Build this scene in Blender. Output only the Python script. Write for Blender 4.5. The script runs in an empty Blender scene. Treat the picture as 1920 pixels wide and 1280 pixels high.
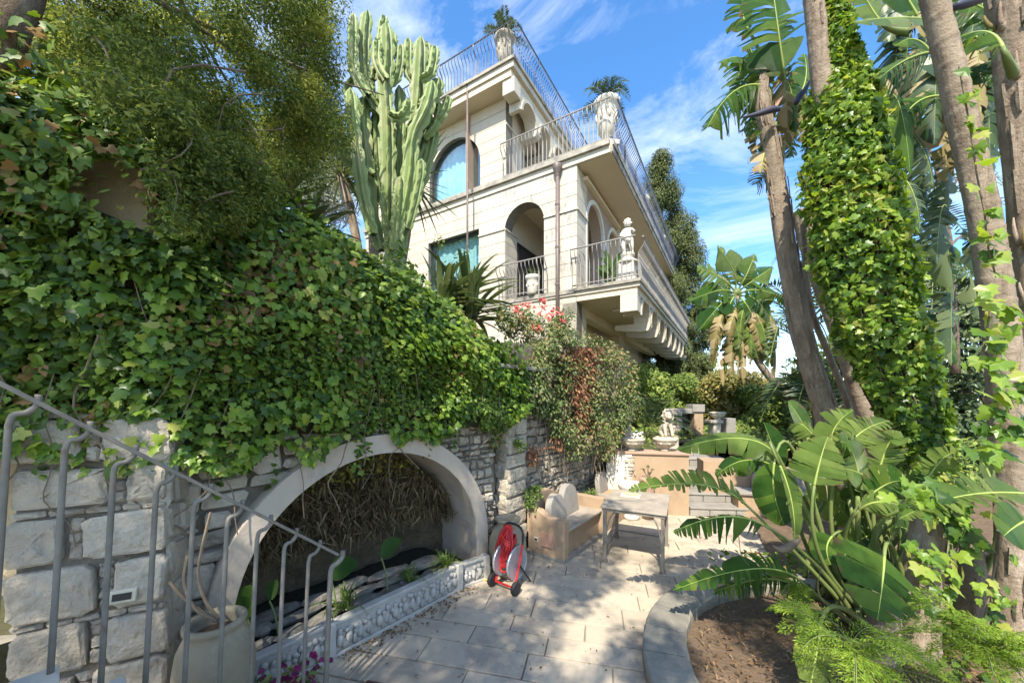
import bpy, bmesh, math, random
import numpy as np
from mathutils import Vector, Matrix

random.seed(7)
RNG = np.random.default_rng(11)
SC = bpy.context.scene
COL = SC.collection
R = math.radians

# ------------------------------------------------------------------ camera
F, HC, HZ = 680.0, 2.2, 745.0        # focal length in px (1920 wide), eye height, horizon row
cam_d = bpy.data.cameras.new('camera')
cam_d.sensor_width = 36.0
cam_d.lens = 36.0 * F / 1920.0
cam_d.shift_y = (HZ - 640.0) / 1920.0
cam_d.clip_start, cam_d.clip_end = 0.05, 2000.0
cam = bpy.data.objects.new('camera', cam_d)
cam.location = (0, 0, HC)
cam.rotation_euler = (R(90), 0, 0)
COL.objects.link(cam)
SC.camera = cam

# ------------------------------------------------------------------ daylight
SUN_AZ = Vector((-0.28, -0.96, 0)).normalized()     # towards the sun, on the ground plane
SUN_EL = R(50)
world = bpy.data.worlds.new('World')
SC.world = world
world.use_nodes = True
wn, wl = world.node_tree.nodes, world.node_tree.links
wn.clear()
w_out = wn.new('ShaderNodeOutputWorld')
w_bg = wn.new('ShaderNodeBackground')
w_bg.inputs['Strength'].default_value = 0.15
sky = wn.new('ShaderNodeTexSky')
sky.sky_type = 'NISHITA'
sky.sun_disc = False
sky.sun_elevation = SUN_EL
sky.sun_rotation = math.atan2(SUN_AZ.x, SUN_AZ.y)
sky.altitude = 200
sky.air_density = 1.0
sky.dust_density = 0.6
sky.ozone_density = 2.5
hs = wn.new('ShaderNodeHueSaturation')
hs.inputs['Saturation'].default_value = 1.24
hs.inputs['Value'].default_value = 0.80
wl.new(sky.outputs[0], hs.inputs['Color'])
tc = wn.new('ShaderNodeTexCoord')
mp = wn.new('ShaderNodeMapping')
mp.inputs['Scale'].default_value = (1.0, 1.0, 2.2)
mp.inputs['Rotation'].default_value = (0.2, 0.5, 0.4)
wl.new(tc.outputs['Generated'], mp.inputs['Vector'])
cn = wn.new('ShaderNodeTexNoise')
cn.inputs['Scale'].default_value = 2.6
cn.inputs['Detail'].default_value = 9
cn.inputs['Roughness'].default_value = 0.62
cn.inputs['Distortion'].default_value = 0.9
wl.new(mp.outputs[0], cn.inputs['Vector'])
cr = wn.new('ShaderNodeValToRGB')
cr.color_ramp.elements[0].position = 0.45
cr.color_ramp.elements[1].position = 0.92
wl.new(cn.outputs['Fac'], cr.inputs['Fac'])
cm = wn.new('ShaderNodeMixRGB')
cm.inputs['Color2'].default_value = (3.9, 4.05, 4.3, 1)
wl.new(cr.outputs['Color'], cm.inputs['Fac'])
wl.new(hs.outputs['Color'], cm.inputs['Color1'])
wl.new(cm.outputs['Color'], w_bg.inputs['Color'])
wl.new(w_bg.outputs[0], w_out.inputs['Surface'])

sun_d = bpy.data.lights.new('sun', 'SUN')
sun_d.energy = 2.9
sun_d.angle = R(0.5)
sun_d.color = (1.0, 0.92, 0.79)
sun = bpy.data.objects.new('sun', sun_d)
sun_dir = SUN_AZ * math.cos(SUN_EL) + Vector((0, 0, math.sin(SUN_EL)))
sun.rotation_euler = sun_dir.to_track_quat('Z', 'Y').to_euler()
sun.location = (-3, -8, 14)
COL.objects.link(sun)

SC.view_settings.view_transform = 'Standard'
SC.view_settings.look = 'None'
SC.view_settings.exposure = 1.7
SC.view_settings.gamma = 1.0
SC.view_settings.use_curve_mapping = False
SC.render.engine = 'CYCLES'
SC.cycles.max_bounces = 8
SC.cycles.diffuse_bounces = 6
SC.cycles.transmission_bounces = 4
SC.cycles.use_denoising = True

# ------------------------------------------------------------------ helpers
def at(px, py, Y):
    return Vector(((px - 960) / F * Y, Y, HC - (py - HZ) / F * Y))

def gnd(px, py, z=0.0):
    Y = (HC - z) * F / (py - HZ)
    return Vector(((px - 960) / F * Y, Y, z))

ROOT = {}

def thing(name, label, cat, loc=(0, 0, 0), group=None):
    o = bpy.data.objects.new(name, None)
    COL.objects.link(o)
    o.location = loc
    o.empty_display_size = 0.1
    o['label'] = label
    o['category'] = cat
    if group:
        o['group'] = group
    ROOT[o.name] = Vector(loc)
    return o

def tag(o, label, cat, group=None, kind=None):
    o['label'] = label
    o['category'] = cat
    if group:
        o['group'] = group
    if kind:
        o['kind'] = kind
    return o

def link(name, me, parent=None, mats=None):
    o = bpy.data.objects.new(name, me)
    COL.objects.link(o)
    if parent is not None:
        o.parent = parent
        ROOT[o.name] = ROOT[parent.name]
    else:
        ROOT[o.name] = Vector((0, 0, 0))
    return o

class Fr:
    """A local frame: origin, two in-plane axes and the outward normal."""
    def __init__(s, o, a, b, n):
        s.o, s.a, s.b, s.n = Vector(o), Vector(a), Vector(b), Vector(n)
    def p(s, u, v, w=0.0):
        return s.o + s.a * u + s.b * v + s.n * w

def rotz(v, a):
    c, s_ = math.cos(a), math.sin(a)
    return Vector((v[0] * c - v[1] * s_, v[0] * s_ + v[1] * c, v[2] if len(v) > 2 else 0))

class MB:
    def __init__(s):
        s.v, s.f = [], []
    def add(s, vs, fs):
        k = len(s.v)
        s.v += [tuple(x) for x in vs]
        s.f += [tuple(i + k for i in q) for q in fs]
        return s
    def box(s, c, h, ax=None):
        c = Vector(c)
        X, Y, Z = ax if ax else (Vector((1, 0, 0)), Vector((0, 1, 0)), Vector((0, 0, 1)))
        vs = [c + X * (h[0] * i) + Y * (h[1] * j) + Z * (h[2] * k) for k in (-1, 1) for j in (-1, 1) for i in (-1, 1)]
        return s.add(vs, [(0, 2, 3, 1), (4, 5, 7, 6), (0, 1, 5, 4), (2, 6, 7, 3), (0, 4, 6, 2), (1, 3, 7, 5)])
    def fbox(s, fr, u0, u1, v0, v1, w0, w1):
        return s.prism(fr, [(u0, v0), (u1, v0), (u1, v1), (u0, v1)], w0, w1)
    def prism(s, fr, poly, w0, w1):
        sx = sum(poly[i][0] * poly[(i + 1) % len(poly)][1] - poly[(i + 1) % len(poly)][0] * poly[i][1] for i in range(len(poly)))
        if (sx > 0) != (fr.a.cross(fr.b).dot(fr.n) * (w1 - w0) > 0):      # keep every face pointing outwards
            poly = poly[::-1]
        n = len(poly)
        vs = [fr.p(u, v, w0) for u, v in poly] + [fr.p(u, v, w1) for u, v in poly]
        fs = [tuple(range(n))[::-1], tuple(range(n, 2 * n))] + [(i, (i + 1) % n, n + (i + 1) % n, n + i) for i in range(n)]
        return s.add(vs, fs)
    def tube(s, pts, rad, sides=8, cap=True):
        pts = [Vector(p) for p in pts]
        n = len(pts)
        if not hasattr(rad, '__len__'):
            rad = [rad] * n
        vs, fs = [], []
        ref = None
        for i, p in enumerate(pts):
            t = (pts[min(i + 1, n - 1)] - pts[max(i - 1, 0)])
            t = t.normalized() if t.length > 1e-9 else Vector((0, 0, 1))
            if ref is None:
                ref = Vector((1, 0, 0)) if abs(t.x) < 0.8 else Vector((0, 1, 0))
            a = (ref - t * ref.dot(t))
            a = a.normalized() if a.length > 1e-6 else t.orthogonal().normalized()
            ref = a
            b = t.cross(a)
            for k in range(sides):
                th = 2 * math.pi * k / sides
                vs.append(p + (a * math.cos(th) + b * math.sin(th)) * rad[i])
        for i in range(n - 1):
            for k in range(sides):
                k2 = (k + 1) % sides
                fs.append((i * sides + k, i * sides + k2, (i + 1) * sides + k2, (i + 1) * sides + k))
        if cap:
            fs.append(tuple(range(sides))[::-1])
            fs.append(tuple(range((n - 1) * sides, n * sides)))
        return s.add(vs, fs)
    def lathe(s, c, prof, segs=20, ax=None, flute=0.0, nfl=0):
        c = Vector(c)
        X, Y, Z = ax if ax else (Vector((1, 0, 0)), Vector((0, 1, 0)), Vector((0, 0, 1)))
        vs, fs = [], []
        m = len(prof)
        for (r, z) in prof:
            for k in range(segs):
                th = 2 * math.pi * k / segs
                rr = r * (1 + flute * math.cos(nfl * th)) if nfl else r
                vs.append(c + X * (rr * math.cos(th)) + Y * (rr * math.sin(th)) + Z * z)
        for i in range(m - 1):
            for k in range(segs):
                k2 = (k + 1) % segs
                fs.append((i * segs + k, i * segs + k2, (i + 1) * segs + k2, (i + 1) * segs + k))
        fs.append(tuple(range(segs))[::-1])
        fs.append(tuple(range((m - 1) * segs, m * segs)))
        return s.add(vs, fs)
    def blob(s, c, r, seg=8, rings=6, jit=0.0):
        c = Vector(c)
        r = r if hasattr(r, '__len__') else (r, r, r)
        vs, fs = [c + Vector((0, 0, -r[2]))], []
        for i in range(1, rings):
            ph = -math.pi / 2 + math.pi * i / rings
            for k in range(seg):
                th = 2 * math.pi * k / seg
                q = 1 + random.uniform(-jit, jit)
                vs.append(c + Vector((r[0] * math.cos(ph) * math.cos(th) * q, r[1] * math.cos(ph) * math.sin(th) * q, r[2] * math.sin(ph) * q)))
        vs.append(c + Vector((0, 0, r[2])))
        for k in range(seg):
            fs.append((0, 1 + (k + 1) % seg, 1 + k))
            fs.append((len(vs) - 1, 1 + (rings - 2) * seg + k, 1 + (rings - 2) * seg + (k + 1) % seg))
        for i in range(rings - 2):
            for k in range(seg):
                k2 = (k + 1) % seg
                fs.append((1 + i * seg + k, 1 + i * seg + k2, 1 + (i + 1) * seg + k2, 1 + (i + 1) * seg + k))
        return s.add(vs, fs)
    def build(s, name, m, parent=None, smooth=False, bevel=0.0, kind=None, label=None):
        off = ROOT[parent.name] if parent is not None else Vector((0, 0, 0))
        me = bpy.data.meshes.new(name)
        me.from_pydata([(a - off.x, b - off.y, c - off.z) for a, b, c in s.v], [], s.f)
        me.validate()
        if m:
            me.materials.append(m)
        if smooth:
            me.polygons.foreach_set('use_smooth', [True] * len(me.polygons))
        o = link(name, me, parent)
        if bevel:
            b = o.modifiers.new('bevel', 'BEVEL')
            b.width = bevel
            b.segments = 2
            b.limit_method = 'ANGLE'
            b.angle_limit = R(40)
        if kind:
            o['kind'] = kind
        if label:
            o['label'] = label
        return o

def np_mesh(name, verts, faces, m, parent=None, uvs=None, smooth=False, kind=None):
    """verts (N,3), faces (M,k) of one size; uvs per vertex."""
    off = ROOT[parent.name] if parent is not None else Vector((0, 0, 0))
    verts = np.asarray(verts, dtype=np.float32) - np.array(off, dtype=np.float32)
    faces = np.asarray(faces, dtype=np.int32)
    me = bpy.data.meshes.new(name)
    me.vertices.add(len(verts))
    me.vertices.foreach_set('co', verts.ravel())
    M, k = faces.shape
    me.loops.add(M * k)
    me.loops.foreach_set('vertex_index', faces.ravel())
    me.polygons.add(M)
    me.polygons.foreach_set('loop_start', np.arange(0, M * k, k, dtype=np.int32))
    me.polygons.foreach_set('loop_total', np.full(M, k, dtype=np.int32))
    if smooth:
        me.polygons.foreach_set('use_smooth', np.ones(M, dtype=bool))
    if uvs is not None:
        ul = me.uv_layers.new(name='UVMap')
        ul.data.foreach_set('uv', np.asarray(uvs, dtype=np.float32)[faces.ravel()].ravel())
    me.update(calc_edges=True)
    if m:
        me.materials.append(m)
    o = link(name, me, parent)
    if kind:
        o['kind'] = kind
    return o

# leaf templates: x = width, y = length, z = face normal (unit length)
def fan(outline, c=(0, 0.4, 0.06), lift=-0.06):
    vs = [c] + [(x, y, lift * abs(x) * 2) for x, y in outline]
    n = len(outline)
    fs = [(0, 1 + i, 1 + (i + 1) % n) for i in range(n)]
    return np.array(vs, dtype=float), np.array(fs)

IVY = fan([(0, 0), (.24, -.14), (.52, .06), (.36, .34), (.44, .58), (.2, .62), (0, 1), (-.2, .62), (-.44, .58), (-.36, .34), (-.52, .06), (-.24, -.14)])
HEART = fan([(0, 0), (.3, -.06), (.46, .24), (.3, .62), (0, 1), (-.3, .62), (-.46, .24), (-.3, -.06)])
OVAL = fan([(0, 0), (.22, .3), (.2, .65), (0, 1), (-.2, .65), (-.22, .3)], (0, .5, .05))
SLIM = (np.array([(0, 0, 0), (.07, .45, .02), (0, 1, -.05), (-.07, .45, .02)], dtype=float), np.array([(0, 1, 2), (0, 2, 3)]))
NEEDLE = (np.array([(-.035, 0, 0), (.035, 0, 0), (0, 1, 0)], dtype=float), np.array([(0, 1, 2)]))

def frames(nrm, up):
    """rows of unit vectors -> per-leaf (x, y, z) axes; y runs along UP as far as it lies in the leaf plane."""
    z = nrm / np.maximum(np.linalg.norm(nrm, axis=1, keepdims=True), 1e-9)
    y = up - z * (up * z).sum(1, keepdims=True)
    y = y / np.maximum(np.linalg.norm(y, axis=1, keepdims=True), 1e-9)
    x = np.cross(y, z)
    return x, y, z

def scatter(tpl, pos, nrm, up, size):
    """join one template copy per row; returns verts, faces."""
    tv, tf = tpl
    x, y, z = frames(nrm, up)
    L = tv[None, :, :] * size[:, None, None]
    V = pos[:, None, :] + L[:, :, 0:1] * x[:, None, :] + L[:, :, 1:2] * y[:, None, :] + L[:, :, 2:3] * z[:, None, :]
    n, k = len(pos), len(tv)
    Fc = tf[None, :, :] + (np.arange(n) * k)[:, None, None]
    return V.reshape(-1, 3), Fc.reshape(-1, tf.shape[1])

def leaf_mesh(name, tpl, m):
    me = bpy.data.meshes.new(name)
    me.from_pydata([tuple(v) for v in tpl[0]], [], [tuple(int(i) for i in q) for q in tpl[1]])
    me.materials.append(m)
    return me

def leaf_objects(name, me, pos, nrm, up, size, parent):
    x, y, z = frames(nrm, up)
    off = ROOT[parent.name]
    for i in range(len(pos)):
        o = bpy.data.objects.new(name, me)
        COL.objects.link(o)
        o.parent = parent
        s_ = float(size[i])
        Mx = Matrix(((x[i][0] * s_, y[i][0] * s_, z[i][0] * s_, pos[i][0] - off.x),
                     (x[i][1] * s_, y[i][1] * s_, z[i][1] * s_, pos[i][1] - off.y),
                     (x[i][2] * s_, y[i][2] * s_, z[i][2] * s_, pos[i][2] - off.z), (0, 0, 0, 1)))
        o.matrix_local = Mx

def rnd_dirs(n):
    d = RNG.normal(size=(n, 3))
    return d / np.linalg.norm(d, axis=1, keepdims=True)

def wob(p, f, seed=0.0):
    """cheap smooth 3-D noise in about -1..1, rows of points."""
    x, y, z = p[:, 0] * f, p[:, 1] * f, p[:, 2] * f
    return (np.sin(x * 1.7 + 1.3 * np.sin(y * 1.1 + seed) + seed) + np.sin(y * 2.1 + 1.1 * np.sin(z * 1.4 - seed)) + np.sin(z * 1.9 + 1.2 * np.sin(x * 1.3 + 2 * seed) + 1.7)) / 3

# convex clipping for openings
def clip(poly, a, b, left=True):
    out = []
    n = len(poly)
    sg = 1 if left else -1
    d = [sg * ((b[0] - a[0]) * (p[1] - a[1]) - (b[1] - a[1]) * (p[0] - a[0])) for p in poly]
    for i in range(n):
        j = (i + 1) % n
        if d[i] >= -1e-9:
            out.append(poly[i])
        if (d[i] > 1e-9 and d[j] < -1e-9) or (d[i] < -1e-9 and d[j] > 1e-9):
            t = d[i] / (d[i] - d[j])
            out.append((poly[i][0] + (poly[j][0] - poly[i][0]) * t, poly[i][1] + (poly[j][1] - poly[i][1]) * t))
    return out

def area(p):
    return 0.5 * abs(sum(p[i][0] * p[(i + 1) % len(p)][1] - p[(i + 1) % len(p)][0] * p[i][1] for i in range(len(p)))) if len(p) > 2 else 0

def minus(polys, hole):
    res = []
    for poly in polys:
        rest = poly
        for i in range(len(hole)):
            a, b = hole[i], hole[(i + 1) % len(hole)]
            o = clip(rest, a, b, False)
            if area(o) > 2e-4:
                res.append(o)
            rest = clip(rest, a, b, True)
            if area(rest) < 1e-6:
                break
    return res

def arch_hole(c, r, z0, zs, n=18):
    return [(c - r, z0), (c + r, z0)] + [(c + r * math.cos(math.pi * i / n), zs + r * math.sin(math.pi * i / n)) for i in range(n + 1)]

def rect(u0, u1, v0, v1):
    return [(u0, v0), (u1, v0), (u1, v1), (u0, v1)]

def bez(p0, p1, p2, n=10):
    p0, p1, p2 = Vector(p0), Vector(p1), Vector(p2)
    return [p0 * (1 - t) ** 2 + p1 * (2 * t * (1 - t)) + p2 * t ** 2 for t in [i / n for i in range(n + 1)]]

def thru(p0, pm, p2, n=10):
    """quadratic through three points"""
    p0, pm, p2 = Vector(p0), Vector(pm), Vector(p2)
    return bez(p0, pm * 2 - (p0 + p2) * 0.5, p2, n)

def smooth_path(pts, n=6):
    """Catmull-Rom through points"""
    P = [Vector(p) for p in pts]
    P = [P[0] * 2 - P[1]] + P + [P[-1] * 2 - P[-2]]
    out = []
    for i in range(1, len(P) - 2):
        for k in range(n):
            t = k / n
            a, b, c, d = P[i - 1], P[i], P[i + 1], P[i + 2]
            out.append(0.5 * ((2 * b) + (c - a) * t + (2 * a - 5 * b + 4 * c - d) * t * t + (3 * b - a - 3 * c + d) * t ** 3))
    out.append(P[-2])
    return out

# ------------------------------------------------------------------ materials
def new_mat(name):
    m = bpy.data.materials.new(name)
    m.use_nodes = True
    nt = m.node_tree
    b = nt.nodes['Principled BSDF']
    b.inputs['Specular IOR Level'].default_value = 0.3
    return m, nt, b

def mat(name, c1, c2=None, scale=4.0, rough=0.85, bump=0.25, bscale=30.0, rand=0.12, spec=0.3, metal=0.0,
        stain=None, stain_scale=(3, 3, .5), stain_pos=(.52, .72), detail=6, c3=None):
    m, nt, b = new_mat(name)
    N, L = nt.nodes, nt.links
    b.inputs['Roughness'].default_value = rough
    b.inputs['Metallic'].default_value = metal
    b.inputs['Specular IOR Level'].default_value = spec
    t = N.new('ShaderNodeTexCoord')
    nz = N.new('ShaderNodeTexNoise')
    nz.inputs['Scale'].default_value = scale
    nz.inputs['Detail'].default_value = detail
    nz.inputs['Roughness'].default_value = 0.65
    L.new(t.outputs['Object'], nz.inputs['Vector'])
    rp = N.new('ShaderNodeValToRGB')
    rp.color_ramp.elements[0].position = 0.32
    rp.color_ramp.elements[1].position = 0.68
    c2 = c2 or tuple(x * 0.72 for x in c1)
    rp.color_ramp.elements[0].color = (*c1, 1)
    rp.color_ramp.elements[1].color = (*c2, 1)
    if c3:
        e = rp.color_ramp.elements.new(0.86)
        e.color = (*c3, 1)
    L.new(nz.outputs['Fac'], rp.inputs['Fac'])
    col = rp.outputs['Color']
    if stain:
        mp_ = N.new('ShaderNodeMapping')
        mp_.inputs['Scale'].default_value = stain_scale
        L.new(t.outputs['Object'], mp_.inputs['Vector'])
        n2 = N.new('ShaderNodeTexNoise')
        n2.inputs['Scale'].default_value = 1.0
        n2.inputs['Detail'].default_value = 8
        n2.inputs['Roughness'].default_value = 0.75
        L.new(mp_.outputs[0], n2.inputs['Vector'])
        r2 = N.new('ShaderNodeValToRGB')
        r2.color_ramp.elements[0].position = stain_pos[0]
        r2.color_ramp.elements[1].position = stain_pos[1]
        L.new(n2.outputs['Fac'], r2.inputs['Fac'])
        mx = N.new('ShaderNodeMixRGB')
        mx.inputs['Color2'].default_value = (*stain, 1)
        L.new(r2.outputs['Color'], mx.inputs['Fac'])
        L.new(col, mx.inputs['Color1'])
        col = mx.outputs['Color']
    if rand:
        oi = N.new('ShaderNodeObjectInfo')
        mr = N.new('ShaderNodeMapRange')
        mr.inputs['To Min'].default_value = 1 - rand
        mr.inputs['To Max'].default_value = 1 + rand
        L.new(oi.outputs['Random'], mr.inputs['Value'])
        vm = N.new('ShaderNodeVectorMath')
        vm.operation = 'SCALE'
        L.new(col, vm.inputs[0])
        L.new(mr.outputs[0], vm.inputs['Scale'])
        col = vm.outputs[0]
    L.new(col, b.inputs['Base Color'])
    if bump:
        nb = N.new('ShaderNodeTexNoise')
        nb.inputs['Scale'].default_value = bscale
        nb.inputs['Detail'].default_value = 6
        nb.inputs['Roughness'].default_value = 0.7
        L.new(t.outputs['Object'], nb.inputs['Vector'])
        bp = N.new('ShaderNodeBump')
        bp.inputs['Strength'].default_value = bump
        bp.inputs['Distance'].default_value = 0.6 / bscale
        L.new(nb.outputs['Fac'], bp.inputs['Height'])
        L.new(bp.outputs[0], b.inputs['Normal'])
    return m

def leafmat(name, cols, rough=0.42, trans=0.35, spec=0.35, patch=1.6, pscale=(1, 1, 1), vein=0.0):
    """cols: list of (pos, rgb) picked by a random value per leaf; slow noise shifts whole patches."""
    m, nt, b = new_mat(name)
    N, L = nt.nodes, nt.links
    b.inputs['Roughness'].default_value = rough
    b.inputs['Specular IOR Level'].default_value = spec
    g = N.new('ShaderNodeNewGeometry')
    oi = N.new('ShaderNodeObjectInfo')
    ad = N.new('ShaderNodeMath')
    ad.operation = 'ADD'
    L.new(g.outputs['Random Per Island'], ad.inputs[0])
    L.new(oi.outputs['Random'], ad.inputs[1])
    fr_ = N.new('ShaderNodeMath')
    fr_.operation = 'FRACT'
    L.new(ad.outputs[0], fr_.inputs[0])
    nz = N.new('ShaderNodeTexNoise')
    nz.inputs['Scale'].default_value = patch
    nz.inputs['Detail'].default_value = 3
    L.new(g.outputs['Position'], nz.inputs['Vector'])
    mr = N.new('ShaderNodeMapRange')
    mr.inputs['From Min'].default_value = 0.3
    mr.inputs['From Max'].default_value = 0.7
    mr.inputs['To Min'].default_value = -0.22
    mr.inputs['To Max'].default_value = 0.22
    L.new(nz.outputs['Fac'], mr.inputs['Value'])
    sm = N.new('ShaderNodeMath')
    sm.operation = 'ADD'
    sm.use_clamp = True
    L.new(fr_.outputs[0], sm.inputs[0])
    L.new(mr.outputs[0], sm.inputs[1])
    rp = N.new('ShaderNodeValToRGB')
    el = rp.color_ramp.elements
    el[0].position, el[0].color = cols[0][0], (*cols[0][1], 1)
    el[1].position, el[1].color = cols[-1][0], (*cols[-1][1], 1)
    for p_, c_ in cols[1:-1]:
        e = el.new(p_)
        e.color = (*c_, 1)
    L.new(sm.outputs[0], rp.inputs['Fac'])
    col = rp.outputs['Color']
    if vein:
        uv = N.new('ShaderNodeTexCoord')
        wv = N.new('ShaderNodeTexWave')
        wv.wave_type = 'BANDS'
        wv.bands_direction = 'Y'
        wv.inputs['Scale'].default_value = vein
        wv.inputs['Distortion'].default_value = 0.6
        L.new(uv.outputs['UV'], wv.inputs['Vector'])
        bp = N.new('ShaderNodeBump')
        bp.inputs['Strength'].default_value = 0.6
        bp.inputs['Distance'].default_value = 0.02
        L.new(wv.outputs['Fac'], bp.inputs['Height'])
        L.new(bp.outputs[0], b.inputs['Normal'])
        n3 = N.new('ShaderNodeTexNoise')
        n3.inputs['Scale'].default_value = 7
        L.new(uv.outputs['Object'], n3.inputs['Vector'])
        vm = N.new('ShaderNodeMapRange')
        vm.inputs['To Min'].default_value = 0.65
        vm.inputs['To Max'].default_value = 1.35
        L.new(n3.outputs['Fac'], vm.inputs['Value'])
        w2 = N.new('ShaderNodeTexWave')
        w2.bands_direction = 'Y'
        w2.inputs['Scale'].default_value = vein * .42
        w2.inputs['Distortion'].default_value = 1.5
        L.new(uv.outputs['UV'], w2.inputs['Vector'])
        m2 = N.new('ShaderNodeMapRange')
        m2.inputs['To Min'].default_value = 0.72
        m2.inputs['To Max'].default_value = 1.22
        L.new(w2.outputs['Fac'], m2.inputs['Value'])
        mm2 = N.new('ShaderNodeMath')
        mm2.operation = 'MULTIPLY'
        L.new(vm.outputs[0], mm2.inputs[0])
        L.new(m2.outputs[0], mm2.inputs[1])
        vm = mm2
        sc = N.new('ShaderNodeVectorMath')
        sc.operation = 'SCALE'
        L.new(col, sc.inputs[0])
        L.new(vm.outputs[0], sc.inputs['Scale'])
        # dry brown margins
        sx = N.new('ShaderNodeSeparateXYZ')
        L.new(uv.outputs['UV'], sx.inputs[0])
        ab = N.new('ShaderNodeMath')
        ab.operation = 'ABSOLUTE'
        L.new(sx.outputs[0], ab.inputs[0])
        n4 = N.new('ShaderNodeTexNoise')
        n4.inputs['Scale'].default_value = 11
        n4.inputs['Detail'].default_value = 4
        L.new(uv.outputs['Object'], n4.inputs['Vector'])
        a4 = N.new('ShaderNodeMath')
        a4.operation = 'ADD'
        L.new(ab.outputs[0], a4.inputs[0])
        L.new(n4.outputs['Fac'], a4.inputs[1])
        r4 = N.new('ShaderNodeMapRange')
        r4.inputs['From Min'].default_value = 1.46
        r4.inputs['From Max'].default_value = 1.56
        L.new(a4.outputs[0], r4.inputs['Value'])
        m4 = N.new('ShaderNodeMixRGB')
        m4.inputs['Color2'].default_value = (.20, .14, .06, 1)
        L.new(r4.outputs[0], m4.inputs['Fac'])
        L.new(sc.outputs[0], m4.inputs['Color1'])
        col = m4.outputs[0]
    L.new(col, b.inputs['Base Color'])
    tr = N.new('ShaderNodeBsdfTranslucent')
    hs_ = N.new('ShaderNodeHueSaturation')
    hs_.inputs['Hue'].default_value = 0.485
    hs_.inputs['Saturation'].default_value = 1.1
    hs_.inputs['Value'].default_value = 1.5
    L.new(col, hs_.inputs['Color'])
    L.new(hs_.outputs[0], tr.inputs['Color'])
    mx = N.new('ShaderNodeMixShader')
    mx.inputs['Fac'].default_value = trans
    L.new(b.outputs[0], mx.inputs[1])
    L.new(tr.outputs[0], mx.inputs[2])
    L.new(mx.outputs[0], N['Material Output'].inputs['Surface'])
    return m

M = {}
M['limestone'] = mat('limestone', (.56, .50, .40), (.48, .43, .34), 2.5, .85, .12, 60, .05, stain=(.24, .225, .20), stain_scale=(2.2, 2.2, 1.1), stain_pos=(.56, .80))
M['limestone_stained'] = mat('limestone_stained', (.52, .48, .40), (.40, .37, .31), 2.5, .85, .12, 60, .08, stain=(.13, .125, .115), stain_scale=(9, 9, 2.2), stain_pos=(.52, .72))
M['plaster'] = mat('plaster', (.55, .485, .385), (.48, .42, .325), 1.2, .9, .06, 60, 0, stain=(.36, .32, .255), stain_scale=(3, 3, .6), stain_pos=(.58, .85))
M['soffit'] = mat('soffit', (.66, .55, .40), (.60, .50, .365), .8, .9, .05, 50, 0)
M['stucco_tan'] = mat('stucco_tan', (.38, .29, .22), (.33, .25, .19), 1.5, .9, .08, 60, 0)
M['joint'] = mat('joint', (.22, .20, .17), None, 4, .9, 0, 30, 0)
M['slab_edge'] = mat('slab_edge', (.42, .38, .31), (.26, .24, .20), 3.5, .9, .3, 30, 0, stain=(.07, .066, .06), stain_scale=(2, 2, 4), stain_pos=(.48, .66))
M['iron'] = mat('iron', (.085, .09, .11), (.12, .12, .13), 8, .5, .1, 80, .1, .5)
M['grey_iron'] = mat('grey_iron', (.155, .14, .115), (.225, .205, .17), 9, .68, .4, 60, .06, .3, stain=(.16, .095, .06), stain_scale=(6, 6, 5), stain_pos=(.56, .70))
M['pale_iron'] = mat('pale_iron', (.24, .22, .19), (.30, .28, .25), 8, .55, .1, 80, .1, .4)
M['copper'] = mat('copper', (.14, .105, .09), (.20, .16, .14), 5, .55, .1, 40, 0, .5, .3)
M['dark_frame'] = mat('dark_frame', (.028, .026, .025), None, 4, .4, 0, 30, 0, .5)
M['white_paint'] = mat('white_paint', (.66, .63, .56), (.60, .57, .5), 3, .6, .04, 40, 0)
M['rubble'] = mat('rubble', (.48, .42, .33), (.32, .28, .215), 5, .92, .9, 16, .22, .2, stain=(.13, .115, .095), stain_scale=(3, 3, 3), stain_pos=(.56, .72), c3=(.60, .57, .52))
M['pale_rubble'] = mat('pale_rubble', (.53, .465, .365), (.39, .34, .26), 4, .92, 1.0, 14, .14, .2, c3=(.60, .54, .44), stain=(.22, .20, .17), stain_scale=(5, 5, 5), stain_pos=(.58, .75))
M['mortar'] = mat('mortar', (.24, .205, .16), (.14, .12, .09), 9, .95, .8, 20, 0)
M['arch_plaster'] = mat('arch_plaster', (.47, .40, .315), (.41, .345, .27), 1.6, .9, .3, 22, 0, stain=(.26, .23, .185), stain_scale=(3.5, 3.5, 1.6), stain_pos=(.54, .74))
M['tufa'] = mat('tufa', (.17, .13, .075), (.08, .065, .038), 6, .95, 1.0, 9, 0, c3=(.16, .145, .04))
M['paving'] = mat('paving', (.48, .405, .30), (.39, .33, .245), 2.2, .8, .25, 22, .10, .3, stain=(.25, .22, .18), stain_scale=(2.2, 2.2, 2.2), stain_pos=(.5, .72))
M['kerb'] = mat('kerb', (.30, .275, .22), (.20, .185, .15), 4, .88, .35, 30, .08, .25, stain=(.17, .16, .14), stain_scale=(3, 3, 3), stain_pos=(.5, .68), c3=(.5, .48, .43))
M['relief'] = mat('relief', (.46, .44, .39), (.37, .35, .31), 5, .9, .3, 40, .05, .25, stain=(.22, .21, .18), stain_scale=(6, 6, 6), stain_pos=(.56, .72))
M['soil'] = mat('soil', (.19, .135, .09), (.12, .085, .056), 9, .97, 1.0, 26, 0, .1, c3=(.28, .21, .145))
M['earth'] = mat('earth', (.12, .10, .06), (.07, .08, .035), .4, .97, .5, 8, 0, .1)
M['tan_wall'] = mat('tan_wall', (.40, .285, .18), (.335, .235, .15), 1.6, .88, .1, 40, .03, stain=(.24, .17, .115), stain_scale=(2.5, 2.5, 1.5), stain_pos=(.52, .78))
M['tile_red'] = mat('tile_red', (.50, .29, .20), (.44, .25, .17), 4, .8, .06, 40, .04)
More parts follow.
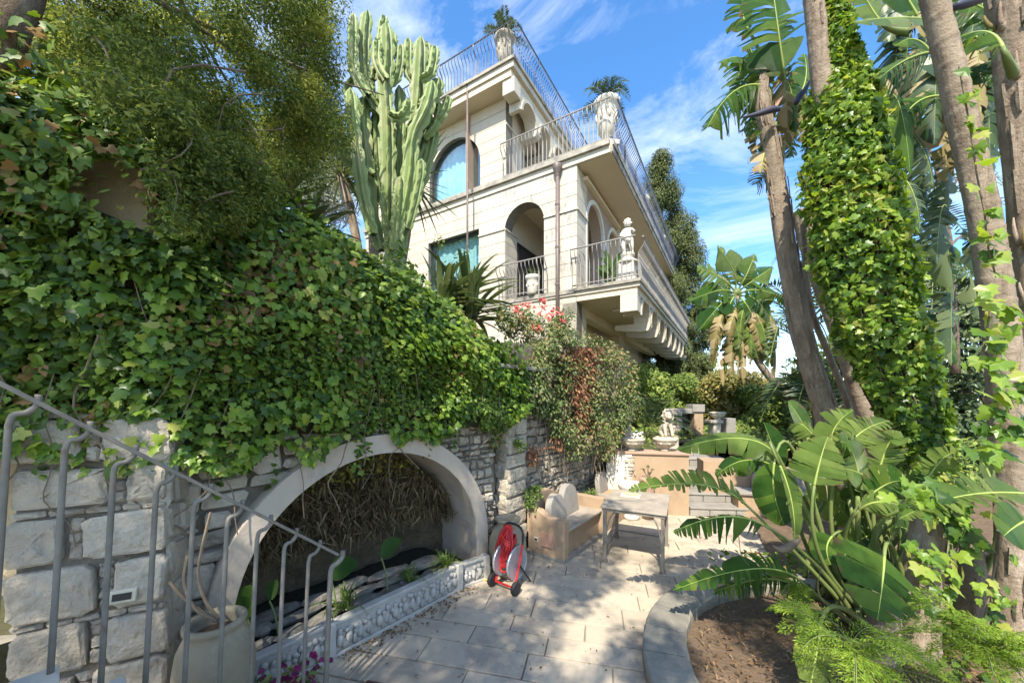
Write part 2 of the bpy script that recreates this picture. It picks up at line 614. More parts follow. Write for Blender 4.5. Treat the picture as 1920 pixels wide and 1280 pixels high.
M['coping'] = mat('coping', (.40, .27, .19), (.32, .22, .16), 4, .8, .15, 30, .05)
M['ledge'] = mat('ledge', (.25, .235, .20), (.14, .13, .11), 5, .92, .9, 18, .2, .2, c3=(.36, .34, .30))
M['greystone'] = mat('greystone', (.30, .28, .24), (.235, .215, .185), 5, .88, .3, 35, .06, stain=(.21, .20, .18), stain_scale=(4, 4, 4))
M['table_stone'] = mat('table_stone', (.38, .325, .255), (.28, .24, .19), 6, .7, .2, 40, .03, stain=(.18, .17, .155), stain_scale=(3, 3, 3))
M['urnstone'] = mat('urnstone', (.50, .44, .34), (.38, .33, .25), 7, .9, .4, 40, .06, stain=(.2, .18, .13), stain_scale=(6, 6, 6), stain_pos=(.55, .7))
M['whitestone'] = mat('whitestone', (.64, .60, .51), (.54, .50, .42), 6, .85, .25, 40, .04, stain=(.34, .31, .26), stain_scale=(6, 6, 6), stain_pos=(.58, .75))
M['terracotta'] = mat('terracotta', (.31, .265, .175), (.235, .195, .13), 3, .75, .25, 30, .05, .35, stain=(.38, .33, .25), stain_scale=(4, 4, 3), stain_pos=(.52, .7))
M['bark'] = mat('bark', (.22, .16, .115), (.12, .085, .06), 5, .95, 1.0, 14, 0, .15, stain=(.30, .25, .2), stain_scale=(9, 9, 1.5), stain_pos=(.5, .65))
M['palm_bark'] = mat('palm_bark', (.34, .275, .20), (.22, .17, .12), 5, .92, .8, 18, .04, .2, stain=(.15, .11, .075), stain_scale=(12, 12, 1.6), stain_pos=(.48, .64), c3=(.43, .385, .32))
M['brown_bark'] = mat('brown_bark', (.33, .255, .185), (.21, .155, .11), 6, .95, .8, 18, .04, .15, stain=(.42, .35, .27), stain_scale=(14, 14, 2), stain_pos=(.5, .64))
M['twig'] = mat('twig', (.21, .165, .11), (.13, .10, .07), 8, .95, .3, 30, .1)
M['cactus'] = mat('cactus', (.25, .315, .115), (.185, .25, .085), 2.2, .6, .1, 40, .10, .35, stain=(.38, .36, .20), stain_scale=(4, 4, 1.5), stain_pos=(.5, .7))
M['red'] = mat('red', (.55, .02, .02), None, 4, .4, 0, 30, 0, .5)
M['steel'] = mat('steel', (.45, .47, .5), (.38, .40, .43), 4, .35, 0, 30, 0, .5, .6)
M['black_rubber'] = mat('black_rubber', (.03, .03, .032), None, 4, .6, 0, 30, 0)
M['yellow_hose'] = mat('yellow_hose', (.55, .45, .12), None, 4, .5, 0, 30, 0)
M['ivory'] = mat('ivory', (.62, .58, .45), None, 4, .5, 0, 30, 0)
M['lamp_black'] = mat('lamp_black', (.05, .05, .05), None, 4, .3, 0, 30, 0)
M['curtain'] = mat('curtain', (.70, .78, .76), None, 4, .9, 0, 30, 0)
M['room'] = mat('room', (.45, .47, .47), None, 4, .9, 0, 30, 0)
M['rootbrown'] = mat('rootbrown', (.17, .115, .07), (.07, .05, .032), 9, .95, .3, 30, .1)

def glass(name, tint=(.66, .88, .90), refl=.26):
    m, nt, b = new_mat(name)
    N, L = nt.nodes, nt.links
    gl = N.new('ShaderNodeBsdfGlossy')
    gl.inputs['Roughness'].default_value = 0.02
    gl.inputs['Color'].default_value = (.9, .97, 1, 1)
    tr = N.new('ShaderNodeBsdfTransparent')
    tr.inputs['Color'].default_value = (*tint, 1)
    mx = N.new('ShaderNodeMixShader')
    mx.inputs['Fac'].default_value = refl
    L.new(tr.outputs[0], mx.inputs[1])
    L.new(gl.outputs[0], mx.inputs[2])
    L.new(mx.outputs[0], N['Material Output'].inputs['Surface'])
    return m
M['glass'] = glass('glass')

wm, wnt, wb = new_mat('pool_water')
wb.inputs['Base Color'].default_value = (.012, .02, .018, 1)
wb.inputs['Roughness'].default_value = 0.05
wb.inputs['Specular IOR Level'].default_value = 0.6
M['water'] = wm

M['ivy'] = leafmat('ivy', [(0, (.035, .075, .013)), (.26, (.07, .13, .018)), (.54, (.125, .205, .028)), (.84, (.19, .275, .04)), (.955, (.25, .32, .05)), (1.0, (.27, .16, .055))], .45, .36)
M['ivy_sun'] = leafmat('ivy_sun', [(0, (.04, .09, .016)), (.25, (.09, .175, .024)), (.55, (.17, .28, .036)), (.88, (.26, .36, .05)), (1.0, (.34, .36, .08))], .36, .42)  # lighter ivy: lime leaves, and sunlight painted into the wall crest
M['vine'] = leafmat('vine', [(0, (.05, .09, .028)), (.40, (.10, .15, .04)), (.72, (.18, .22, .065)), (.93, (.27, .26, .10)), (1.0, (.32, .2, .09))], .5, .3)
M['vine_dry'] = leafmat('vine_dry', [(0, (.16, .075, .035)), (.5, (.26, .13, .065)), (1, (.36, .21, .12))], .8, .25)
M['flower_red'] = leafmat('flower_red', [(0, (.45, .07, .06)), (1, (.60, .19, .15))], .5, .3)
M['flower_purple'] = leafmat('flower_purple', [(0, (.10, .008, .05)), (1, (.26, .025, .12))], .5, .25)
M['flower_white'] = leafmat('flower_white', [(0, (.7, .68, .62)), (1, (.8, .78, .72))], .5, .25)
M['big_leaf'] = leafmat('big_leaf', [(0, (.035, .10, .02)), (.45, (.065, .155, .026)), (.8, (.11, .21, .034)), (1, (.17, .26, .045))], .36, .36, .4, .7, vein=26)
M['pale_leaf'] = leafmat('pale_leaf', [(0, (.11, .19, .034)), (.5, (.18, .27, .055)), (1, (.26, .34, .085))], .38, .38, .45, .7, vein=26)
M['midrib'] = mat('midrib', (.30, .36, .09), (.24, .30, .07), 5, .5, 0, 30, .1)
M['petiole'] = mat('petiole', (.13, .19, .05), (.17, .19, .07), 5, .5, .1, 30, .1)
M['dead_leaf'] = leafmat('dead_leaf', [(0, (.15, .12, .05)), (.4, (.26, .22, .09)), (.7, (.34, .25, .13)), (1, (.46, .38, .22))], .8, .25, .1)
M['cypress'] = leafmat('cypress', [(0, (.045, .065, .022)), (.5, (.085, .11, .035)), (1, (.15, .17, .055))], .6, .15, .2, .8)
M['juniper'] = leafmat('juniper', [(0, (.045, .07, .016)), (.40, (.095, .135, .028)), (.75, (.165, .205, .042)), (1, (.32, .34, .08))], .55, .4, .2, 1.1)
M['juniper_tip'] = leafmat('juniper_tip', [(0, (.22, .25, .05)), (.5, (.34, .36, .08)), (1, (.48, .48, .12))], .55, .4, .2, 1.1)
M['bush'] = leafmat('bush', [(0, (.13, .15, .04)), (.5, (.24, .23, .07)), (.85, (.36, .29, .11)), (1, (.44, .31, .15))], .55, .3, .2, .5)
M['bush_green'] = leafmat('bush_green', [(0, (.075, .13, .03)), (.55, (.16, .24, .05)), (1, (.30, .34, .085))], .55, .3, .2, .5)
M['palm_dark'] = leafmat('palm_dark', [(0, (.035, .065, .026)), (.6, (.075, .115, .042)), (1, (.14, .17, .065))], .4, .2, .4, .6)
M['sword'] = leafmat('sword', [(0, (.04, .075, .025)), (.6, (.085, .12, .04)), (1, (.16, .19, .07))], .4, .2, .4, .8)
M['fern'] = leafmat('fern', [(0, (.12, .21, .024)), (.6, (.22, .33, .035)), (1, (.34, .43, .06))], .5, .4, .2, 3)
M['grass'] = leafmat('grass', [(0, (.06, .12, .02)), (.6, (.12, .19, .035)), (1, (.24, .28, .1))], .5, .3, .2, 3)
M['litter'] = leafmat('litter', [(0, (.10, .06, .03)), (.6, (.2, .12, .06)), (1, (.3, .2, .1))], .8, .1, .1, 3)
# ================================================================== the villa
D1 = Vector((0.519, 0.855, 0)).normalized()      # along the shaded side, away from the viewer
D2 = Vector((-D1.y, D1.x, 0))                     # along the sunlit front, to the left
UP = Vector((0, 0, 1))
CN = Vector((1.779, 10.0, 0))
FRONT = Fr(CN, D2, UP, -D1)
SIDE = Fr(CN, D1, UP, -D2)
def Q(s, t, z):
    return CN + D2 * s + D1 * t + UP * z

villa = thing('villa', 'cream stone villa with arched openings, iron railings and a balcony on corbelled arches', 'villa', (CN.x, CN.y, 0.6))

def wall_piece(name, fr, u0, u1, v0, v1, w0, w1, holes, m, parent=villa):
    polys = [rect(u0, u1, v0, v1)]
    for h in holes:
        polys = minus(polys, h)
    b = MB()
    for p in polys:
        b.prism(fr, p, w0, w1)
    return b.build(name, m, parent)

def courses(fr, u0, u1, zs, holes, wl, w1, mats, parent=villa, length=1.1, gap=0.013, seed=1, name='stone_block'):
    rr = random.Random(seed)
    for i in range(len(zs) - 1):
        u = u0
        first = True
        while u < u1 - 1e-3:
            l = rr.uniform(.75, 1.25) * length
            if first:
                l *= rr.uniform(.4, 1)
                first = False
            e = min(u1, u + l)
            if u1 - e < .3 * length:
                e = u1
            for h in holes:          # a joint on the centre line of an opening keeps each block in one piece
                hc = sum(p[0] for p in h) / len(h)
                if u + .02 < hc < e - .02:
                    e = hc
            polys = [rect(u + .003 * (u > u0), e - .003 * (e < u1), zs[i] + gap / 2, zs[i + 1] - gap / 2)]
            for h in holes:
                polys = minus(polys, h)
            if polys:
                b = MB()
                for p in polys:
                    b.prism(fr, p, wl, w1)
                mm = mats((u + e) / 2, (zs[i] + zs[i + 1]) / 2)
                b.build(name, mm, parent)
            u = e

LOG = arch_hole(1.673, .677, 5.2, 7.35)
WIN = rect(3.33, 5.56, 5.2, 7.66)
LIME = lambda u, z: M['limestone']
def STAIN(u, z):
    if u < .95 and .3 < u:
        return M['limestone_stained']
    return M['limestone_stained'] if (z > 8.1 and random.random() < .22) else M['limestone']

wall_piece('wall', FRONT, 0, 9, .4, 8.62, -.42, -.014, [LOG, WIN], M['joint'])
zl = [3.42 + .36 * i for i in range(5)] + [5.2 - .001]
zl = [3.40, 3.76, 4.12, 4.48, 4.84, 5.2]
zm = [5.2, 5.58, 5.94, 6.30, 6.66, 7.02, 7.38]
zh = [7.43, 7.80, 8.17, 8.62]
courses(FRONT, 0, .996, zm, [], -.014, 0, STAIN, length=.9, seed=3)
courses(FRONT, 2.35, 3.33, zm, [], -.014, 0, LIME, length=2.2, seed=4)
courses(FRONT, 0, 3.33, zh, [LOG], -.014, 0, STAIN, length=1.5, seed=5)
courses(FRONT, 3.33, 9, zh, [WIN], -.014, 0, LIME, length=2.6, seed=6)
courses(FRONT, 5.56, 9, zm, [], -.014, 0, LIME, length=2.6, seed=7)
courses(FRONT, 0, 9, zl, [], -.014, 0, LIME, length=1.8, seed=8)
for a, b_ in ((-.02, .996), (2.35, 3.34)):
    MB().fbox(FRONT, a, b_, 7.38, 7.43, -.014, .035).build('impost', M['limestone'], villa)
MB().fbox(FRONT, 5.56, 9, 7.38, 7.43, -.014, 0).build('impost', M['limestone'], villa)
MB().fbox(FRONT, .0, 3.2, 5.08, 5.2, .001, .07).build('belt_course', M['slab_edge'], villa)
MB().fbox(FRONT, .0, 3.2, 5.02, 5.078, .001, .04).build('belt_course', M['limestone'], villa)
# cornice under the terrace
MB().fbox(FRONT, -.93, 9, 8.80, 8.95, .0, .12).build('cornice', M['slab_edge'], villa)
MB().fbox(FRONT, -.95, 9, 8.62, 8.797, -.05, .04).build('cornice', M['limestone'], villa)
# upper storey front
UPF = Fr(Q(2.37, .10, 0), D2, UP, -D1)            # u measured from the upper corner
UW = arch_hole(2.105, 1.125, 8.95, 9.90, 22)
wall_piece('wall', UPF, 0, 6.6, 8.95, 11.56, -.40, -.014, [UW], M['joint'])
zu = [8.955 + .372 * i for i in range(6)] + [11.0]
zu = zu[:-1] + [11.187, 11.56]
courses(UPF, 0, 6.6, zu, [UW], -.014, 0, lambda u, z: M['plaster'], length=30, gap=.014, seed=9)
MB().fbox(UPF, .9, 3.3, 8.93, 8.99, -.3, .05).build('window_sill', M['limestone'], villa)

def pane_face(fr, poly, w, parent):
    vs = [fr.p(u, v, w) for u, v in poly]
    nn_ = Vector((0, 0, 0))
    for i in range(len(vs)):
        nn_ += (vs[i] - vs[0]).cross(vs[(i + 1) % len(vs)] - vs[0])
    if nn_.dot(fr.n) < 0:
        vs = vs[::-1]
    return MB().add(vs, [tuple(range(len(vs)))]).build('pane', M['glass'], parent)

def window_fill(fr, hole, z0, zs, c, r, dep, name='window'):
    """glass, dark frame, curtains and the room behind, for a rectangular (zs None) or arched opening"""
    ins = shrink(hole, .055)
    ring = MB()
    n = len(hole)
    vs = [fr.p(u, v, w) for w in (-dep - .05, -dep + .03) for u, v in hole] + [fr.p(u, v, w) for w in (-dep - .05, -dep + .03) for u, v in ins]
    fs = []
    for i in range(n):
        j = (i + 1) % n
        fs += [(i, j, n + j, n + i), (2 * n + i, 3 * n + i, 3 * n + j, 2 * n + j), (n + i, n + j, 3 * n + j, 3 * n + i), (i, 2 * n + i, 2 * n + j, j)]
    w = ring.add(vs, fs).build(name, M['dark_frame'], villa)
    pane_face(fr, ins, -dep, w)
    return w

def shrink(poly, d):
    cx = sum(p[0] for p in poly) / len(poly)
    cy = sum(p[1] for p in poly) / len(poly)
    return [(p[0] - d * (1 if p[0] > cx + .02 else -1 if p[0] < cx - .02 else 0) * min(1, abs(p[0] - cx) * 3), p[1] - d * (1 if p[1] > cy else -1)) for p in poly]

w1_ = window_fill(FRONT, WIN, 5.2, None, 4.4, 1.1, .17)
w2_ = window_fill(UPF, UW, 8.95, 9.9, 2.1, 1.1, .18)
# folded curtains and rooms behind both windows
def curtain(fr, u0, u1, v0, v1, w, parent):
    b = MB()
    n = 26
    vs = []
    for i in range(n + 1):
        u = u0 + (u1 - u0) * i / n
        dw = .035 * math.sin(i * 1.9) + .02 * math.sin(i * .7)
        vs += [fr.p(u, v0, w + dw), fr.p(u, v1, w + dw * .8)]
    b.add(vs, [(2 * i, 2 * i + 2, 2 * i + 3, 2 * i + 1) for i in range(n)])
    return b.build('curtain', M['curtain'], parent, smooth=True)
curtain(UPF, 1.55, 3.22, 8.96, 11.1, -.36, w2_)
curtain(FRONT, 3.36, 5.54, 5.25, 7.64, -.32, w1_)
def room(fr, u0, u1, v0, v1, w0, w1):
    b = MB()
    b.fbox(fr, u0, u1, v0, v1, w1 - .05, w1)
    b.fbox(fr, u0 - .05, u0, v0, v1, w1, w0)
    b.fbox(fr, u1, u1 + .05, v0, v1, w1, w0)
    b.fbox(fr, u0, u1, v0 - .05, v0, w1, w0)
    b.fbox(fr, u0, u1, v1, v1 + .05, w1, w0)
    return b.build('room', M['room'], villa)
room(FRONT, 2.9, 6.0, 5.15, 8.0, -.44, -3.0)
room(UPF, .6, 3.7, 8.97, 11.4, -.42, -3.0)

# ---- loggia behind the arch
b = MB()
b.fbox(Fr(Q(2.35, 0, 0), D1, UP, -D2), .42, 5.0, 5.2, 8.62, -.12, 0)
b.build('loggia_wall', M['plaster'], villa)
b = MB().fbox(Fr(Q(-.1, 4.0, 0), D2, UP, -D1), 0, 2.45, 5.2, 8.62, -.1, 0)
b.build('loggia_wall', M['soffit'], villa)
MB().box(Q(1.1, 2.3, 8.45), (1.25, 1.85, .05), (D2, D1, UP)).build('loggia_ceiling', M['soffit'], villa)
MB().box(Q(1.1, 2.3, 5.16), (1.25, 1.85, .04), (D2, D1, UP)).build('loggia_floor', M['greystone'], villa)
JF = Fr(Q(2.35, 0, 0), D1, UP, -D2)
door = MB()
for a0, a1, z0, z1 in ((.75, .83, 5.2, 7.25), (1.75, 1.82, 5.2, 7.25), (2.75, 2.83, 5.2, 7.25), (.75, 2.83, 7.17, 7.25), (.75, 2.83, 5.2, 5.27)):
    door.fbox(JF, a0, a1, z0, z1, .002, .05)
door = door.build('glazed_door', M['dark_frame'], villa)
MB().fbox(JF, .83, 2.75, 5.27, 7.17, .004, .02).build('pane', M['lamp_black'], door)
# jamb courses
courses(JF, 0.014, .74, zm, [], .001, .012, LIME, length=3, seed=12)
MB().fbox(JF, 0.0, .74, 7.38, 7.43, .001, .045).build('impost', M['limestone'], villa)

# ---- shaded side, main storey
AC = [1.62 + 2.1 * k for k in range(6)]
SH = [arch_hole(c, .78, 5.2, 7.40, 14) for c in AC]
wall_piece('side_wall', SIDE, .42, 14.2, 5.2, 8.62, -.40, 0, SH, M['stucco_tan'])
courses(SIDE, 0, .80, zm, [SH[0]], .002, .014, LIME, length=3, seed=13)
courses(SIDE, 0, .80, zh, [SH[0]], .002, .014, LIME, length=3, seed=14)
MB().fbox(SIDE, -.014, .82, 7.38, 7.43, .0, .05).build('impost', M['limestone'], villa)
for k, c in enumerate(AC):
    is_open = k == 0
    # raised white surround
    n = 16
    o_ = [(c + .90 * math.cos(math.pi * i / n), 7.40 + .90 * math.sin(math.pi * i / n)) for i in range(n + 1)]
    i_ = [(c + .775 * math.cos(math.pi * i / n), 7.40 + .775 * math.sin(math.pi * i / n)) for i in range(n + 1)]
    o_ = [(c + .90, 5.2)] + o_ + [(c - .90, 5.2)]
    i_ = [(c + .775, 5.2)] + i_ + [(c - .775, 5.2)]
    b = MB()
    for i in range(len(o_) - 1):
        b.prism(SIDE, [o_[i], o_[i + 1], i_[i + 1], i_[i]], -.06, .03)
    b.build('arch_surround', M['white_paint'], villa)
    if is_open:          # the first bay opens into the loggia
        continue
    b = MB().prism(SIDE, [p for p in arch_hole(c, .775, 7.3, 7.40, 14)], -.33, -.24)
    b.build('tympanum', M['soffit'], villa)
    fw = MB()
    for a in (-.72, 0, .72):
        fw.fbox(SIDE, c + a - .04, c + a + .04, 5.2, 7.3, -.31, -.22)
    for a in (-.36, .36):
        fw.fbox(SIDE, c + a - .015, c + a + .015, 5.2, 7.3, -.30, -.24)
    for z in (5.28, 5.85, 6.35, 6.83, 7.25):
        fw.fbox(SIDE, c - .74, c + .74, z - .03, z + .03, -.305, -.235)
    fw = fw.build('french_window', M['white_paint'], villa)
    pane_face(SIDE, rect(c - .72, c + .72, 5.2, 7.3), -.27, fw)
b = MB().fbox(SIDE, 3.95, 14, 5.2, 8.6, -1.6, -1.55)
b.build('inner_wall', M['room'], villa)

# ---- terrace slab (roof of the main storey) and its overhang
MB().box(Q(.70, 6.6, 8.785), (1.67, 6.55, .155), (D2, D1, UP)).build('terrace_slab', M['soffit'], villa)
MB().fbox(Fr(Q(-.973, 0, 0), D1, UP, -D2), -.02, 13.2, 8.80, 8.95, .0, .06).build('slab_edge', M['slab_edge'], villa)
MB().fbox(Fr(Q(-.973, 0, 0), D1, UP, -D2), -.02, 13.2, 8.63, 8.79, .0, .03).build('slab_edge', M['slab_edge'], villa)
MB().box(Q(.7, 6.6, 8.958), (1.60, 6.4, .014), (D2, D1, UP)).build('terrace_paving', M['greystone'], villa)
# upper storey side
UPS = Fr(Q(2.37, .10, 0), D1, UP, -D2)
UO = [rect(1.05, 4.0, 8.95, 11.0), rect(5.0, 8.0, 8.95, 11.0)]
wall_piece('side_wall', UPS, .4, 10, 8.95, 11.56, -.40, 0, UO, M['plaster'])
MB().fbox(UPS, 0.0, 1.03, 10.72, 10.78, .0, .03).build('impost', M['limestone'], villa)
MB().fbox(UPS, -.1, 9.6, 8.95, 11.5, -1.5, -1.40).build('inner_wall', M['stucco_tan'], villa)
for a in (1.05, 4.0, 5.0, 8.0):
    pass
dr = MB()
for a0, a1, z0, z1 in ((1.9, 1.98, 8.97, 10.4), (2.9, 2.98, 8.97, 10.4), (1.9, 2.98, 10.32, 10.4)):
    dr.fbox(UPS, a0, a1, z0, z1, -1.38, -1.30)
dr = dr.build('glazed_door', M['dark_frame'], villa)
MB().fbox(UPS, 1.98, 2.9, 8.97, 10.32, -1.38, -1.35).build('pane', M['lamp_black'], dr)
# ---- roof slab, stepped edge
MB().box(Q(5.45, 4.75, 11.66), (3.62, 5.22, .10), (D2, D1, UP)).build('roof_slab', M['soffit'], villa)
MB().box(Q(5.38, 4.75, 11.85), (3.66, 5.27, .088), (D2, D1, UP)).build('roof_slab', M['limestone'], villa)
MB().box(Q(5.38, 4.75, 11.985), (3.72, 5.33, .045), (D2, D1, UP)).build('roof_edge', M['slab_edge'], villa)

# ---- corbelled arcades along the side edges
def arcade(fr, u0, pitch, n, ztop, zspring, zcor, depth, block, zblock, m=M['limestone']):
    """fr normal points outward; the plate's face is at w = 0"""
    MB().fbox(fr, u0, u0 + block, zblock, ztop, -block, 0).build('corner_block', m, villa, bevel=.012)
    u = u0 + block
    r = (pitch - .26) / 2
    for i in range(n):
        c = u + pitch / 2
        hole = arch_hole(c, r, zspring - .3, zspring, 12)
        polys = minus([rect(u + .003, u + pitch - .003, zspring, ztop)], hole)
        b = MB()
        for p in polys:
            b.prism(fr, p, -depth, -.03)
        b.build('bracket_arch', m, villa)
        # raised moulding round each arch
        b = MB()
        k = 12
        for q in range(k):
            a0, a1 = math.pi * q / k, math.pi * (q + 1) / k
            b.prism(fr, [(c + (r + .09) * math.cos(a0), zspring + (r + .09) * math.sin(a0)), (c + (r + .09) * math.cos(a1), zspring + (r + .09) * math.sin(a1)),
                         (c + r * math.cos(a1), zspring + r * math.sin(a1)), (c + r * math.cos(a0), zspring + r * math.sin(a0))], -.03, .012)
        b.build('arch_moulding', m, villa)
        e = u + pitch
        # corbel: stepped wedge that runs back to the wall
        b = MB()
        pr = [(-depth - .55, zspring), (0.0, zspring), (0.0, zspring - .07), (-.06, zcor), (-depth * .6, zcor - .02), (-depth - .55, zspring - .12)]
        vs = [fr.p(e - .14, z, w) for w, z in pr] + [fr.p(e + .14, z, w) for w, z in pr]
        m_ = len(pr)
        b.add(vs, [tuple(range(m_)), tuple(range(2 * m_ - 1, m_ - 1, -1))] + [(q, (q + 1) % m_, m_ + (q + 1) % m_, m_ + q) for q in range(m_)])
        b.build('corbel', m, villa, bevel=.012)
        u = e

RE = Fr(Q(1.75, -.45, 0), D1, UP, -D2)
arcade(RE, 0.02, 1.16, 8, 11.558, 10.88, 10.70, .42, .40, 11.12)
BE = Fr(Q(-1.62, 0, 0), D1, UP, -D2)
arcade(BE, 0.0, 1.36, 10, 4.848, 4.38, 4.17, .46, .43, 4.40)

# ---- lower balcony
MB().box(Q(-.80, 7.0, 4.93), (.82, 7.0, .08), (D2, D1, UP)).build('balcony_slab', M['soffit'], villa)
MB().box(Q(-.83, 6.99, 5.06), (.86, 7.03, .05), (D2, D1, UP)).build('balcony_slab', M['limestone'], villa)
MB().box(Q(-.84, 6.98, 5.157), (.88, 7.08, .043), (D2, D1, UP)).build('balcony_edge', M['slab_edge'], villa)
# ceiling lamp under the balcony
lp = MB().tube([Q(-.62, 1.35, 4.80), Q(-1.0, 1.42, 4.80)], .045, 8).build('ceiling_lamp', M['white_paint'], villa)

# ---- basement storey under the balcony
MB().fbox(SIDE, .0, .80, .4, 4.85, -.42, -.014).build('pier', M['limestone'], villa)
courses(SIDE, 0, .80, [.4, .8, 1.2, 1.6, 2.0, 2.4] + [2.76, 3.08, 3.40, 3.76, 4.12, 4.48, 4.84], [], -.014, 0, LIME, length=3, seed=15)
MB().fbox(SIDE, .80, 4.5, 4.55, 4.85, -.30, 0).build('beam', M['soffit'], villa)
MB().fbox(SIDE, .80, 14, .4, 4.85, -.85, -.60).build('basement_wall', M['soffit'], villa)
MB().fbox(SIDE, 4.5, 5.3, .4, 4.85, -.60, .0).build('pier', M['soffit'], villa)
MB().fbox(SIDE, 13.4, 13.8, .4, 4.85, -.2, .2).build('pillar', M['white_paint'], villa)
MB().fbox(SIDE, 5.3, 13.4, 4.45, 4.85, -.2, .1).build('beam', M['soffit'], villa)

# ---- railings
def baluster_profile(h):
    P = [(0, 0), (0, .60 * h), (.012, .67 * h), (.07, .76 * h), (.125, .83 * h), (.145, .90 * h), (.145, h)]
    return P

BAL = {}
def railing(fr, u0, u1, z, w, m, h=1.0, n_obj=60, ends=(True, False), sp=.125, out=1, r=.0125):
    top = MB()
    top.tube([fr.p(u0, z + h, w + .145 * out), fr.p(u1, z + h, w + .145 * out)], .022, 6)
    top.tube([fr.p(u0, z + .06, w), fr.p(u1, z + .06, w)], .016, 6)
    for e, on in ((u0, ends[0]), (u1, ends[1])):
        if on:
            top.tube([fr.p(e, z + hh, w + ww * out) for ww, hh in baluster_profile(h)], .016, 5)
    rail = top.build('railing', m, villa)
    key = (tuple(fr.a), tuple(fr.n), h, m.name, out)
    if key not in BAL:
        mb = MB().tube([fr.n * (ww * out) + UP * hh for ww, hh in baluster_profile(h)], r, 5)
        me = bpy.data.meshes.new('baluster')
        me.from_pydata(mb.v, [], mb.f)
        me.materials.append(m)
        BAL[key] = me
        pm = MB()
        pm.tube([fr.n * (ww * out) + UP * hh for ww, hh in [(0, -.22)] + baluster_profile(h)], .021, 6)
        pe = bpy.data.meshes.new('post')
        pe.from_pydata(pm.v, [], pm.f)
        pe.materials.append(m)
        BAL[key + ('p',)] = pe
    off = ROOT[villa.name]
    n = int(round((u1 - u0) / sp))
    rest = MB()
    for i in range(1, n):
        u = u0 + (u1 - u0) * i / n
        p = fr.p(u, z + .0, w) - off
        if i % 11 == 0:
            o = bpy.data.objects.new('post', BAL[key + ('p',)])
        elif i < n_obj:
            o = bpy.data.objects.new('baluster', BAL[key])
        else:
            rest.tube([fr.p(u, z, w) + fr.n * (ww * out) + UP * hh for ww, hh in baluster_profile(h)], r, 4)
            continue
        COL.objects.link(o)
        o.parent = rail
        o.location = p
    if rest.v:
        rest.build('baluster', m, rail, kind='stuff')
    return rail

def flip(fr, u_end):
    return Fr(fr.p(u_end, 0, 0), -fr.a, fr.b, fr.n)
# roof
railing(Fr(Q(1.75, -.45, 0), D2, UP, -D1), -.0, 6.4, 12.03, -.03, M['iron'], 1.0, 60, (False, False))
railing(Fr(Q(1.75, -.45, 0), D1, UP, -D2), 0, 9.8, 12.03, -.03, M['iron'], 1.0, 50, (False, False))
# terrace
railing(Fr(Q(2.42, 0, 0), -D2, UP, -D1), 0, 3.40, 8.98, -.0, M['pale_iron'], .98, 60, (True, False))
railing(Fr(Q(-.973, .0, 0), D1, UP, -D2), 0, 13.0, 8.98, .0, M['iron'], .98, 60, (False, True))
# balcony
railing(Fr(Q(.12, 0, 0), -D2, UP, -D1), 0, 1.73, 5.24, .01, M['pale_iron'], 1.0, 40, (True, False))
railing(Fr(Q(-1.62, -.01, 0), D1, UP, -D2), 0, 14.0, 5.24, .0, M['pale_iron'], 1.0, 60, (False, True))
# small bowed rail of the loggia
railing(Fr(Q(2.52, 0, 0), -D2, UP, -D1), 0, 1.66, 5.24, .09, M['pale_iron'], .95, 40, (True, True))

# ---- downpipe with hopper, and the thin pole from the roof edge
dp = FRONT.p(.526, 0, .10)
dpo = MB().tube([dp + UP * 8.45, dp + UP * 3.2], .055, 10).build('downpipe', M['copper'], villa, smooth=True)
MB().lathe(dp, [(.06, 8.40), (.075, 8.46), (.13, 8.60), (.14, 8.66), (.14, 8.72), (.11, 8.72)], 12).build('hopper', M['copper'], dpo)
for z in (7.6, 6.4, 5.35):
    MB().lathe(dp, [(.068, z), (.068, z + .05)], 10).build('bracket', M['copper'], dpo)
pl = Fr(Q(1.75, -.45, 0), D2, UP, -D1).p(1.66, 0, .05)
MB().tube([pl + UP * 12.0, pl + UP * 3.6], .032, 8).build('pole', M['copper'], villa, smooth=True)

# ================================================================== urns, palms and statue on the villa
def urn(loc, r, h, label, m, group=None, name='urn', plinth=0.0, style=0):
    t = thing(name, label, 'urn', loc, group)
    z = plinth
    if plinth:
        MB().box(Vector(loc) + UP * plinth / 2, (r * .75, r * .75, plinth / 2)).build('plinth', m, t, bevel=.01)
    if style == 0:      # tall bell with a rim
        pr = [(.42, 0), (.46, .04), (.30, .10), (.26, .17), (.42, .22), (.66, .34), (.74, .50), (.78, .78), (.80, .84), (.94, .88), (1.0, .94), (1.0, 1.0), (.86, 1.0), (.80, .90)]
    elif style == 1:    # low wide bowl
        pr = [(.46, 0), (.48, .10), (.34, .18), (.40, .26), (.74, .44), (.96, .72), (.94, .80), (1.04, .86), (1.04, 1.0), (.9, 1.0), (.84, .86)]
    else:               # straight-sided pot
        pr = [(.62, 0), (.66, .06), (.72, .1), (.84, .6), (.86, .78), (.97, .82), (1.0, .9), (1.0, 1.0), (.88, 1.0), (.84, .9)]
    MB().lathe(Vector(loc) + UP * z, [(a * r, c * (h - z)) for a, c in pr], 24, flute=.018 if style != 2 else .01, nfl=12).build('bowl', m, t, smooth=True)
    # moulded swags round the belly
    if r > .2:
        b = MB()
        zz = {0: .62, 1: .62, 2: .5}[style]
        rr = {0: .77, 1: .86, 2: .80}[style]
        for k in range(8):
            a = 2 * math.pi * k / 8
            b.blob(Vector(loc) + Vector((math.cos(a) * rr * r, math.sin(a) * rr * r, z + zz * (h - z))), (.13 * r, .13 * r, .10 * h), 6, 4)
        b.build('relief', m, t, smooth=True)
    return t

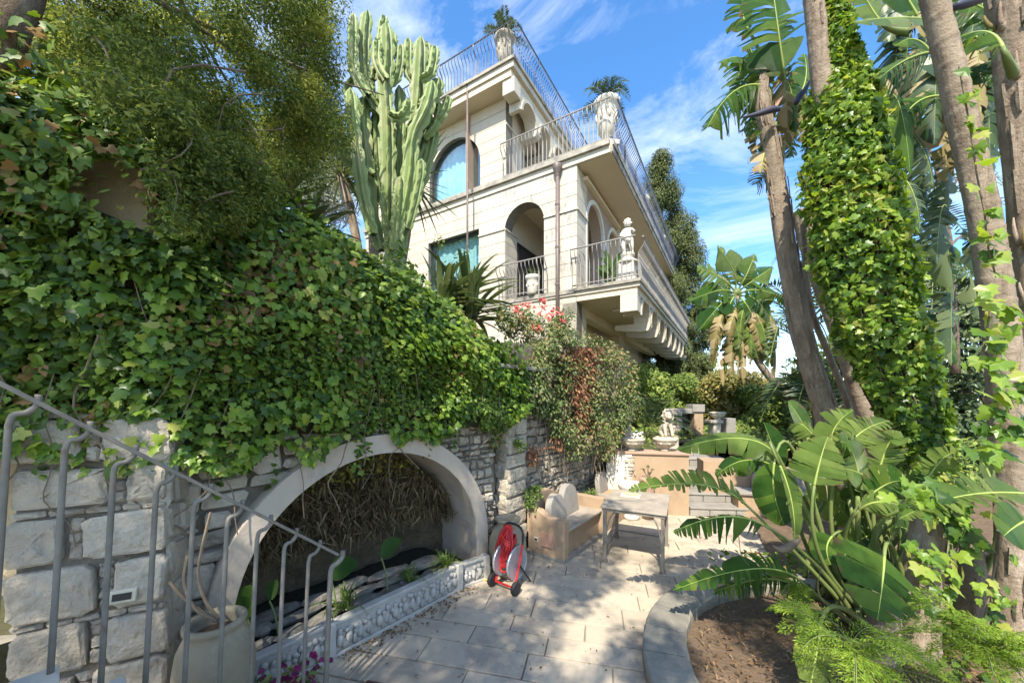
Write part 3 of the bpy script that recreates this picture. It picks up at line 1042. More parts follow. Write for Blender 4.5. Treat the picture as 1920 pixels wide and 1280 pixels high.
def feather_frond(parts, base, d, length, droop, wid, n=26, seed=0):
    """cycad or palm frond: a rachis and many leaflets, joined"""
    rr = np.random.default_rng(seed)
    d = Vector(d).normalized()
    tip = Vector(base) + d * length + UP * (-droop * length)
    mid = Vector(base) + d * length * .5 + UP * (droop * length * .28)
    path = thru(base, mid, tip, n)
    P = np.array([tuple(p) for p in path])
    T = np.gradient(P, axis=0)
    T /= np.linalg.norm(T, axis=1, keepdims=True)
    S = np.cross(T, np.array([0, 0, 1.0]))
    S /= np.maximum(np.linalg.norm(S, axis=1, keepdims=True), 1e-6)
    N_ = np.cross(S, T)
    pos, nrm, up, size = [], [], [], []
    for i in range(2, n + 1):
        t = i / n
        l = wid * math.sin(math.pi * min(1, .12 + .88 * t) ** .9) ** .6 + .03
        for sgn in (-1, 1):
            pos.append(P[i])
            up.append(S[i] * sgn + T[i] * .55 + N_[i] * .25 + rr.normal(size=3) * .08)
            nrm.append(N_[i] - S[i] * sgn * .35 + rr.normal(size=3) * .1)
            size.append(l)
    parts.append((np.array(pos), np.array(nrm), np.array(up), np.array(size)))
    return path

def frond_plant(name, label, cat, base, n, length, droop, wid, m, group=None, el=(.1, 1.1), seed=1, trunk=0, lean=None, nleaf=26, leafname='frond', spread=2 * math.pi, start=0):
    t = thing(name, label, cat, base, group)
    rr = random.Random(seed)
    base = Vector(base)
    for k in range(n):
        a = start + spread * (k + rr.uniform(-.3, .3)) / n
        e = rr.uniform(*el)
        d = Vector((math.cos(a) * math.cos(e), math.sin(a) * math.cos(e), math.sin(e)))
        pr = []
        L_ = length * rr.uniform(.8, 1.1)
        path = feather_frond(pr, base, d, L_, droop * rr.uniform(.7, 1.3), wid * rr.uniform(.85, 1.15), nleaf, seed * 100 + k)
        v, f = scatter(SLIM, *pr[0])
        o = np_mesh(leafname, v, f, m, t)
        MB().tube(path, [.012 * length * (1 - .8 * i / len(path)) for i in range(len(path))], 4, False).build('rachis', M['petiole'], o)
    return t

urn((-.22, 10.95, 12.03), .30, 1.02, 'carved stone urn at the corner of the roof behind the dark railing', M['urnstone'])
frond_plant('cycad', 'spiky cycad growing in the urn on the roof corner', 'plant', (-.22, 10.95, 12.98), 17, .78, .25, .17, M['palm_dark'], None, (.1, 1.2), 3)
urn((2.60, 9.95, 8.97), .36, 1.30, 'tall fluted stone urn at the corner of the terrace railing', M['whitestone'], plinth=.12)
frond_plant('cycad', 'low cycad with arching fronds in the urn on the terrace corner', 'plant', (2.60, 9.95, 10.2), 12, .85, .42, .20, M['palm_dark'], None, (.25, .9), 5)
def sp(t, s, z):      # a point from distances along the two walls
    return Q(s, t, z)
urn(sp(3.2, 1.55, 8.97), .26, .75, 'small stone urn on the terrace in front of the upper wall', M['whitestone'], style=2)
frond_plant('potted_plant', 'thin reddish plant in the small urn by the upper wall', 'plant', sp(3.2, 1.55, 9.66), 9, .42, .3, .1, M['vine'], None, (.4, 1.3), 8, nleaf=12)
for k, (t_, lab) in enumerate(((5.0, 'stone pot on the terrace edge, the nearer of the two beyond the corner urn'), (8.9, 'stone pot on the terrace edge, the farther of the two beyond the corner urn'))):
    urn(sp(t_, -.72, 8.97), .27, .85, lab, M['whitestone'], 'pots along the terrace edge', style=2)
for k, (t_, lab) in enumerate(((3.4, 'stone pot on the balcony, first one behind the cherub statue'), (6.0, 'stone pot on the balcony, middle one along the railing'), (9.0, 'stone pot at the far end of the balcony railing'))):
    urn(sp(t_, -1.30, 5.2), .27, .85, lab, M['whitestone'], 'pots along the balcony', style=2)
urn(Q(1.35, -.02, 5.22), .22, .55, 'round stone pot in the loggia behind the bowed railing', M['whitestone'], style=2)
frond_plant('aloe', 'pale spiky plant in the loggia pot', 'plant', Q(1.35, -.02, 5.74), 12, .36, .1, .05, M['grass'], None, (.5, 1.3), 9, nleaf=10)

# big-leaved plant behind the balcony rail
def simple_leaf(base, tip, width, m, parent, name='leaf', n=8, cup=.25, sag=.12, seed=0, nrm=None):
    base, tip = Vector(base), Vector(tip)
    mid = (base + tip) * .5 + UP * (sag * (tip - base).length)
    path = thru(base, mid, tip, n)
    ax = (tip - base).normalized()
    nn = Vector(nrm) if nrm is not None else Vector((0, -1, .6))
    side = ax.cross(nn)
    side = side.normalized() if side.length > 1e-5 else Vector((1, 0, 0))
    up = side.cross(ax)
    vs, fs, uv = [], [], []
    for i, p in enumerate(path):
        t = i / n
        w = width * .5 * (math.sin(math.pi * t ** .8) ** .75 if 0 < t < 1 else 0)
        vs += [p - side * w + up * (cup * w), p, p + side * w + up * (cup * w)]
        uv += [(-1, t), (0, t), (1, t)]
        if i:
            k = 3 * i
            fs += [(k - 3, k - 2, k + 1, k), (k - 2, k - 1, k + 2, k + 1)]
    return np_mesh(name, np.array([tuple(v) for v in vs]), fs, m, parent, np.array(uv), smooth=True)
pp = thing('potted_shrub', 'large-leaved green plant on the balcony beside the cherub statue', 'plant', Q(-.75, .75, 5.2))
rr = random.Random(4)
for k in range(22):
    a = rr.uniform(0, 2 * math.pi)
    z0 = rr.uniform(.1, .75)
    b0 = Q(-.75, .75, 5.2 + z0) + Vector((math.cos(a) * .06, math.sin(a) * .06, 0))
    simple_leaf(b0, b0 + Vector((math.cos(a) * .38, math.sin(a) * .38, rr.uniform(.12, .5))), .22, M['big_leaf'], pp, seed=k)
MB().tube([Q(-.75, .75, 5.2), Q(-.74, .75, 5.9)], .025, 6).build('stem', M['petiole'], pp)

def skin_body(name, joints, edges, radii, m, parent, sub=2):
    off = ROOT[parent.name]
    me = bpy.data.meshes.new(name)
    me.from_pydata([tuple(Vector(j) - off) for j in joints], edges, [])
    me.materials.append(m)
    o = link(name, me, parent)
    sk = o.modifiers.new('skin', 'SKIN')
    sk.use_smooth_shade = True
    lay = me.skin_vertices[0] if len(me.skin_vertices) else None
    if lay is None:
        bpy.context.view_layer.objects.active = o
        bpy.ops.mesh.customdata_skin_add()
        lay = me.skin_vertices[0]
    for i, r in enumerate(radii):
        lay.data[i].radius = (r, r)
        lay.data[i].use_root = (i == 0)
    s = o.modifiers.new('sub', 'SUBSURF')
    s.levels = s.render_levels = sub
    return o

st_c = Q(-1.23, .63, 5.2)
st = thing('cherub_statue', 'white stone cherub statue standing on a pedestal at the balcony corner', 'statue', st_c)
MB().box(st_c + UP * .10, (.26, .26, .10), (D2, D1, UP)).build('pedestal', M['whitestone'], st, bevel=.015)
MB().box(st_c + UP * .42, (.20, .20, .22), (D2, D1, UP)).build('pedestal', M['whitestone'], st, bevel=.01)
MB().lathe(st_c, [(.27, .64), (.27, .70), (.20, .74), (.15, .78), (.15, .82), (.19, .86), (.19, .90)], 16).build('capital', M['whitestone'], st, smooth=True)
k_ = .95
ex, ey = (D2 * -1), D1          # statue faces the viewer's side
J = lambda x, y, z: st_c + ex * (x * k_) + ey * (y * k_) + UP * (.90 + z * k_)
joints = [J(0, 0, .42), J(0, -.03, .53), J(0, 0, .65), J(0, -.01, .74), J(0, -.02, .79),
          J(-.09, 0, .38), J(-.11, -.07, .22), J(-.09, 0, .06), J(-.10, -.06, .03),
          J(.09, 0, .38), J(.11, -.02, .21), J(.12, .04, .06), J(.13, -.03, .03),
          J(-.12, 0, .68), J(-.19, -.05, .55), J(-.08, -.14, .50),
          J(.12, 0, .68), J(.20, -.06, .58), J(.12, -.14, .68)]
edges = [(0, 1), (1, 2), (2, 3), (3, 4), (0, 5), (5, 6), (6, 7), (7, 8), (0, 9), (9, 10), (10, 11), (11, 12), (2, 13), (13, 14), (14, 15), (2, 16), (16, 17), (17, 18)]
rad = [.11, .115, .095, .05, .05, .085, .065, .045, .035, .085, .065, .045, .035, .06, .045, .035, .06, .045, .035]
fig = skin_body('figure', joints, edges, rad, M['whitestone'], st)
hd = MB().blob(J(0, -.02, .88), (.095, .10, .11), 12, 8)
hd.blob(J(0, -.125, .875), (.016, .016, .022), 6, 4)
for sx in (-.04, .04):
    hd.blob(J(sx, -.10, .89), (.016, .012, .012), 6, 4)
hd.blob(J(0, -.105, .835), (.03, .012, .01), 6, 4)
hd = hd.build('head', M['whitestone'], st, smooth=True)
hr = MB()
rr = random.Random(2)
for k in range(22):
    a, e = rr.uniform(0, 6.28), rr.uniform(-.1, 1.4)
    p = J(.098 * math.cos(a) * math.cos(e), -.02 + .10 * math.sin(a) * math.cos(e) + .02, .90 + .11 * math.sin(e))
    hr.blob(p, .03, 6, 4)
hr.build('hair', M['whitestone'], st, smooth=True)
gd = MB()
for k in range(14):
    a = 2 * math.pi * k / 14
    gd.blob(J(.125 * math.cos(a), .115 * math.sin(a), .40 + .04 * math.sin(a * 2)), (.045, .045, .04), 6, 4)
gd.build('drapery', M['whitestone'], st, smooth=True)
# ================================================================== ground and paving
def structure(o):
    o['kind'] = 'structure'
    return o
g = MB()
nx = 24
vs = []
for j in range(nx + 1):
    for i in range(nx + 1):
        x, y = -300 + 600 * i / nx, -60 + 460 * j / nx
        vs.append((x, y, -.12))
g.add(vs, [(j * (nx + 1) + i, j * (nx + 1) + i + 1, (j + 1) * (nx + 1) + i + 1, (j + 1) * (nx + 1) + i) for j in range(nx) for i in range(nx)])
structure(g.build('ground', M['earth']))

DW = Vector((.605, .797, 0)).normalized()         # along the right-hand stone wall
NW = Vector((DW.y, -DW.x, 0))                      # out of that wall, into the courtyard
KERB = [Vector((-3.1, 1.15, 0)), Vector((-1.50, 3.07, 0)), Vector((-.58, 4.17, 0)), Vector((-.28, 4.42, 0))]
BED_C, BED_R = Vector((2.85, 2.45, 0)), 1.85
pave = MB()
pave.add([(-6, -3, -.03), (9, -3, -.03), (9, 9.5, -.03), (-6, 9.5, -.03)], [(0, 1, 2, 3)])
court = structure(pave.build('courtyard_floor', M['kerb']))
PA = Vector((math.sin(R(13)), math.cos(R(13)), 0))
PB = Vector((PA.y, -PA.x, 0))
rr = random.Random(21)
def kerb_side(p):
    d = (KERB[2] - KERB[1]).normalized()
    n = Vector((d.y, -d.x, 0))
    return (p - KERB[1]).dot(n)
POFF = Vector((0, 0, 0))
row = -3.0
nslab = 0
while row < 9.0:
    hgt = rr.choice([.26, .30, .30, .34])
    c = -6 + rr.uniform(0, .8)
    while c < 8:
        l = rr.choice([.5, .7, .9, 1.1, 1.3])
        ctr = PA * (row + hgt / 2) + PB * (c + l / 2)
        px = 960 + ctr.x / max(ctr.y, .1) * F
        vis = ctr.y > 2.0 and ctr.y < 7.6 and -250 < px < 2100
        if vis and kerb_side(ctr) > -.35 and (ctr.xy - BED_C.xy).length > BED_R - .7 and ctr.x < 5.6:
            g_ = .0035
            z1 = rr.uniform(-.003, .003)
            j = lambda: rr.uniform(-.0035, .0035)
            cs = [PA * (row + a) + PB * (c + b_) for a, b_ in ((.008 + j(), g_ + j()), (.008 + j(), l - g_ + j()), (hgt - .008 + j(), l - g_ + j()), (hgt - .008 + j(), g_ + j()))]
            cen = (cs[0] + cs[2]) / 2
            top = [p + (cen - p).normalized() * .006 + UP * (z1 + j() * .4) for p in cs]
            mid = [p + UP * (z1 - .006) for p in cs]
            bot = [p - UP * .028 for p in cs]
            MB().add(top + mid + bot, [(0, 1, 2, 3)] + [(i, (i + 1) % 4, 4 + (i + 1) % 4, 4 + i) for i in range(4)] + [(4 + i, 4 + (i + 1) % 4, 8 + (i + 1) % 4, 8 + i) for i in range(4)]).build('paving_slab', M['paving'], court)
            nslab += 1
        c += l
    row += hgt

# planting bed with a curved stone kerb
bed = MB()
n = 48
rings = [(BED_R - .30, .045), (BED_R * .6, .075), (BED_R * .3, .09), (0.02, .10)]
vs = []
for r_, z_ in rings:
    for k in range(n):
        a = 2 * math.pi * k / n
        vs.append(BED_C + Vector((r_ * math.cos(a), r_ * math.sin(a), z_ + .018 * math.sin(5 * a + r_ * 9) + rr.uniform(-.008, .008))))
fs = []
for i in range(len(rings) - 1):
    for k in range(n):
        fs.append((i * n + k, i * n + (k + 1) % n, (i + 1) * n + (k + 1) % n, (i + 1) * n + k))
structure(bed.add(vs, fs).build('bed_soil', M['soil'], smooth=True))
structure(MB().add([(2.9, 3.75, .03), (12, 1.0, .03), (14, 8, .05), (4.5, 6.9, .03)], [(0, 1, 2, 3)]).build('garden_soil', M['soil']))
kb = thing('stone_kerb', 'curved grey stone kerb round the planting bed in the right foreground', 'kerb', (BED_C.x, BED_C.y, 0))
segs = 17
for i in range(segs):
    a0 = R(70) + R(200) * i / segs + .004
    a1 = R(70) + R(200) * (i + 1) / segs - .004
    m_ = 5
    vs = []
    for q in range(m_ + 1):
        a = a0 + (a1 - a0) * q / m_
        e = Vector((math.cos(a), math.sin(a), 0))
        for r_, z_ in ((BED_R, -.02), (BED_R, .135), (BED_R - .015, .15), (BED_R - .33, .152), (BED_R - .345, .138), (BED_R - .345, -.02)):
            vs.append(BED_C + e * (r_ + rr.uniform(-.004, .004)) + UP * (z_ + rr.uniform(-.003, .003)))
    fs = []
    for q in range(m_):
        for w in range(5):
            fs.append((q * 6 + w, q * 6 + w + 1, (q + 1) * 6 + w + 1, (q + 1) * 6 + w))
    fs += [tuple(range(6)), tuple(range(m_ * 6 + 5, m_ * 6 - 1, -1))]
    MB().add(vs, fs).build('kerb_stone', M['kerb'], kb)

# ================================================================== rubble walls
def stone(fr, poly, w0, w1, rr, inset=.014):
    n = len(poly)
    cx, cy = sum(p[0] for p in poly) / n, sum(p[1] for p in poly) / n
    sc = lambda p, d: (p[0] + (cx - p[0]) * d, p[1] + (cy - p[1]) * d)
    size = min(max(p[0] for p in poly) - min(p[0] for p in poly), max(p[1] for p in poly) - min(p[1] for p in poly))
    d = min(.35, inset / max(size * .5, .01))
    vs = [fr.p(*p, w0) for p in poly]
    vs += [fr.p(*p, w1 - .014 + rr.uniform(-.007, .007)) for p in poly]
    q = [sc(p, d) for p in poly]
    vs += [fr.p(*p, w1 + rr.uniform(-.009, .009)) for p in q]
    h = [sc(p, .55) for p in poly]
    vs += [fr.p(*p, w1 + rr.uniform(-.004, .008)) for p in h]
    vs.append(fr.p(cx, cy, w1 + rr.uniform(0, .006)))
    fs = []
    for k in range(3):
        for i in range(n):
            fs.append((k * n + i, k * n + (i + 1) % n, (k + 1) * n + (i + 1) % n, (k + 1) * n + i))
    fs += [(3 * n + i, 3 * n + (i + 1) % n, 4 * n) for i in range(n)]
    return MB().add(vs, fs)

def cut_rect(u0, u1, v0, v1, rr, c=.12, j=.012):
    """an irregular eight-cornered stone outline inside a cell"""
    w, h = u1 - u0, v1 - v0
    a = lambda: rr.uniform(.3, 1.6) * c * min(w, h)
    J_ = lambda: rr.uniform(-j, j)
    return [(u0 + a(), v0 + J_()), (u1 - a(), v0 + J_()), (u1 + J_(), v0 + a()), (u1 + J_(), v1 - a()), (u1 - a(), v1 + J_()), (u0 + a(), v1 + J_()), (u0 + J_(), v1 - a()), (u0 + J_(), v0 + a())]

def rubble(fr, u0, u1, v0, v1, hr, wr, skip, parent, m, seed, w=(.0, .05), gap=.014, limit=300, back=-.06):
    rr = random.Random(seed)
    v = v0
    cnt = 0
    rest = MB()
    cells = []
    while v < v1 - .02:
        h = min(rr.uniform(*hr), v1 - v)
        u = u0 + rr.uniform(-.2, 0)
        while u < u1:
            l = rr.uniform(*wr)
            a, b_ = max(u, u0), min(u + l, u1)
            if b_ - a > .05:
                # split some cells into two thin stones, as fillers do in rubble
                if h > hr[0] * 1.25 and rr.random() < .28:
                    k = v + h * rr.uniform(.4, .6)
                    cells += [(a, b_, v, k), (a, b_, k, v + h)]
                else:
                    cells.append((a, b_, v, v + h))
            u += l
        v += h
    for (a, b_, c, d) in cells:
        if skip(a, b_, c, d):
            continue
        g2 = gap * rr.uniform(.5, 1.3)
        sl = rr.uniform(-.012, .012)
        poly = cut_rect(a + g2, b_ - g2, c + g2, d - g2, rr, .16, .014)
        poly = [(p, q + sl * (p - a) / (b_ - a)) for p, q in poly]
        mb = stone(fr, poly, back, rr.uniform(*w), rr)
        if cnt < limit:
            mb.build('stone', m, parent)
        else:
            rest.add(mb.v, mb.f)
        cnt += 1
    if rest.v:
        rest.build('stone', m, parent, kind='stuff')
    return cnt

ROUGH = bpy.data.textures.new('rough_stone', 'CLOUDS')
ROUGH.noise_scale = 0.07
ROUGH.noise_depth = 5
ROUGH.noise_basis = 'VORONOI_F2_F1'
def hew(o, strength=.022, lv=3):
    """roughly hewn face: finer mesh pushed in and out by noise"""
    s = o.modifiers.new('sub', 'SUBSURF')
    s.subdivision_type = 'SIMPLE'
    s.levels = s.render_levels = lv
    d = o.modifiers.new('hew', 'DISPLACE')
    d.texture = ROUGH
    d.strength = strength
    d.mid_level = .35
    d.texture_coords = 'LOCAL'
    return o

# ---- left pier of big blocks
PD = Vector((.9135, .407, 0)).normalized()
PN = Vector((PD.y, -PD.x, 0))
pier_r = Vector((-2.229, 2.35, 0))
PIER = Fr(pier_r - PD * .70, PD, UP, PN)
pier = thing('stone_pier', 'thick pier of big rough pale limestone blocks behind the iron stair railing', 'pier', tuple(PIER.o))
MB().fbox(PIER, .02, .68, -.1, 2.08, -.5, -.02).build('core', M['mortar'], pier)
rr = random.Random(31)
v = -.05
k = 0
while v < 2.0:
    h = [.30, .27, .29, .31, .29, .25, .28, .16][k % 8]
    sp_ = [.44, .30, .36, .40, .27, .46, .34, .40][k % 8]
    e = .0 if k % 2 else .01
    MBs = []
    for a, b_ in ((-.0 - e, sp_ - .035), (sp_ + .045, .70 + e)):
        hew(stone(PIER, cut_rect(a + .006, b_ - .006, v + .009, v + h - .009, rr, .10, .014), -.3, .035 + rr.uniform(-.012, .012), rr, .016).build('stone', M['pale_rubble'], pier, smooth=True))
    # small packing stones between the two blocks and along the joint
    z = v + .015
    while z < v + h - .03:
        hh = rr.uniform(.05, .10)
        stone(PIER, cut_rect(sp_ - .03, sp_ + .04, z, min(z + hh, v + h - .01), rr, .2, .006), -.2, .008 + rr.uniform(-.01, .01), rr, .012).build('stone', M['rubble'], pier)
        z += hh + .006
    u = .0
    while u < .68 and k % 2 == 0:
        l = rr.uniform(.08, .18)
        stone(PIER, cut_rect(u + .004, min(u + l, .69), v + h - .004, v + h + .028, rr, .3, .004), -.2, .012, rr, .01).build('stone', M['rubble'], pier)
        u += l + .006
    v += h + (.034 if k % 2 == 0 else .012)
    k += 1
# side faces of the pier
SF = Fr(pier_r, Vector((-PN.x, -PN.y, 0)), UP, PD)
rubble(SF, 0.0, .45, -.05, 2.02, (.2, .3), (.2, .32), lambda *a: False, pier, M['pale_rubble'], 33, (.0, .02), back=-.2)
# recessed step light in its pale frame
lt = thing('wall_light', 'small rectangular step light in a cream frame set into the stone pier', 'wall light', tuple(PIER.p(.55, 1.0, .05)))
LF = Fr(PIER.p(.505, .985, .05), PD, (UP + PD * .10).normalized(), PN)
MB().fbox(LF, -.066, .066, -.040, .040, -.06, .012).build('frame', M['ivory'], lt, bevel=.006)
MB().fbox(LF, -.044, .044, -.021, .021, .0, .0155).build('lens', M['lamp_black'], lt)

# ---- fountain wall with its arch
AU = Vector((.695, .719, 0)).normalized()
AN = Vector((AU.y, -AU.x, 0))
AC_ = Vector((-1.30, 3.63, 0))
ARCH = Fr(AC_, AU, UP, AN)
RX, RI, ZC = 1.385, 1.20, .45
fw = thing('fountain_wall', 'rubble garden wall with a round plastered arch over the fountain grotto', 'wall', tuple(AC_))
hole = [(-1.28, .0), (1.28, .0)] + [(1.28 * math.cos(math.pi * i / 24), ZC + 1.28 * math.sin(math.pi * i / 24)) for i in range(25)]
polys = minus([rect(-1.75, 1.62, -.1, 2.95)], hole)
b = MB()
for p in polys:
    b.prism(ARCH, p, -.55, -.10)
b.build('core', M['mortar'], fw)
def arch_skip(a, b_, c, d):
    cs = [(a, c), (b_, c), (a, d), (b_, d)]
    return any(math.hypot(p, max(q - ZC, 0)) < RI + .05 for p, q in cs) or (max(abs(a), abs(b_)) < RI + .05 and c < ZC)
rubble(ARCH, -1.75, -.2, .0, 2.45, (.12, .26), (.16, .36), arch_skip, fw, M['rubble'], 41, (-.05, .0), back=-.14)
rubble(ARCH, -.2, 1.60, .0, 2.6, (.07, .13), (.07, .19), arch_skip, fw, M['rubble'], 42, (-.07, -.02), back=-.14)
# the ring: one plastered barrel
nn = 40
angs = [math.pi * i / nn for i in range(nn + 1)]
outp = [(RX, .12)] + [(RX * math.cos(a), ZC + RX * math.sin(a)) for a in angs] + [(-RX, .12)]
inp = [(RI, .12)] + [(RI * math.cos(a), ZC + RI * math.sin(a)) for a in angs] + [(-RI, .12)]
vs, fs = [], []
m_ = len(outp)
for (o_, i_) in zip(outp, inp):
    vs += [ARCH.p(*o_, -.14), ARCH.p(*o_, .045), ARCH.p(*[x for x in ((o_[0] * .992, o_[1]))], .06), ARCH.p(i_[0] * 1.006, i_[1], .06), ARCH.p(*i_, .045), ARCH.p(*i_, -.74)]
for i in range(m_ - 1):
    for q in range(5):
        fs.append((i * 6 + q, i * 6 + q + 1, (i + 1) * 6 + q + 1, (i + 1) * 6 + q))
MB().add(vs, fs).build('arch', M['arch_plaster'], fw, smooth=False)
# grotto back wall: lumpy tufa
gx, gy = 46, 30
vs, fs = [], []
for j in range(gy + 1):
    for i in range(gx + 1):
        u = -1.3 + 2.6 * i / gx
        z = -.05 + 1.85 * j / gy
        p = np.array([[u, z, .3]])
        d = .10 * wob(p, 3.1)[0] + .06 * wob(p, 7.3, 2.0)[0] + .035 * wob(p, 16, 1.0)[0]
        vs.append(ARCH.p(u, z, -.72 + d + .22 * max(0, (z - .9))))
for j in range(gy):
    for i in range(gx):
        k = j * (gx + 1) + i
        fs.append((k, k + 1, k + gx + 2, k + gx + 1))
MB().add(vs, fs).build('grotto_back', M['tufa'], fw, smooth=False)
# dried roots hanging from the roof of the grotto
NR = 9000
u = RNG.uniform(-1.17, 1.12, NR)
dep = RNG.uniform(-.66, -.30, NR)
cl_ = wob(np.stack([u * 3.2, dep * 4, u * 0], axis=1), 2.4, .7) + .6 * wob(np.stack([u * 9, dep * 6, u * 0], axis=1), 2.0, 2.0)
top = 1.30 - .62 * RNG.random(NR) ** 1.2 + .10 * cl_
top = np.minimum(top, ZC + np.sqrt(np.maximum(1.14 ** 2 - u ** 2, 0.01)))
ln = RNG.uniform(.05, .20, NR)
pos = np.stack([AC_.x + AU.x * u + AN.x * dep, AC_.y + AU.y * u + AN.y * dep, top], axis=1)
nr = np.array([AN.x, AN.y, 0.0]) + RNG.normal(size=(NR, 3)) * .8
up_ = np.array([0, 0, -1.0]) + RNG.normal(size=(NR, 3)) * .48
keep = (top - ln > .50 - .30 * cl_) & (RNG.random(NR) < .60 + .6 * cl_)
v, f = scatter((NEEDLE[0] * np.array([1.3, 1, 1]), NEEDLE[1]), pos[keep], nr[keep], up_[keep], ln[keep])
np_mesh('hanging_roots', v, f, leafmat('root_strands', [(0, (.04, .032, .016)), (.5, (.115, .085, .045)), (1, (.23, .175, .10))], .9, .1, .1, 3), None, kind='stuff')['label'] = 'dense brown curtain of dried roots hanging inside the grotto arch'
o_ = bpy.data.objects['hanging_roots']
o_['category'] = 'roots'
NM = 900
u = RNG.uniform(-1.0, 1.05, NM)
zz = RNG.uniform(1.25, 1.62, NM)
okk = np.hypot(u, zz - ZC) < 1.16
u, zz = u[okk], zz[okk]
dep = -.58 + RNG.uniform(-.08, .22, len(u))
pos = np.stack([AC_.x + AU.x * u + AN.x * dep, AC_.y + AU.y * u + AN.y * dep, zz], axis=1)
v, f = scatter((OVAL[0], OVAL[1]), pos, np.array([AN.x, AN.y, .6]) + RNG.normal(size=(len(u), 3)) * .5, np.array([0, 0, -1.0]) + RNG.normal(size=(len(u), 3)) * .6, RNG.uniform(.03, .07, len(u)))
mo = np_mesh('moss', v, f, leafmat('moss', [(0, (.09, .09, .02)), (.6, (.20, .18, .035)), (1, (.32, .27, .05))], .8, .1), None, kind='stuff')
tag(mo, 'yellow-green moss growing under the crown of the grotto arch', 'moss')

# pool and the rocks at its edge
KD = (KERB[2] - KERB[1]).normalized()
KN = Vector((KD.y, -KD.x, 0))
def kp_(u, off, z):
    return KERB[1] + KD * u - KN * off + UP * z
structure(MB().add([kp_(-1.9, .40, .22), kp_(1.55, .30, .22), kp_(1.55, 1.9, .22), kp_(-1.9, 1.9, .22)], [(0, 1, 2, 3)]).build('pool_water', M['water']))
structure(MB().add([kp_(-2.2, .06, .17), kp_(1.42, .06, .17), kp_(1.42, .32, .19), kp_(-2.2, .56, .19), kp_(1.42, .36, -.02), kp_(-2.2, .60, -.02)], [(0, 1, 2, 3), (3, 2, 4, 5)]).build('planter_soil', M['soil']))
basin = thing('pool_edge', 'low ledge of grey weathered rocks round the dark pool under the arch', 'ledge', tuple(kp_(.3, .4, 0)))
rr = random.Random(55)
for off, z_, sz, lmin in ((.17, .19, .055, .08), (.27, .22, .075, .12), (.40, .26, .085, .16), (.52, .28, .09, .2)):
    u = -1.7
    while u < 1.25:
        l = rr.uniform(lmin, lmin * 3.0)
        o = off * (1.0 - .28 * max(0, u) / 1.2)
        p = kp_(u + l / 2, o + rr.uniform(-.02, .02), z_ + rr.uniform(-.01, .02))
        q = p - AC_
        au, aw = q.dot(AU), q.dot(AN)
        if not (aw < .08 and abs(au) > 1.08):
            b = MB().blob((0, 0, 0), (l * .60, .065 + rr.uniform(-.015, .02), sz * .55), 8, 4, .14)
            an = math.atan2(KD.y, KD.x) + rr.uniform(-.12, .12)
            b.v = [tuple(p + rotz(Vector(x), an)) for x in b.v]
            b.build('rock', M['ledge'], basin)
        u += l * 1.0

# carved planter kerb in front of the pool
kp = thing('carved_planter', 'low grey planter front carved with figures and foliage along the fountain', 'planter', tuple(KERB[1]))
def carved(p0, p1, h, parent, seed):
    rr = random.Random(seed)
    d = (p1 - p0).normalized()
    n = Vector((d.y, -d.x, 0))
    L_ = (p1 - p0).length
    fr = Fr(p0, d, UP, n)
    b = MB().fbox(fr, .0, L_ - .004, -.02, h - .03, -.07, -.012)
    b.fbox(fr, .0, L_ - .004, -.02, .035, -.012, .022)
    b.fbox(fr, .0, L_ - .004, h - .03, h, -.075, .008)
    pn = b.build('panel', M['relief'], parent, bevel=.006)
    b = MB()
    u = .05
    while u < L_ - .05:          # rows of little figures, heads over bodies, with leaves between
        x = u + rr.uniform(-.01, .01)
        b.blob(fr.p(x, h * .66 + rr.uniform(-.015, .015), .0), (.026, .026, .03), 7, 5, .08)
        b.blob(fr.p(x + rr.uniform(-.015, .015), h * .42, .0), (.034, .034, .06), 7, 5, .15)
        b.blob(fr.p(x + .03 + rr.uniform(-.01, .01), h * .28, .0), (.022, .022, .05), 6, 4, .2)
        b.blob(fr.p(x + .055, h * .60 + rr.uniform(-.04, .04), -.004), (.03, .024, .026), 6, 4, .25)
        b.blob(fr.p(x + .05, h * .36 + rr.uniform(-.04, .04), -.004), (.026, .022, .034), 6, 4, .25)
        u += rr.uniform(.075, .105)
    b.build('relief', M['relief'], pn, smooth=True)
    MB().fbox(fr, L_ - .085, L_ + .0, -.02, h + .012, -.085, .036).build('pilaster', M['relief'], parent, bevel=.012)
carved(KERB[0] + (KERB[1] - KERB[0]) * .70, KERB[1], .31, kp, 2)
carved(KERB[1], KERB[2], .30, kp, 3)
carved(KERB[2] + Vector((.01, .02, 0)), KERB[3], .28, kp, 4)

# spider plants hanging over the planter
def tuft(name, label, cat, c, n, length, m, group=None, seed=0, wid=.016, spread=1.0, leafname='leaf'):
    t = thing(name, label, cat, tuple(c), group)
    rr = random.Random(seed)
    for k in range(n):
        a = rr.uniform(0, 2 * math.pi)
        e = rr.uniform(.3, 1.4) * spread
        d = Vector((math.cos(a) * math.cos(e), math.sin(a) * math.cos(e), math.sin(e)))
        L_ = length * rr.uniform(.6, 1.15)
        p0 = Vector(c) + Vector((rr.uniform(-.04, .04), rr.uniform(-.04, .04), 0))
        tip = p0 + Vector((d.x, d.y, 0)) * L_ * .95 + UP * (d.z * L_ - .45 * L_)
        path = thru(p0, p0 + d * L_ * .6, tip, 6)
        side = d.cross(UP).normalized() * wid * .5
        vs, fs = [], []
        for i, p in enumerate(path):
            q = 1 - (i / 6) ** 2
            vs += [p - side * q, p + side * q + UP * .002]
            if i:
                fs.append((2 * i - 2, 2 * i - 1, 2 * i + 1, 2 * i))
        MB().add(vs, fs).build(leafname, m, t)
    return t
tuft('spider_plant', 'striped spider plant spilling over the carved planter behind the railing post', 'plant', KERB[1] + UP * .30 - NW * .12 + DW * .16, 46, .30, M['grass'], 'spider plants in the carved planter', 5)
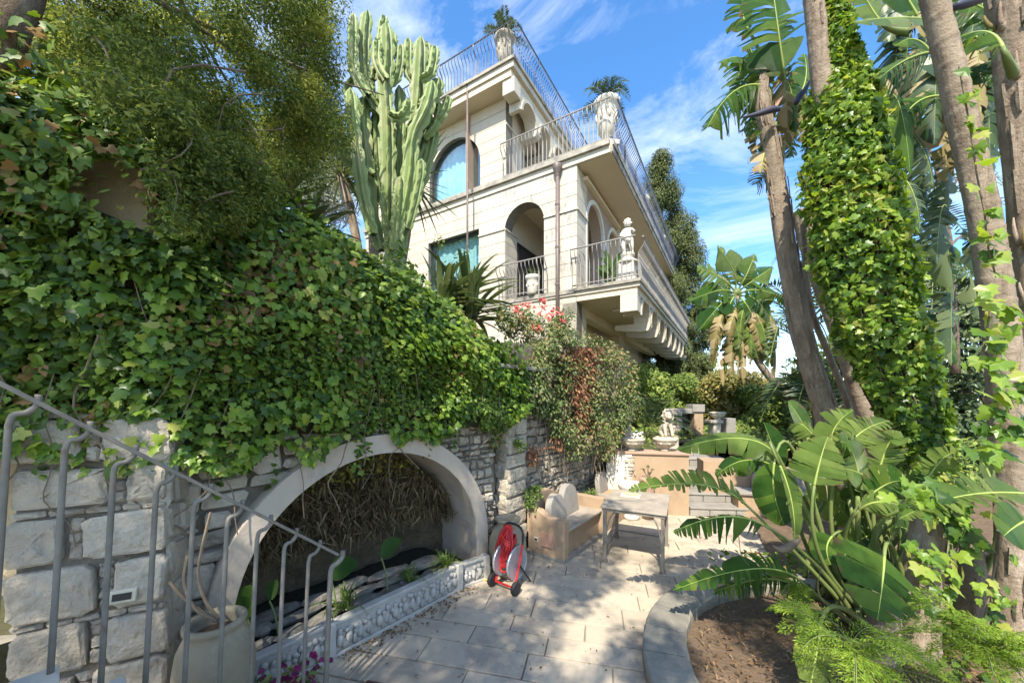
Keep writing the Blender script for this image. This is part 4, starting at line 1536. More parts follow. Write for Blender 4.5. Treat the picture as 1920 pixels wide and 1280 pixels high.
tuft('spider_plant', 'striped spider plant at the far end of the carved planter near the hose reel', 'plant', KERB[2] + UP * .28 - NW * .10 - DW * .14, 46, .30, M['grass'], 'spider plants in the carved planter', 6)
tuft('spider_plant', 'spider plant in the middle stretch of the carved planter', 'plant', KERB[1] + UP * .28 - NW * .10 + DW * .85, 30, .24, M['grass'], 'spider plants in the carved planter', 7)
# broad leaves beside the pool
lp = thing('pool_plant', 'broad-leaved plant with wide green leaves at the pool edge', 'plant', tuple(ARCH.p(-1.05, .25, .25)))
for b0, t0, w in ((at(455, 1165, 2.75), at(470, 1095, 2.80), .20), (at(505, 1125, 3.0), at(520, 1085, 3.0), .12), (at(618, 1080, 3.2), at(672, 1055, 3.25), .20), (at(715, 1045, 3.6), at(752, 1010, 3.6), .16), (at(460, 1150, 2.75), at(440, 1120, 2.75), .14)):
    lf_ = simple_leaf(b0, t0, w, M['big_leaf'], lp)
    MB().tube(bez(Vector((b0.x + .05, b0.y + .03, .2)), Vector((b0.x + .06, b0.y + .02, b0.z * .7)), b0, 6), .008, 5).build('petiole', M['petiole'], lf_)

# ---- wall to the right of the grotto: quoin pier and rubble behind the bench
W2o = Vector((-.05, 4.85, 0))
W2 = Fr(W2o, DW, UP, NW)
qp = thing('quoin_pier', 'narrow pier of pale rough blocks at the wall corner above the hose reel', 'pier', tuple(W2o))
MB().fbox(W2, .02, .42, -.1, 2.55, -.4, -.03).build('core', M['mortar'], qp)
rr = random.Random(61)
v, k = 0.0, 0
while v < 2.5:
    h = rr.uniform(.16, .25)
    if k % 3 == 2:
        s0 = rr.uniform(.14, .28)
        cells = [(0, s0), (s0, .44)]
    else:
        cells = [(0, .44)]
    for a, b_ in cells:
        hew(stone(W2, cut_rect(a + .006, b_ - .006, v + .006, v + h - .006, rr, .12, .012), -.2, .01 + rr.uniform(-.012, .012), rr).build('stone', M['pale_rubble'], qp, smooth=True), .02, 2)
    v += h
    k += 1
SF2 = Fr(W2o - NW * .01, NW * -1, UP, -DW)
rubble(SF2, 0.0, .30, 0, 2.5, (.16, .26), (.2, .3), lambda *a: False, qp, M['rubble'], 62, (.0, .015), back=-.15)
bw = thing('bench_wall', 'rough rubble wall behind the masonry benches, half hidden by creeper', 'wall', tuple(W2.p(1.8, 0, 0)))
W2b = Fr(W2o - NW * .10, DW, UP, NW)
MB().fbox(W2b, .40, 3.30, -.1, 3.0, -.4, -.05).build('core', M['mortar'], bw)
rubble(W2b, .44, 3.25, .0, 2.0, (.08, .15), (.08, .22), lambda *a: False, bw, M['rubble'], 63, (-.03, .03), back=-.1)
MB().fbox(W2b, -.5, .75, 2.58, 2.63, -.45, .22).build('capstone', M['greystone'], bw, bevel=.01)

# ---- tan plastered retaining wall with coping
T0, T1 = Vector((1.86, 7.02, 0)), Vector((3.29, 6.74, 0))
TD = (T1 - T0).normalized()
TN = Vector((TD.y, -TD.x, 0))
TW = Fr(T0, TD, UP, TN)
LT = (T1 - T0).length
rw = thing('retaining_wall', 'tan plastered retaining wall with a terracotta coping beside the garden steps', 'wall', tuple(T0))
MB().fbox(TW, .0, LT, -.05, 1.12, -.3, 0).build('wall', M['tan_wall'], rw)
MB().fbox(TW, -.03, LT + .02, 1.12, 1.175, -.34, .035).build('coping', M['coping'], rw, bevel=.012)
MB().fbox(TW, -.03, LT * .30, .0, 1.115, .0, .02).build('plaster_patch', M['whitestone'], rw)
rubble(Fr(TW.p(0, 0, .02), TD, UP, TN), LT * .20, LT * .36, .25, 1.1, (.07, .13), (.08, .16), lambda *a: False, rw, M['pale_rubble'], 64, (.005, .03), back=-.02)

# ---- steps up to the upper garden
stp = thing('garden_steps', 'worn stone steps climbing from the courtyard between the tan walls', 'steps', tuple(T1))
rr = random.Random(65)
for i in range(6):
    z0, z1 = .17 * i, .17 * (i + 1)
    y = 6.74 + .35 * i
    o = Vector((3.31 + .02 * i, y, 0))
    wd = 1.75 - .10 * i
    fr = Fr(o, Vector((.995, -.10, 0)).normalized(), UP, Vector((-.10, -.995, 0)).normalized())
    MB().fbox(fr, 0, wd, z0 - .05, z1 - .035, -2.3 + .3 * i, -.03).build('riser', M['mortar'], stp)
    MB().fbox(fr, -.0, wd, z1 - .036, z1, -.42, .015).build('tread', M['greystone'], stp, bevel=.01)
    u = 0
    while u < wd - .05:
        l = rr.uniform(.25, .5)
        e = min(wd, u + l)
        MB().fbox(fr, u + .006, e - .006, z0 + .002, z1 - .04, -.05, -.003 + rr.uniform(-.006, .004)).build('brick', M['greystone'], stp, bevel=.006)
        u = e
# upper garden ground behind the retaining wall and the big bank under the villa
structure(MB().add([(1.75, 7.2, 1.10), (3.28, 6.95, 1.10), (3.4, 9.0, 1.08), (12, 8.9, 1.05), (30, 16, 1.2), (30, 40, 1.2), (2, 40, 1.0), (1.0, 9, 1.0)], [(0, 1, 2, 3, 4, 5, 6, 7)]).build('upper_garden', M['earth']))
bk = MB()
vs = [(-14, 2.2, 3.4), (-3.3, 3.6, 3.15), (-1.15, 5.75, 2.75), (-.25, 5.65, 2.5), (1.5, 7.9, 2.5), (1.75, 10.0, 2.6), (-9, 16, 4.2), (-30, 14, 6)]
bt = [(x, y, -.1) for x, y, z in vs]
nb = len(vs)
bk.add(vs + bt, [tuple(range(nb))] + [(i, (i + 1) % nb, nb + (i + 1) % nb, nb + i) for i in range(nb)])
structure(bk.build('garden_bank', M['earth']))

# ---- right-hand tan bench wall beyond the steps
rb = thing('right_bench', 'tan masonry bench right of the steps, behind the big leaves', 'bench', (4.2, 6.7, 0))
RB = Fr(Vector((4.30, 7.0, 0)), Vector((.97, -.243, 0)).normalized(), UP, Vector((-.243, -.97, 0)).normalized())
MB().fbox(RB, -.55, -.05, 0, .95, -.5, 0).build('pier', M['tan_wall'], rb)
MB().fbox(RB, -.05, 2.4, 0, .42, -.1, .35).build('base', M['tan_wall'], rb)
MB().fbox(RB, -.08, 2.45, .42, .47, -.1, .40).build('seat', M['greystone'], rb, bevel=.01)
MB().fbox(RB, -.05, 2.4, .0, .78, -.45, -.1).build('back', M['tan_wall'], rb)
MB().fbox(RB, -.05, 2.4, .78, .83, -.48, -.06).build('coping', M['coping'], rb, bevel=.01)
n = 14
for u0 in (.55, 1.25):
    MB().prism(Fr(RB.p(u0, .47, -.02), RB.a, (UP - RB.n * .15).normalized(), RB.n), [(-.26, 0), (.26, 0)] + [(.26 * math.cos(math.pi * i / n), .14 + .26 * math.sin(math.pi * i / n)) for i in range(n + 1)], -.04, .02).build('backrest', M['greystone'], rb, bevel=.008)

# ================================================================== bench on the left
BO = Vector((.689, 4.78, 0))
BN = NW
BF = Fr(BO, DW, UP, BN)           # u along, w outwards (negative = towards the wall)
bench = thing('masonry_bench', 'tan plastered bench with rounded grey stone backrests, left of the table', 'bench', tuple(BO))
# end wall with a swept top (profile across the depth)
prof = [(0, 0), (.58, 0), (.58, .64), (.50, .655), (.40, .635), (.30, .585), (.20, .555), (.10, .55), (0, .56)]
EF = Fr(BO, -BN, UP, -DW)
MB().prism(EF, prof, -.13, 0).build('end_wall', M['tan_wall'], bench, bevel=.012)
MB().fbox(BF, .13, 1.22, 0, .375, -.56, -.055).build('base', M['tan_wall'], bench)
MB().fbox(BF, .131, 1.24, .375, .42, -.57, -.0).build('seat', M['table_stone'], bench, bevel=.016)
MB().fbox(BF, .0, 1.24, .0, .05, -.05, .008).build('plinth', M['greystone'], bench)
MB().prism(Fr(BO, -BN, UP, -DW), [(0.0, 0), (.58, 0), (.58, .05), (.0, .05)], .0, .008).build('plinth', M['greystone'], bench)
bkp = [(.0, .3), (1.3, .3), (1.3, .58), (1.0, .60), (.75, .72), (.45, .84), (.22, .84), (.08, .72), (.0, .64)]
MB().prism(Fr(BF.p(0, 0, -.50), DW, UP, BN), bkp, -.10, .0).build('back', M['tan_wall'], bench, bevel=.01)
def headstone(fr, u, z, w, half, rise, th, parent, lean=.12):
    n = 16
    f2 = Fr(fr.p(u, z, w), fr.a, (UP - fr.n * lean).normalized(), fr.n)
    MB().prism(f2, [(-half, 0), (half, 0)] + [(half * math.cos(math.pi * i / n), rise + half * 1.05 * math.sin(math.pi * i / n)) for i in range(n + 1)], -th, 0).build('backrest', M['greystone'], parent, bevel=.01)
headstone(BF, .34, .42, -.26, .21, .17, .10, bench)
headstone(BF, .80, .42, -.30, .23, .20, .10, bench)
MB().fbox(BF, 1.225, 1.33, 0, .60, -.58, .02).build('end_wall', M['tan_wall'], bench, bevel=.01)
# planter box and corner seat farther along
MB().fbox(BF, 1.331, 2.55, 0, .44, -.60, -.02).build('planter_box', M['tan_wall'], bench, bevel=.008)
MB().fbox(BF, 1.331, 2.0, .44, .47, -.62, -.0).build('coping', M['table_stone'], bench, bevel=.01)
headstone(BF, 2.22, .44, -.38, .19, .17, .09, bench)
headstone(BF, 2.50, .44, -.42, .17, .15, .09, bench)
b = MB()
gr = tuft('grass_clump', 'clump of bright grass in the planter behind the table', 'plant', BF.p(1.62, .46, -.36), 60, .26, M['grass'], None, 71)
# outlet and terracotta tile on the bench end
AF = Fr(BO, -BN, UP, -DW)
ot = thing('socket', 'small cream electric socket on the end of the tan bench', 'socket', tuple(AF.p(.45, .24, .0)))
MB().fbox(AF, .405, .475, .20, .265, .0, .012).build('frame', M['ivory'], ot, bevel=.004)
MB().fbox(AF, .42, .46, .218, .248, .012, .0145).build('cover', M['lamp_black'], ot)
MB().fbox(AF, .17, .35, .17, .36, .0, .022).build('end_tile', M['tile_red'], bench, bevel=.004)

# ================================================================== table
tb = thing('garden_table', 'square stone-topped garden table with curved iron legs in the courtyard', 'table', (1.76, 5.1, 0))
A_, B_ = Vector((.9, -.436, 0)).normalized(), Vector((.436, .9, 0)).normalized()
TO = Vector((1.18, 4.85, 0))
TF = Fr(TO, A_, B_, UP)
MB().prism(TF, rect(0, .82, 0, 1.02), .725, .752).build('tabletop', M['table_stone'], tb, bevel=.006)
b = MB()
for a0, a1, b0, b1 in ((.02, .80, .02, .05), (.02, .80, .97, 1.0), (.02, .05, .05, .97), (.77, .80, .05, .97)):
    b.prism(TF, rect(a0, a1, b0, b1), .685, .7245)
b.build('frame', M['grey_iron'], tb)
for a0, b0, sa, sb in ((.05, .05, 1, 1), (.77, .05, -1, 1), (.05, .97, 1, -1), (.77, .97, -1, -1)):
    c = TF.p(a0, b0, 0)
    lg = MB().box(c + UP * .343, (.022, .022, .343), (A_, B_, UP))
    lg.box(c + UP * .012, (.034, .034, .012), (A_, B_, UP))
    for ax, sg in ((A_, sa), (B_, sb)):
        n = 8
        pts = [c + ax * (sg * (.02 + .14 * (1 - math.cos(q / n * math.pi / 2)))) + UP * (.30 + .385 * math.sin(q / n * math.pi / 2)) for q in range(n + 1)]
        lg.tube(pts, .011, 6)
    lg.build('leg', M['grey_iron'], tb, bevel=.003)
b = MB()
b.tube([TF.p(.05, .97, .12), TF.p(.77, .97, .12)], .012, 6)
b.tube([TF.p(.05, .05, .12), TF.p(.05, .97, .12)], .012, 6)
b.build('stretcher', M['grey_iron'], tb)
tr = thing('cloth_bundle', 'yellow-cream cloth bundle lying on the garden table', 'cloth', tuple(TF.p(.28, .62, .752)))
b = MB().box(TF.p(.30, .66, .765), (.14, .085, .013), (A_, B_, UP)).build('cloth', M['ivory'], tr, bevel=.01)
MB().box(TF.p(.30, .66, .783), (.10, .06, .010), (A_, B_, UP)).build('cloth', mat('cloth_yellow', (.60, .52, .25), (.5, .44, .22), 9, .9, .2, 60, 0), tr, bevel=.008)

# ================================================================== jars
def jar(loc, prof, label, m, neck=None):
    t = thing('terracotta_jar', label, 'jar', loc)
    MB().lathe(loc, prof, 36).build('body', m, t, smooth=True)
    return t
jl = (-1.88, 2.30, 0.0)
j1 = jar(jl, [(a * .74, c * .885) for a, c in [(.15, .0), (.18, .04), (.25, .25), (.285, .45), (.285, .58), (.262, .72), (.222, .80), (.205, .83), (.21, .855), (.222, .87), (.222, .895), (.205, .905), (.175, .90), (.172, .86), (.21, .72)]], 'big weathered terracotta jar with bare stems behind the stair railing', M['terracotta'])
MB().lathe(jl, [(.145, .70), (.08, .715), (.001, .72)], 20).build('soil', M['soil'], j1)
js = thing('bare_shrub', 'leafless woody branches growing out of the big terracotta jar', 'shrub', (jl[0], jl[1], .7))
for k, pts in enumerate(([at(405, 1165, 2.3), at(345, 1120, 2.3), at(318, 1090, 2.33)], [at(410, 1160, 2.32), at(385, 1125, 2.33), at(372, 1080, 2.34), at(378, 1030, 2.36), at(395, 960, 2.4)], [at(400, 1160, 2.3), at(365, 1140, 2.28), at(345, 1090, 2.3), at(352, 1040, 2.32)])):
    MB().tube(smooth_path(pts, 4), [.017 - .002 * k, .016, .015] + [.009] * 30 if False else .0095, 6).build('branch', M['twig'], js)
jr = (-.0, 4.62, 0.0)
j2 = jar((-.055, 4.50, 0), [(.11, 0), (.13, .03), (.20, .18), (.235, .34), (.225, .46), (.17, .58), (.13, .62), (.125, .66), (.15, .69), (.155, .715), (.13, .72), (.11, .70)], 'olive terracotta jar in the corner behind the red hose reel', M['terracotta'])

# ================================================================== hose reel
hr_o = gnd(950, 1096)
HX = Vector((.80, -.60, 0)).normalized()      # across the axle
HYv = Vector((-HX.y, HX.x, 0))
hrl = thing('hose_reel', 'wheeled garden hose reel with grey drum flanges and a bent black handle', 'hose reel', tuple(hr_o))
def hp(x, y, z):
    return hr_o + HX * x + HYv * y + UP * z
AXL = (HYv, UP, HX)
drum_c = hp(.05, .0, .30)
for s_ in (-.10, .10):
    MB().lathe(drum_c + HX * s_, [(.03, -.008), (.17, -.008), (.185, -.014), (.19, 0), (.185, .014), (.17, .008), (.03, .008)], 28, AXL).build('drum_flange', M['steel'], hrl, smooth=False)
MB().lathe(drum_c, [(.075, -.095), (.075, .095)], 20, AXL).build('hub', M['black_rubber'], hrl)
for s_ in (-.135, .135):
    MB().tube([hp(.05 + s_, -.10, .06), hp(.05 + s_, .0, .30), hp(.05 + s_, .06, .50)], .013, 7).build('frame_tube', M['red'], hrl)
    MB().lathe(hp(.05 + s_ * 1.25, -.12, .075), [(.02, -.022), (.07, -.022), (.075, 0), (.07, .022), (.02, .022)], 18, AXL).build('wheel', M['black_rubber'], hrl)
    MB().tube([hp(.05 + s_, .02, .26), hp(.05 + s_, .22, .015)], .012, 6).build('leg', M['black_rubber'], hrl)
MB().tube([hp(.05 - .135, -.10, .06), hp(.05 + .135, -.10, .06)], .012, 6).build('axle', M['red'], hrl)
MB().tube(smooth_path([hp(-.085, .06, .49), hp(-.09, .07, .64), hp(-.05, .075, .70), hp(.10, .075, .70), hp(.18, .07, .64), hp(.185, .06, .49)], 4), .013, 7).build('handle', M['black_rubber'], hrl)
hs_o = thing('red_hose', 'bright red flat hose looped over the handle of the hose reel', 'hose', tuple(hp(0, 0, .5)))
rr = random.Random(81)
for k in range(11):
    a = rr.uniform(-.05, .05)
    w_ = rr.uniform(.045, .085)
    zb = rr.uniform(.16, .40)
    pts = [hp(a, .03 + rr.uniform(-.01, .02), .69), hp(a - w_, -.02 + rr.uniform(-.03, .03), .55), hp(a - w_ * 1.3, -.06, (zb + .5) / 2), hp(a - w_ * .4, -.07, zb), hp(a + w_ * .8, -.06, zb + .06), hp(a + w_, -.02, .52), hp(a + .01, .03, .68)]
    MB().tube(smooth_path(pts, 5), .0105, 6).build('loop', M['red'], hs_o, smooth=True)
b = MB()
for z in (.50, .525, .55):
    pts = [hp(.10 * math.cos(t), .03 + .075 * math.sin(t), z + .03 * math.sin(t * 2)) for t in [2 * math.pi * i / 18 for i in range(19)]]
    b.tube(pts, .0105, 6)
b.build('wrap', M['red'], hs_o, smooth=True)
yh = MB().tube(smooth_path([hp(-.05, -.05, .22), hp(-.16, -.06, .06), hp(-.30, -.10, .015), hp(-.46, -.10, .012), hp(-.58, -.02, .012), hp(-.62, .10, .05), hp(-.60, .16, .20), hp(-.58, .24, .31)], 7), .011, 7).build('garden_hose', M['yellow_hose'], None, smooth=True)
tag(yh, 'thin yellow garden hose curling from the reel over the carved planter', 'hose')

# ================================================================== stair and its railing in the left foreground
SD = Vector((.62, .785, 0)).normalized()
SN = Vector((SD.y, -SD.x, 0))
B0 = Vector((-2.054, 1.48, 0))
SP = .1442
def rail_z(i):
    return 2.24 - (2.24 - 1.145) * i / 9
sr = thing('stair_railing', 'grey wrought iron stair railing with bent balusters sloping down in the left foreground', 'railing', tuple(B0 + SD * SP * 9))
top0, top9 = B0 - SD * SP * 2.0 + UP * rail_z(-2.0), B0 + SD * SP * 9.32 + UP * rail_z(9.32)
hd_ = (top9 - top0).normalized()
b = MB()
side = hd_.cross(UP).normalized()
mid = (top0 + top9) / 2
b.box(mid, ((top9 - top0).length / 2, .024, .009), (hd_, side, side.cross(hd_)))
b.build('handrail', M['grey_iron'], sr, bevel=.004)
# scrolled end of the handrail
LEAN = SD * -.045
for i in range(-1, 10):
    zt = rail_z(i + .22)
    base = B0 + SD * SP * i
    r = .0115 if i < 9 else .017
    pts = [base + SD * (.035 + (.04 if i < 9 else .05)) + UP * zt, base + SD * (.03 + (.04 if i < 9 else .05)) + UP * (zt - .045), base + SD * .045 + UP * (zt - .075), base + SD * .012 + UP * (zt - .085), base + UP * (zt - .125)]
    P = smooth_path(pts, 5)
    z_end = max(-.02, zt - 1.22)
    P += [base + UP * ((zt - .125) * (1 - q) + z_end * q) + LEAN * q for q in (.35, .7, 1)]
    MB().tube(P, r, 8).build('baluster', M['grey_iron'], sr, smooth=True)
stair = thing('garden_stair', 'flight of pale stone steps under the iron railing at the left edge', 'steps', tuple(B0 + SN * .5))
for i in range(9):
    u0 = -.30 + .20 * i
    z = 1.355 - .17 * i
    if z <= .02:
        break
    fr = Fr(B0 + SN * .0, SD, UP, SN)
    MB().fbox(fr, u0 - .20, u0 + .03, z - .04, z, -.06, 1.25).build('tread', M['whitestone'], stair, bevel=.008)
    MB().fbox(fr, u0 - .20, u0, -.02, z - .041, -.02, 1.2).build('riser', M['limestone'], stair)
mt = MB().box(Vector((-.88, 2.60, .008)), (.28, .15, .008), (PB, PA, UP)).build('doormat', mat('mat_brown', (.11, .045, .035), (.08, .035, .03), 20, .95, .4, 60, 0), None)
tag(mt, 'dark reddish doormat on the paving at the foot of the stair', 'mat')

# pansies at the foot of the railing
pz = thing('pansies', 'purple pansies flowering at the foot of the railing post', 'flowers', (-1.42, 2.42, .0))
MB().lathe((-1.50, 2.50, 0), [(.10, 0), (.14, .16), (.15, .18), (.12, .18)], 16).build('pot', M['terracotta'], pz, smooth=True)
n = 90
pos = np.stack([-1.50 + RNG.normal(size=n) * .10, 2.50 + RNG.normal(size=n) * .09, .22 + RNG.uniform(-.05, .10, n)], axis=1)
v, f = scatter(OVAL, pos, rnd_dirs(n) + np.array([0, -.4, .8]), rnd_dirs(n), RNG.uniform(.04, .07, n))
np_mesh('foliage', v, f, M['grass'], pz, kind='stuff')
PET = fan([(0, -.1), (.5, -.2), (.55, .35), (.3, .6), (0, .5), (-.3, .6), (-.55, .35), (-.5, -.2)], (0, .1, -.08))
n = 26
pos = np.stack([-1.50 + RNG.normal(size=n) * .11, 2.48 + RNG.normal(size=n) * .08, .29 + RNG.uniform(-.05, .07, n)], axis=1)
leaf_objects('flower', leaf_mesh('flower', PET, M['flower_purple']), pos, RNG.normal(size=(n, 3)) * .35 + np.array([.2, -.8, .7]), rnd_dirs(n) * .4 + np.array([0, 0, 1]), RNG.uniform(.035, .05, n), pz)

# ================================================================== things on the far walls
def wp(px, py, Y):
    return at(px, py, Y)
for px, lab, sd_ in ((1186, 'carved round stone planter on the left end of the tan wall', 1), (1247, 'carved round stone planter below the stone lion on the tan wall', 2)):
    p = at(px, 848, 7.0)
    p.z = 1.176
    urn(tuple(p), .22, .24, lab, M['urnstone'], 'carved planters on the tan wall', name='stone_planter', style=1)
fp = at(1192, 832, 7.0)
wf = thing('white_flowers', 'white flowers in the left carved planter on the tan wall', 'flowers', (at(1186, 848, 7.0).x, 7.0, 1.36))
n = 30
pos = np.stack([fp.x + RNG.normal(size=n) * .08, 7.0 + RNG.normal(size=n) * .06, 1.46 + RNG.uniform(-.06, .08, n)], axis=1)
leaf_objects('flower', leaf_mesh('flower', PET, M['flower_white']), pos, RNG.normal(size=(n, 3)) * .5 + np.array([0, -.8, .7]), rnd_dirs(n), RNG.uniform(.03, .05, n), wf)
# lion
lo = at(1250, 820, 8.1)
lo.z = 1.18
lion = thing('stone_lion', 'seated stone lion with a curly mane on a plinth behind the tan wall', 'statue', tuple(lo))
MB().box(lo + UP * .02, (.20, .16, .13)).build('plinth', M['urnstone'], lion, bevel=.015)
q = lambda x, y, z: lo + Vector((x, y, z + .14))
body = skin_body('body', [q(0, .10, .10), q(0, .06, .24), q(0, -.01, .36), q(-.09, .08, .08), q(-.11, -.10, .02), q(.09, .08, .08), q(.11, -.10, .02), q(-.07, -.05, .24), q(-.075, -.11, .10), q(-.075, -.14, .01), q(.07, -.05, .24), q(.075, -.11, .10), q(.075, -.14, .01)],
                 [(0, 1), (1, 2), (0, 3), (3, 4), (0, 5), (5, 6), (2, 7), (7, 8), (8, 9), (2, 10), (10, 11), (11, 12)], [.12, .11, .085, .065, .04, .065, .04, .05, .036, .036, .05, .036, .036], M['urnstone'], lion)
h = MB().blob(q(0, -.07, .47), (.085, .085, .10), 12, 8)
h.blob(q(0, -.155, .44), (.045, .04, .04), 8, 6)
h.blob(q(-.07, -.06, .56), (.028, .02, .03), 6, 4)
h.blob(q(.07, -.06, .56), (.028, .02, .03), 6, 4)
h.blob(q(-.035, -.145, .50), (.014, .012, .012), 6, 4)
h.blob(q(.035, -.145, .50), (.014, .012, .012), 6, 4)
h.build('head', M['urnstone'], lion, smooth=True)
mn = MB()
rr = random.Random(5)
for k in range(40):
    a = rr.uniform(0, 2 * math.pi)
    rad_ = rr.uniform(.08, .13)
    mn.blob(q(rad_ * math.cos(a), -.03 + rr.uniform(-.03, .06), .46 + rad_ * 1.15 * math.sin(a)), .03, 6, 4, .15)
mn.build('mane', M['urnstone'], lion, smooth=True)
# wall fountain bowl with its stand, low agave pot, brown pipes
wbp = at(1184, 912, 6.62)
wb_ = thing('wall_basin', 'white stone half-bowl basin on a short column in the corner behind the table', 'basin', (wbp.x, wbp.y, 0))
MB().lathe((wbp.x, wbp.y, 0), [(.14, 0), (.14, .06), (.07, .10), (.065, .36), (.10, .40), (.20, .50), (.235, .56), (.245, .60), (.245, .64), (.215, .64), (.19, .58)], 24).build('bowl', M['whitestone'], wb_, smooth=True)
pot_p = at(1215, 905, 6.62)
up_ = thing('terracotta_pot', 'small dark pot in front of the tan wall with a rosette plant', 'pot', (pot_p.x, pot_p.y, 0))
MB().lathe((pot_p.x, pot_p.y, 0), [(.10, 0), (.11, .5), (.13, .6), (.15, .70), (.15, .74), (.12, .74)], 18).build('body', M['coping'], up_, smooth=True)
ae = thing('aeonium', 'dark branched aeonium with flat rosettes in the pot by the tan wall', 'plant', (pot_p.x, pot_p.y, .74))
for k, (dx, dz) in enumerate(((-.09, .16), (0, .20), (.08, .15), (.03, .10))):
    tip = Vector((pot_p.x + dx, pot_p.y, .74 + dz))
    MB().tube([(pot_p.x, pot_p.y, .72), tip], .009, 5).build('stem', M['twig'], ae)
    n = 14
    an = RNG.uniform(0, 6.28, n)
    v, f = scatter(OVAL, np.tile(np.array(tip), (n, 1)), np.tile(np.array([0, 0, 1.0]), (n, 1)) + RNG.normal(size=(n, 3)) * .2, np.stack([np.cos(an), np.sin(an), np.full(n, .3)], axis=1), RNG.uniform(.04, .06, n))
    np_mesh('rosette', v, f, M['vine'], ae)
# pillar, niche and stair wall of the upper garden
gp = thing('garden_gateway', 'pair of tan garden pillars round a dark niche beyond the lion', 'gateway', (5.0, 10.6, 1.1))
def boxat(px0, px1, py0, py1, Y, d, name, m, parent, bevel=.01):
    a, b_ = at(px0, py0, Y), at(px1, py1, Y)
    return MB().box(((a.x + b_.x) / 2, Y + d / 2, (a.z + b_.z) / 2), (abs(b_.x - a.x) / 2, d / 2, abs(a.z - b_.z) / 2)).build(name, m, parent, bevel=bevel)
boxat(1302, 1319, 772, 830, 10.4, .3, 'pillar', M['tan_wall'], gp)
boxat(1299, 1322, 758, 772, 10.35, .4, 'capital', M['greystone'], gp)
boxat(1258, 1279, 768, 830, 10.4, .3, 'pillar', M['greystone'], gp)
boxat(1279, 1302, 776, 825, 10.65, .1, 'niche_back', M['dark_frame'], gp)
boxat(1256, 1303, 766, 775, 10.38, .35, 'lintel', M['greystone'], gp)
rr = random.Random(92)
rubble(Fr(at(1258, 830, 10.39), Vector((1, 0, 0)), UP, Vector((0, -1, 0))), 0, .33, .0, .95, (.10, .16), (.12, .22), lambda *a: False, gp, M['pale_rubble'], 93, (.0, .05), back=-.05)
fr = Fr(at(1304, 830, 9.9), Vector((1, 0, 0)), UP, Vector((0, -1, 0)))
sw = MB().prism(fr, [(0, -.1), (.42, -.1), (.42, .02), (.0, .40)], -.25, 0).build('stair_wall', M['tan_wall'], None, bevel=.01)
tag(sw, 'short sloping tan wall of the upper stair beside the niche', 'wall')
pu = at(1345, 822, 9.4)
pd = thing('urn_pedestal', 'stone pedestal carrying a shallow urn among the shrubs', 'pedestal', (pu.x, pu.y, 1.05))
boxat(1338, 1352, 792, 835, 9.3, .26, 'shaft', M['urnstone'], pd)
boxat(1333, 1357, 788, 793, 9.24, .36, 'top', M['urnstone'], pd)
boxat(1333, 1357, 830, 840, 9.24, .36, 'base', M['urnstone'], pd)
pz_ = at(1345, 788, 9.42)
urn(tuple(pz_), .19, .22, 'shallow stone urn standing on the pedestal among the shrubs', M['urnstone'], style=1)
ch = boxat(1362, 1380, 784, 820, 9.6, .3, 'stone_block', M['greystone'], None)
tag(ch, 'weathered grey stone block beside the urn pedestal', 'stone')
op = at(1176, 846, 7.6)
ob = MB().box((op.x, 7.6, 1.48), (.07, .07, .36)).build('stone_post', M['urnstone'], None, bevel=.01)
tag(ob, 'slim square stone post behind the left carved planter', 'post')

# fallen leaves on the paving
n = 900
pk = RNG.random(n)
pos = np.zeros((n, 3))
for i in range(n):
    if pk[i] < .5:       # gathered along the planter
        t = RNG.random()
        p = KERB[1] + (KERB[2] - KERB[1]) * t * 1.1 + NW * abs(RNG.normal() * .10)
    else:
        p = Vector((RNG.uniform(-1.2, 3.2), RNG.uniform(2.6, 6.5), 0))
    pos[i] = (p.x, p.y, .012)
v, f = scatter(OVAL, pos, np.array([0, 0, 1.0]) + RNG.normal(size=(n, 3)) * .35, rnd_dirs(n), RNG.uniform(.012, .04, n))
fl = np_mesh('fallen_leaves', v, f, M['litter'], None, kind='stuff')
tag(fl, 'small dry leaves scattered on the stone paving', 'leaves')
n = 3800
a = RNG.uniform(0, 6.28, n)
r_ = (BED_R - .4) * np.sqrt(RNG.random(n))
pos = np.stack([BED_C.x + r_ * np.cos(a), BED_C.y + r_ * np.sin(a), np.full(n, .105)], axis=1)
v, f = scatter((SLIM[0] * np.array([2, 1, 1]), SLIM[1]), pos, np.array([0, 0, 1.0]) + RNG.normal(size=(n, 3)) * .4, rnd_dirs(n), RNG.uniform(.02, .06, n))
fl = np_mesh('bark_mulch', v, f, M['litter'], None, kind='stuff')
tag(fl, 'brown bark chips and dry leaves on the soil of the planting bed', 'mulch')
# ================================================================== ivy on the garden wall
def poly_at(path, u):
    """points and outward normals along a plan polyline, for an array of lengths u"""
    P = np.array(path, dtype=float)
    d = np.diff(P, axis=0)
    L_ = np.linalg.norm(d, axis=1)
    cum = np.concatenate([[0], np.cumsum(L_)])
    i = np.clip(np.searchsorted(cum, u, side='right') - 1, 0, len(d) - 1)
    t = (u - cum[i]) / L_[i]
    p = P[i] + d[i] * t[:, None]
    nn_ = np.stack([d[:, 1], -d[:, 0]], axis=1) / L_[:, None]
    # blend normals near corners
    mid = (cum[:-1] + cum[1:]) / 2
    nx_ = np.interp(u, mid, nn_[:, 0])
    ny_ = np.interp(u, mid, nn_[:, 1])
    l = np.hypot(nx_, ny_)
    return p, np.stack([nx_ / l, ny_ / l], axis=1), cum[-1]

